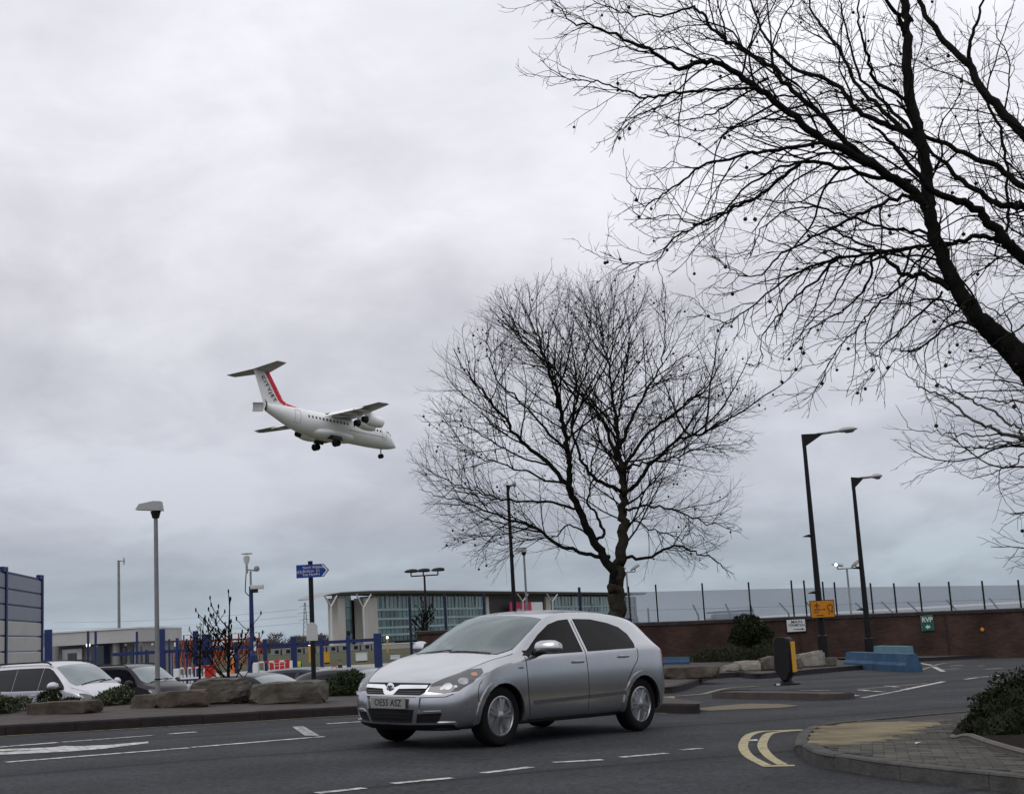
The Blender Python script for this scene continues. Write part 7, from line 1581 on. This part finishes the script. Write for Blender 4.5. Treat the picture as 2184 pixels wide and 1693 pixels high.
# red and white name board
su0, su1 = U(1070), U(1116); z1_, z0_ = fz(1090, 1285), fz(1090, 1310)
bd_ = ob(su0, su1, z0_, z1_, .3, 'name_board', mat('crimson_board', (.45, .03, .08), .5), proud=3.0)
c = Q0 + fu * ((su0 + su1) / 2 - 1.5) + fn * 3.02; Mt = face_M(c.x, c.y, z0_ + (z1_ - z0_) * .34, fn)
text('Newham', (z1_ - z0_) * .42, M_signw, bd_, Mt, 'lettering', .02, bold=.03)
ob(U(1118), U(1142), z0_, z1_, .3, 'name_board', M_hall, proud=2.8)
# pylon and power lines
py_ = thing('power_pylon', 'faint lattice power pylon behind the blue sign post', 'pylon'); v = at(650, 1284, 900); Hp = v.z - FIELD; M_pyl = mat('pylon_steel', (.16, .165, .18), .7)
pf = MB()
def wd_(z): return 4.6 - 4.0 * (z / Hp) ** .8
for sx in (-1, 1):
    for sy in (-1, 1): pf.tube([(v.x + sx * wd_(zz) / 2, 900 + sy * wd_(zz) / 2, FIELD + zz) for zz in np.linspace(0, Hp, 8)], .13, 4)
zz_l = np.linspace(0, Hp, 11)
for q0, q1 in zip(zz_l, zz_l[1:]):
    for sx in (-1, 1): pf.tube([(v.x - sx * wd_(q0) / 2, 900 - wd_(q0) / 2, FIELD + q0), (v.x + sx * wd_(q1) / 2, 900 - wd_(q1) / 2, FIELD + q1)], .08, 4)
pf.build('lattice', M_pyl, py_)
arms = []
for f, w_ in ((.60, 4.6), (.75, 5.6), (.9, 4.0)):
    MB().tube([(v.x - w_, 900, FIELD + Hp * f), (v.x, 900, FIELD + Hp * f + 1.0), (v.x + w_, 900, FIELD + Hp * f)], [.06, .2, .06], 4).build('cross_arm', M_pyl, py_); arms += [(v.x - w_, FIELD + Hp * f - 1.2), (v.x + w_, FIELD + Hp * f - 1.2)]
for k, (x_, z_) in enumerate(arms):
    P = [(x_ + (-330 - x_) * t - 0, 900 + 60 * t, z_ + 2 * t - 26 * t * (1 - t) * .35) for t in np.linspace(0, 1, 16)]; MB().tube(P, .05, 3).build('power_line', M_pyl, py_)
# thin aerial mast behind the gatehouse
v = at(253, 1195, 140); ma = thing('aerial_mast', 'thin grey aerial mast rising behind the gatehouse', 'mast', (v.x, 140, FIELD)); Hm = v.z - FIELD
MB().tube([(0, 0, 0), (0, 0, Hm)], [.17, .13], 8).build('mast', M_grey, ma); MB().tube([(-.15, 0, Hm), (.6, 0, Hm - .1)], .05, 5).tube([(.5, 0, Hm - .5), (.5, 0, Hm + .3)], .03, 4).tube([(.62, 0, Hm - .4), (.62, 0, Hm + .2)], .03, 4).build('aerial', M_grey, ma)
# far bare trees along the field edge
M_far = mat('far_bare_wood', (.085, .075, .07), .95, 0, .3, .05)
def far_tree(px, py, Y, w, seed, lab):
    st = np.random.RandomState(seed); v = at(px, py, Y); H = v.z - FIELD; t = thing('far_tree', lab, 'tree', group='far bare trees along the field edge')
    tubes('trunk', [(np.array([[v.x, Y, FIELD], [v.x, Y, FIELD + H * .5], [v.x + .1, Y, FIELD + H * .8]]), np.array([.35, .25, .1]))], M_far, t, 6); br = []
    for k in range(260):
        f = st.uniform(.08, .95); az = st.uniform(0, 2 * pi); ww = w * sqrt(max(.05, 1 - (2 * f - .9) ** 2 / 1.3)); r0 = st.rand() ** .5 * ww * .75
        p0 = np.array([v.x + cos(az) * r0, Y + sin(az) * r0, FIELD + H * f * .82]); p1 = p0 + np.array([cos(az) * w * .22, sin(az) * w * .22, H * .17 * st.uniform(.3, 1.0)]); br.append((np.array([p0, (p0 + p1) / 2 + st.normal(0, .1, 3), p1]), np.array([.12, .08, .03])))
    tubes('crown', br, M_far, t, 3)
for k, (px, py, w, lab) in enumerate(((392, 1362, 4, 'far bare tree low behind the blue fence, left of the young tree'), (425, 1352, 4, 'far bare tree behind the small sapling'), (588, 1342, 4, 'tallest far bare tree, just right of the blue camera pole'), (640, 1350, 6, 'far bare tree just left of the blue sign post'), (694, 1346, 5, 'far bare tree against the left concrete fin of the offices'))):
    far_tree(px, py, 420 + (k % 4) * 14, w, 100 + k, lab)
st = np.random.RandomState(77); br = []
for k in range(5200):                            # the belt of far scrub reads as one mass
    px = st.uniform(330, 722); hgt = (1 + .25 * sin(px * .05) + .2 * sin(px * .13 + 1)) * 3.4; Y = 430 + st.uniform(0, 40); x = at(px, 1375, Y).x; z0 = FIELD + st.rand() * hgt; az = st.uniform(0, 2 * pi)
    p0 = np.array([x, Y, z0]); p1 = p0 + np.array([cos(az) * .9, sin(az) * .9, st.uniform(.4, 1.6)]); br.append((np.array([p0, (p0 + p1) / 2 + st.normal(0, .12, 3), p1]), np.array([.16, .12, .04])))
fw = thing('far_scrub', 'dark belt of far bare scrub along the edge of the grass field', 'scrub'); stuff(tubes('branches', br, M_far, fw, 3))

# ================================================================== PEOPLE
def person(label, px, py, Y, rz, jacket, trousers, vest=None, bend=0.0, lean=0.0):
    v = at(px, py, Y); t = thing('person', label, 'person', (v.x, Y, FIELD), rz); S = (v.z - FIELD) / 1.74
    J = {'pel': (0, 0, .95), 'wst': (.01 + lean * .3, 0, 1.10), 'chs': (.02 + lean, 0, 1.34), 'nk': (.02 + lean * 1.2, 0, 1.48), 'hd': (.04 + lean * 1.4, 0, 1.58), 'tp': (.03 + lean * 1.4, 0, 1.70)}
    for s, k in ((1, 'l'), (-1, 'r')):
        J.update({'hp' + k: (0, s * .09, .90), 'kn' + k: (.06 * s, s * .10, .50), 'an' + k: (-.05 + .08 * s, s * .10, .09), 'to' + k: (.10 + .08 * s, s * .11, .03), 'sh' + k: (.02 + lean, s * .18, 1.40), 'el' + k: (.04 + lean, s * .25, 1.12), 'wr' + k: (.18 + lean, s * .24, .92), 'ha' + k: (.22 + lean, s * .23, .84)})
    E = [('pel', 'wst'), ('wst', 'chs'), ('chs', 'nk'), ('nk', 'hd'), ('hd', 'tp')]
    for k in 'lr': E += [('pel', 'hp' + k), ('hp' + k, 'kn' + k), ('kn' + k, 'an' + k), ('an' + k, 'to' + k), ('chs', 'sh' + k), ('sh' + k, 'el' + k), ('el' + k, 'wr' + k), ('wr' + k, 'ha' + k)]
    Rd = dict(pel=.14, wst=.135, chs=.16, nk=.062, hd=.095, tp=.07)
    for k in 'lr': Rd.update({'hp' + k: .095, 'kn' + k: .065, 'an' + k: .045, 'to' + k: .045, 'sh' + k: .075, 'el' + k: .05, 'wr' + k: .036, 'ha' + k: .035})
    ks = list(J); me = bpy.data.meshes.new('body'); me.from_pydata([tuple(c * S for c in J[k]) for k in ks], [(ks.index(a), ks.index(b)) for a, b in E], []); me.update()
    o = bpy.data.objects.new('body', me); COL.objects.link(o); sk = o.modifiers.new('k', 'SKIN'); ss = o.modifiers.new('s', 'SUBSURF'); ss.levels = ss.render_levels = 2
    for i, k in enumerate(ks): me.skin_vertices[0].data[i].radius = (Rd[k] * S * (1.15 if k in ('chs', 'pel', 'wst') else 1), Rd[k] * S * (1.15 if k in ('chs', 'pel', 'wst') else 1)); me.skin_vertices[0].data[i].use_root = (k == 'pel')
    m2 = eval_mesh(o); bpy.data.objects.remove(o)
    ms = [mat('skin_tone', (.30, .18, .13), .6), mat(jacket[0], jacket[1], .8), mat(trousers[0], trousers[1], .85), mat('dark_hair', (.015, .012, .01), .8)]
    for m_ in ms: m2.materials.append(m_)
    for p in m2.polygons:
        z_ = p.center.z / S; p.material_index = 3 if z_ > 1.63 or (z_ > 1.55 and p.center.x / S < .02 + lean) else 0 if z_ > 1.47 or (z_ < .90 and abs(p.center.y) / S > .19 and z_ > .7) else 1 if z_ > .93 or (abs(p.center.y) / S > .19 and z_ > .7) else 2
    link('body', m2, t, 'full')
    if vest:
        rings = [[Vector((J['chs'][0] * S + cx1 * S + .165 * S * f * cos(a), .215 * S * f * sin(a), zz * S)) for a in np.linspace(0, 2 * pi, 16, endpoint=False)] for zz, f, cx1 in ((.90, 1.0, -lean), (1.1, 1.0, -lean * .6), (1.3, 1.06, 0), (1.42, .85, 0))]
        MB().loft(rings, caps=False).build('vest', vest, t, True)
    return t
person('person in a yellow high-visibility vest by the blue gate post', 636, 1402, 97.0, radians(-60), ('black_jacket', (.012, .012, .014)), ('black_trousers', (.012, .012, .015)), mat('hi_vis_yellow', (.50, .62, .10), .6), lean=.05)
person('person in dark clothes beside the parked car and bush', 728, 1404, 60.0, radians(200), ('dark_green_coat', (.018, .02, .014)), ('dark_trousers', (.015, .015, .018)), lean=.06)
rb_ = at(713, 1431, 58); bag = thing('red_bag', 'red bag beside the person in dark clothes', 'bag', (rb_.x, 58, rb_.z - .3)); MB().bbox((0, 0, .15), (.5, .25, .42), .1).build('bag_body', M_red, bag, True); MB().tube([(-.12, 0, .35), (-.08, 0, .5), (.08, 0, .5), (.12, 0, .35)], .02, 5).build('handle', M_red, bag)
# litter and a leaf on the near paving
for k, (zx, zy, mm) in enumerate(((1440, 545, M_ink), (1290, 460, M_ink), (1445, 597, M_signw))):
    p = G(*Z8(zx, zy)); o = MB().add([(-.03, -.012, 0), (0, -.02, .01), (.033, 0, .014), (.006, .018, .004), (-.024, .012, .01)], [(0, 1, 2, 3, 4)]).build('fallen_leaf' if mm is M_ink else 'paper_scrap', mm if mm is M_signw else mat('wet_leaf', (.02, .014, .01), .7), None); o.location = (p.x, p.y, gz(p.x) + hn(p.x, p.y) + .008); tag(o, ('curled dark leaf lying on the grey block paving', 'small dark leaf at the edge of the buff tactile slabs', 'scrap of white paper on the near block paving')[k], 'leaf' if mm is M_ink else 'litter')
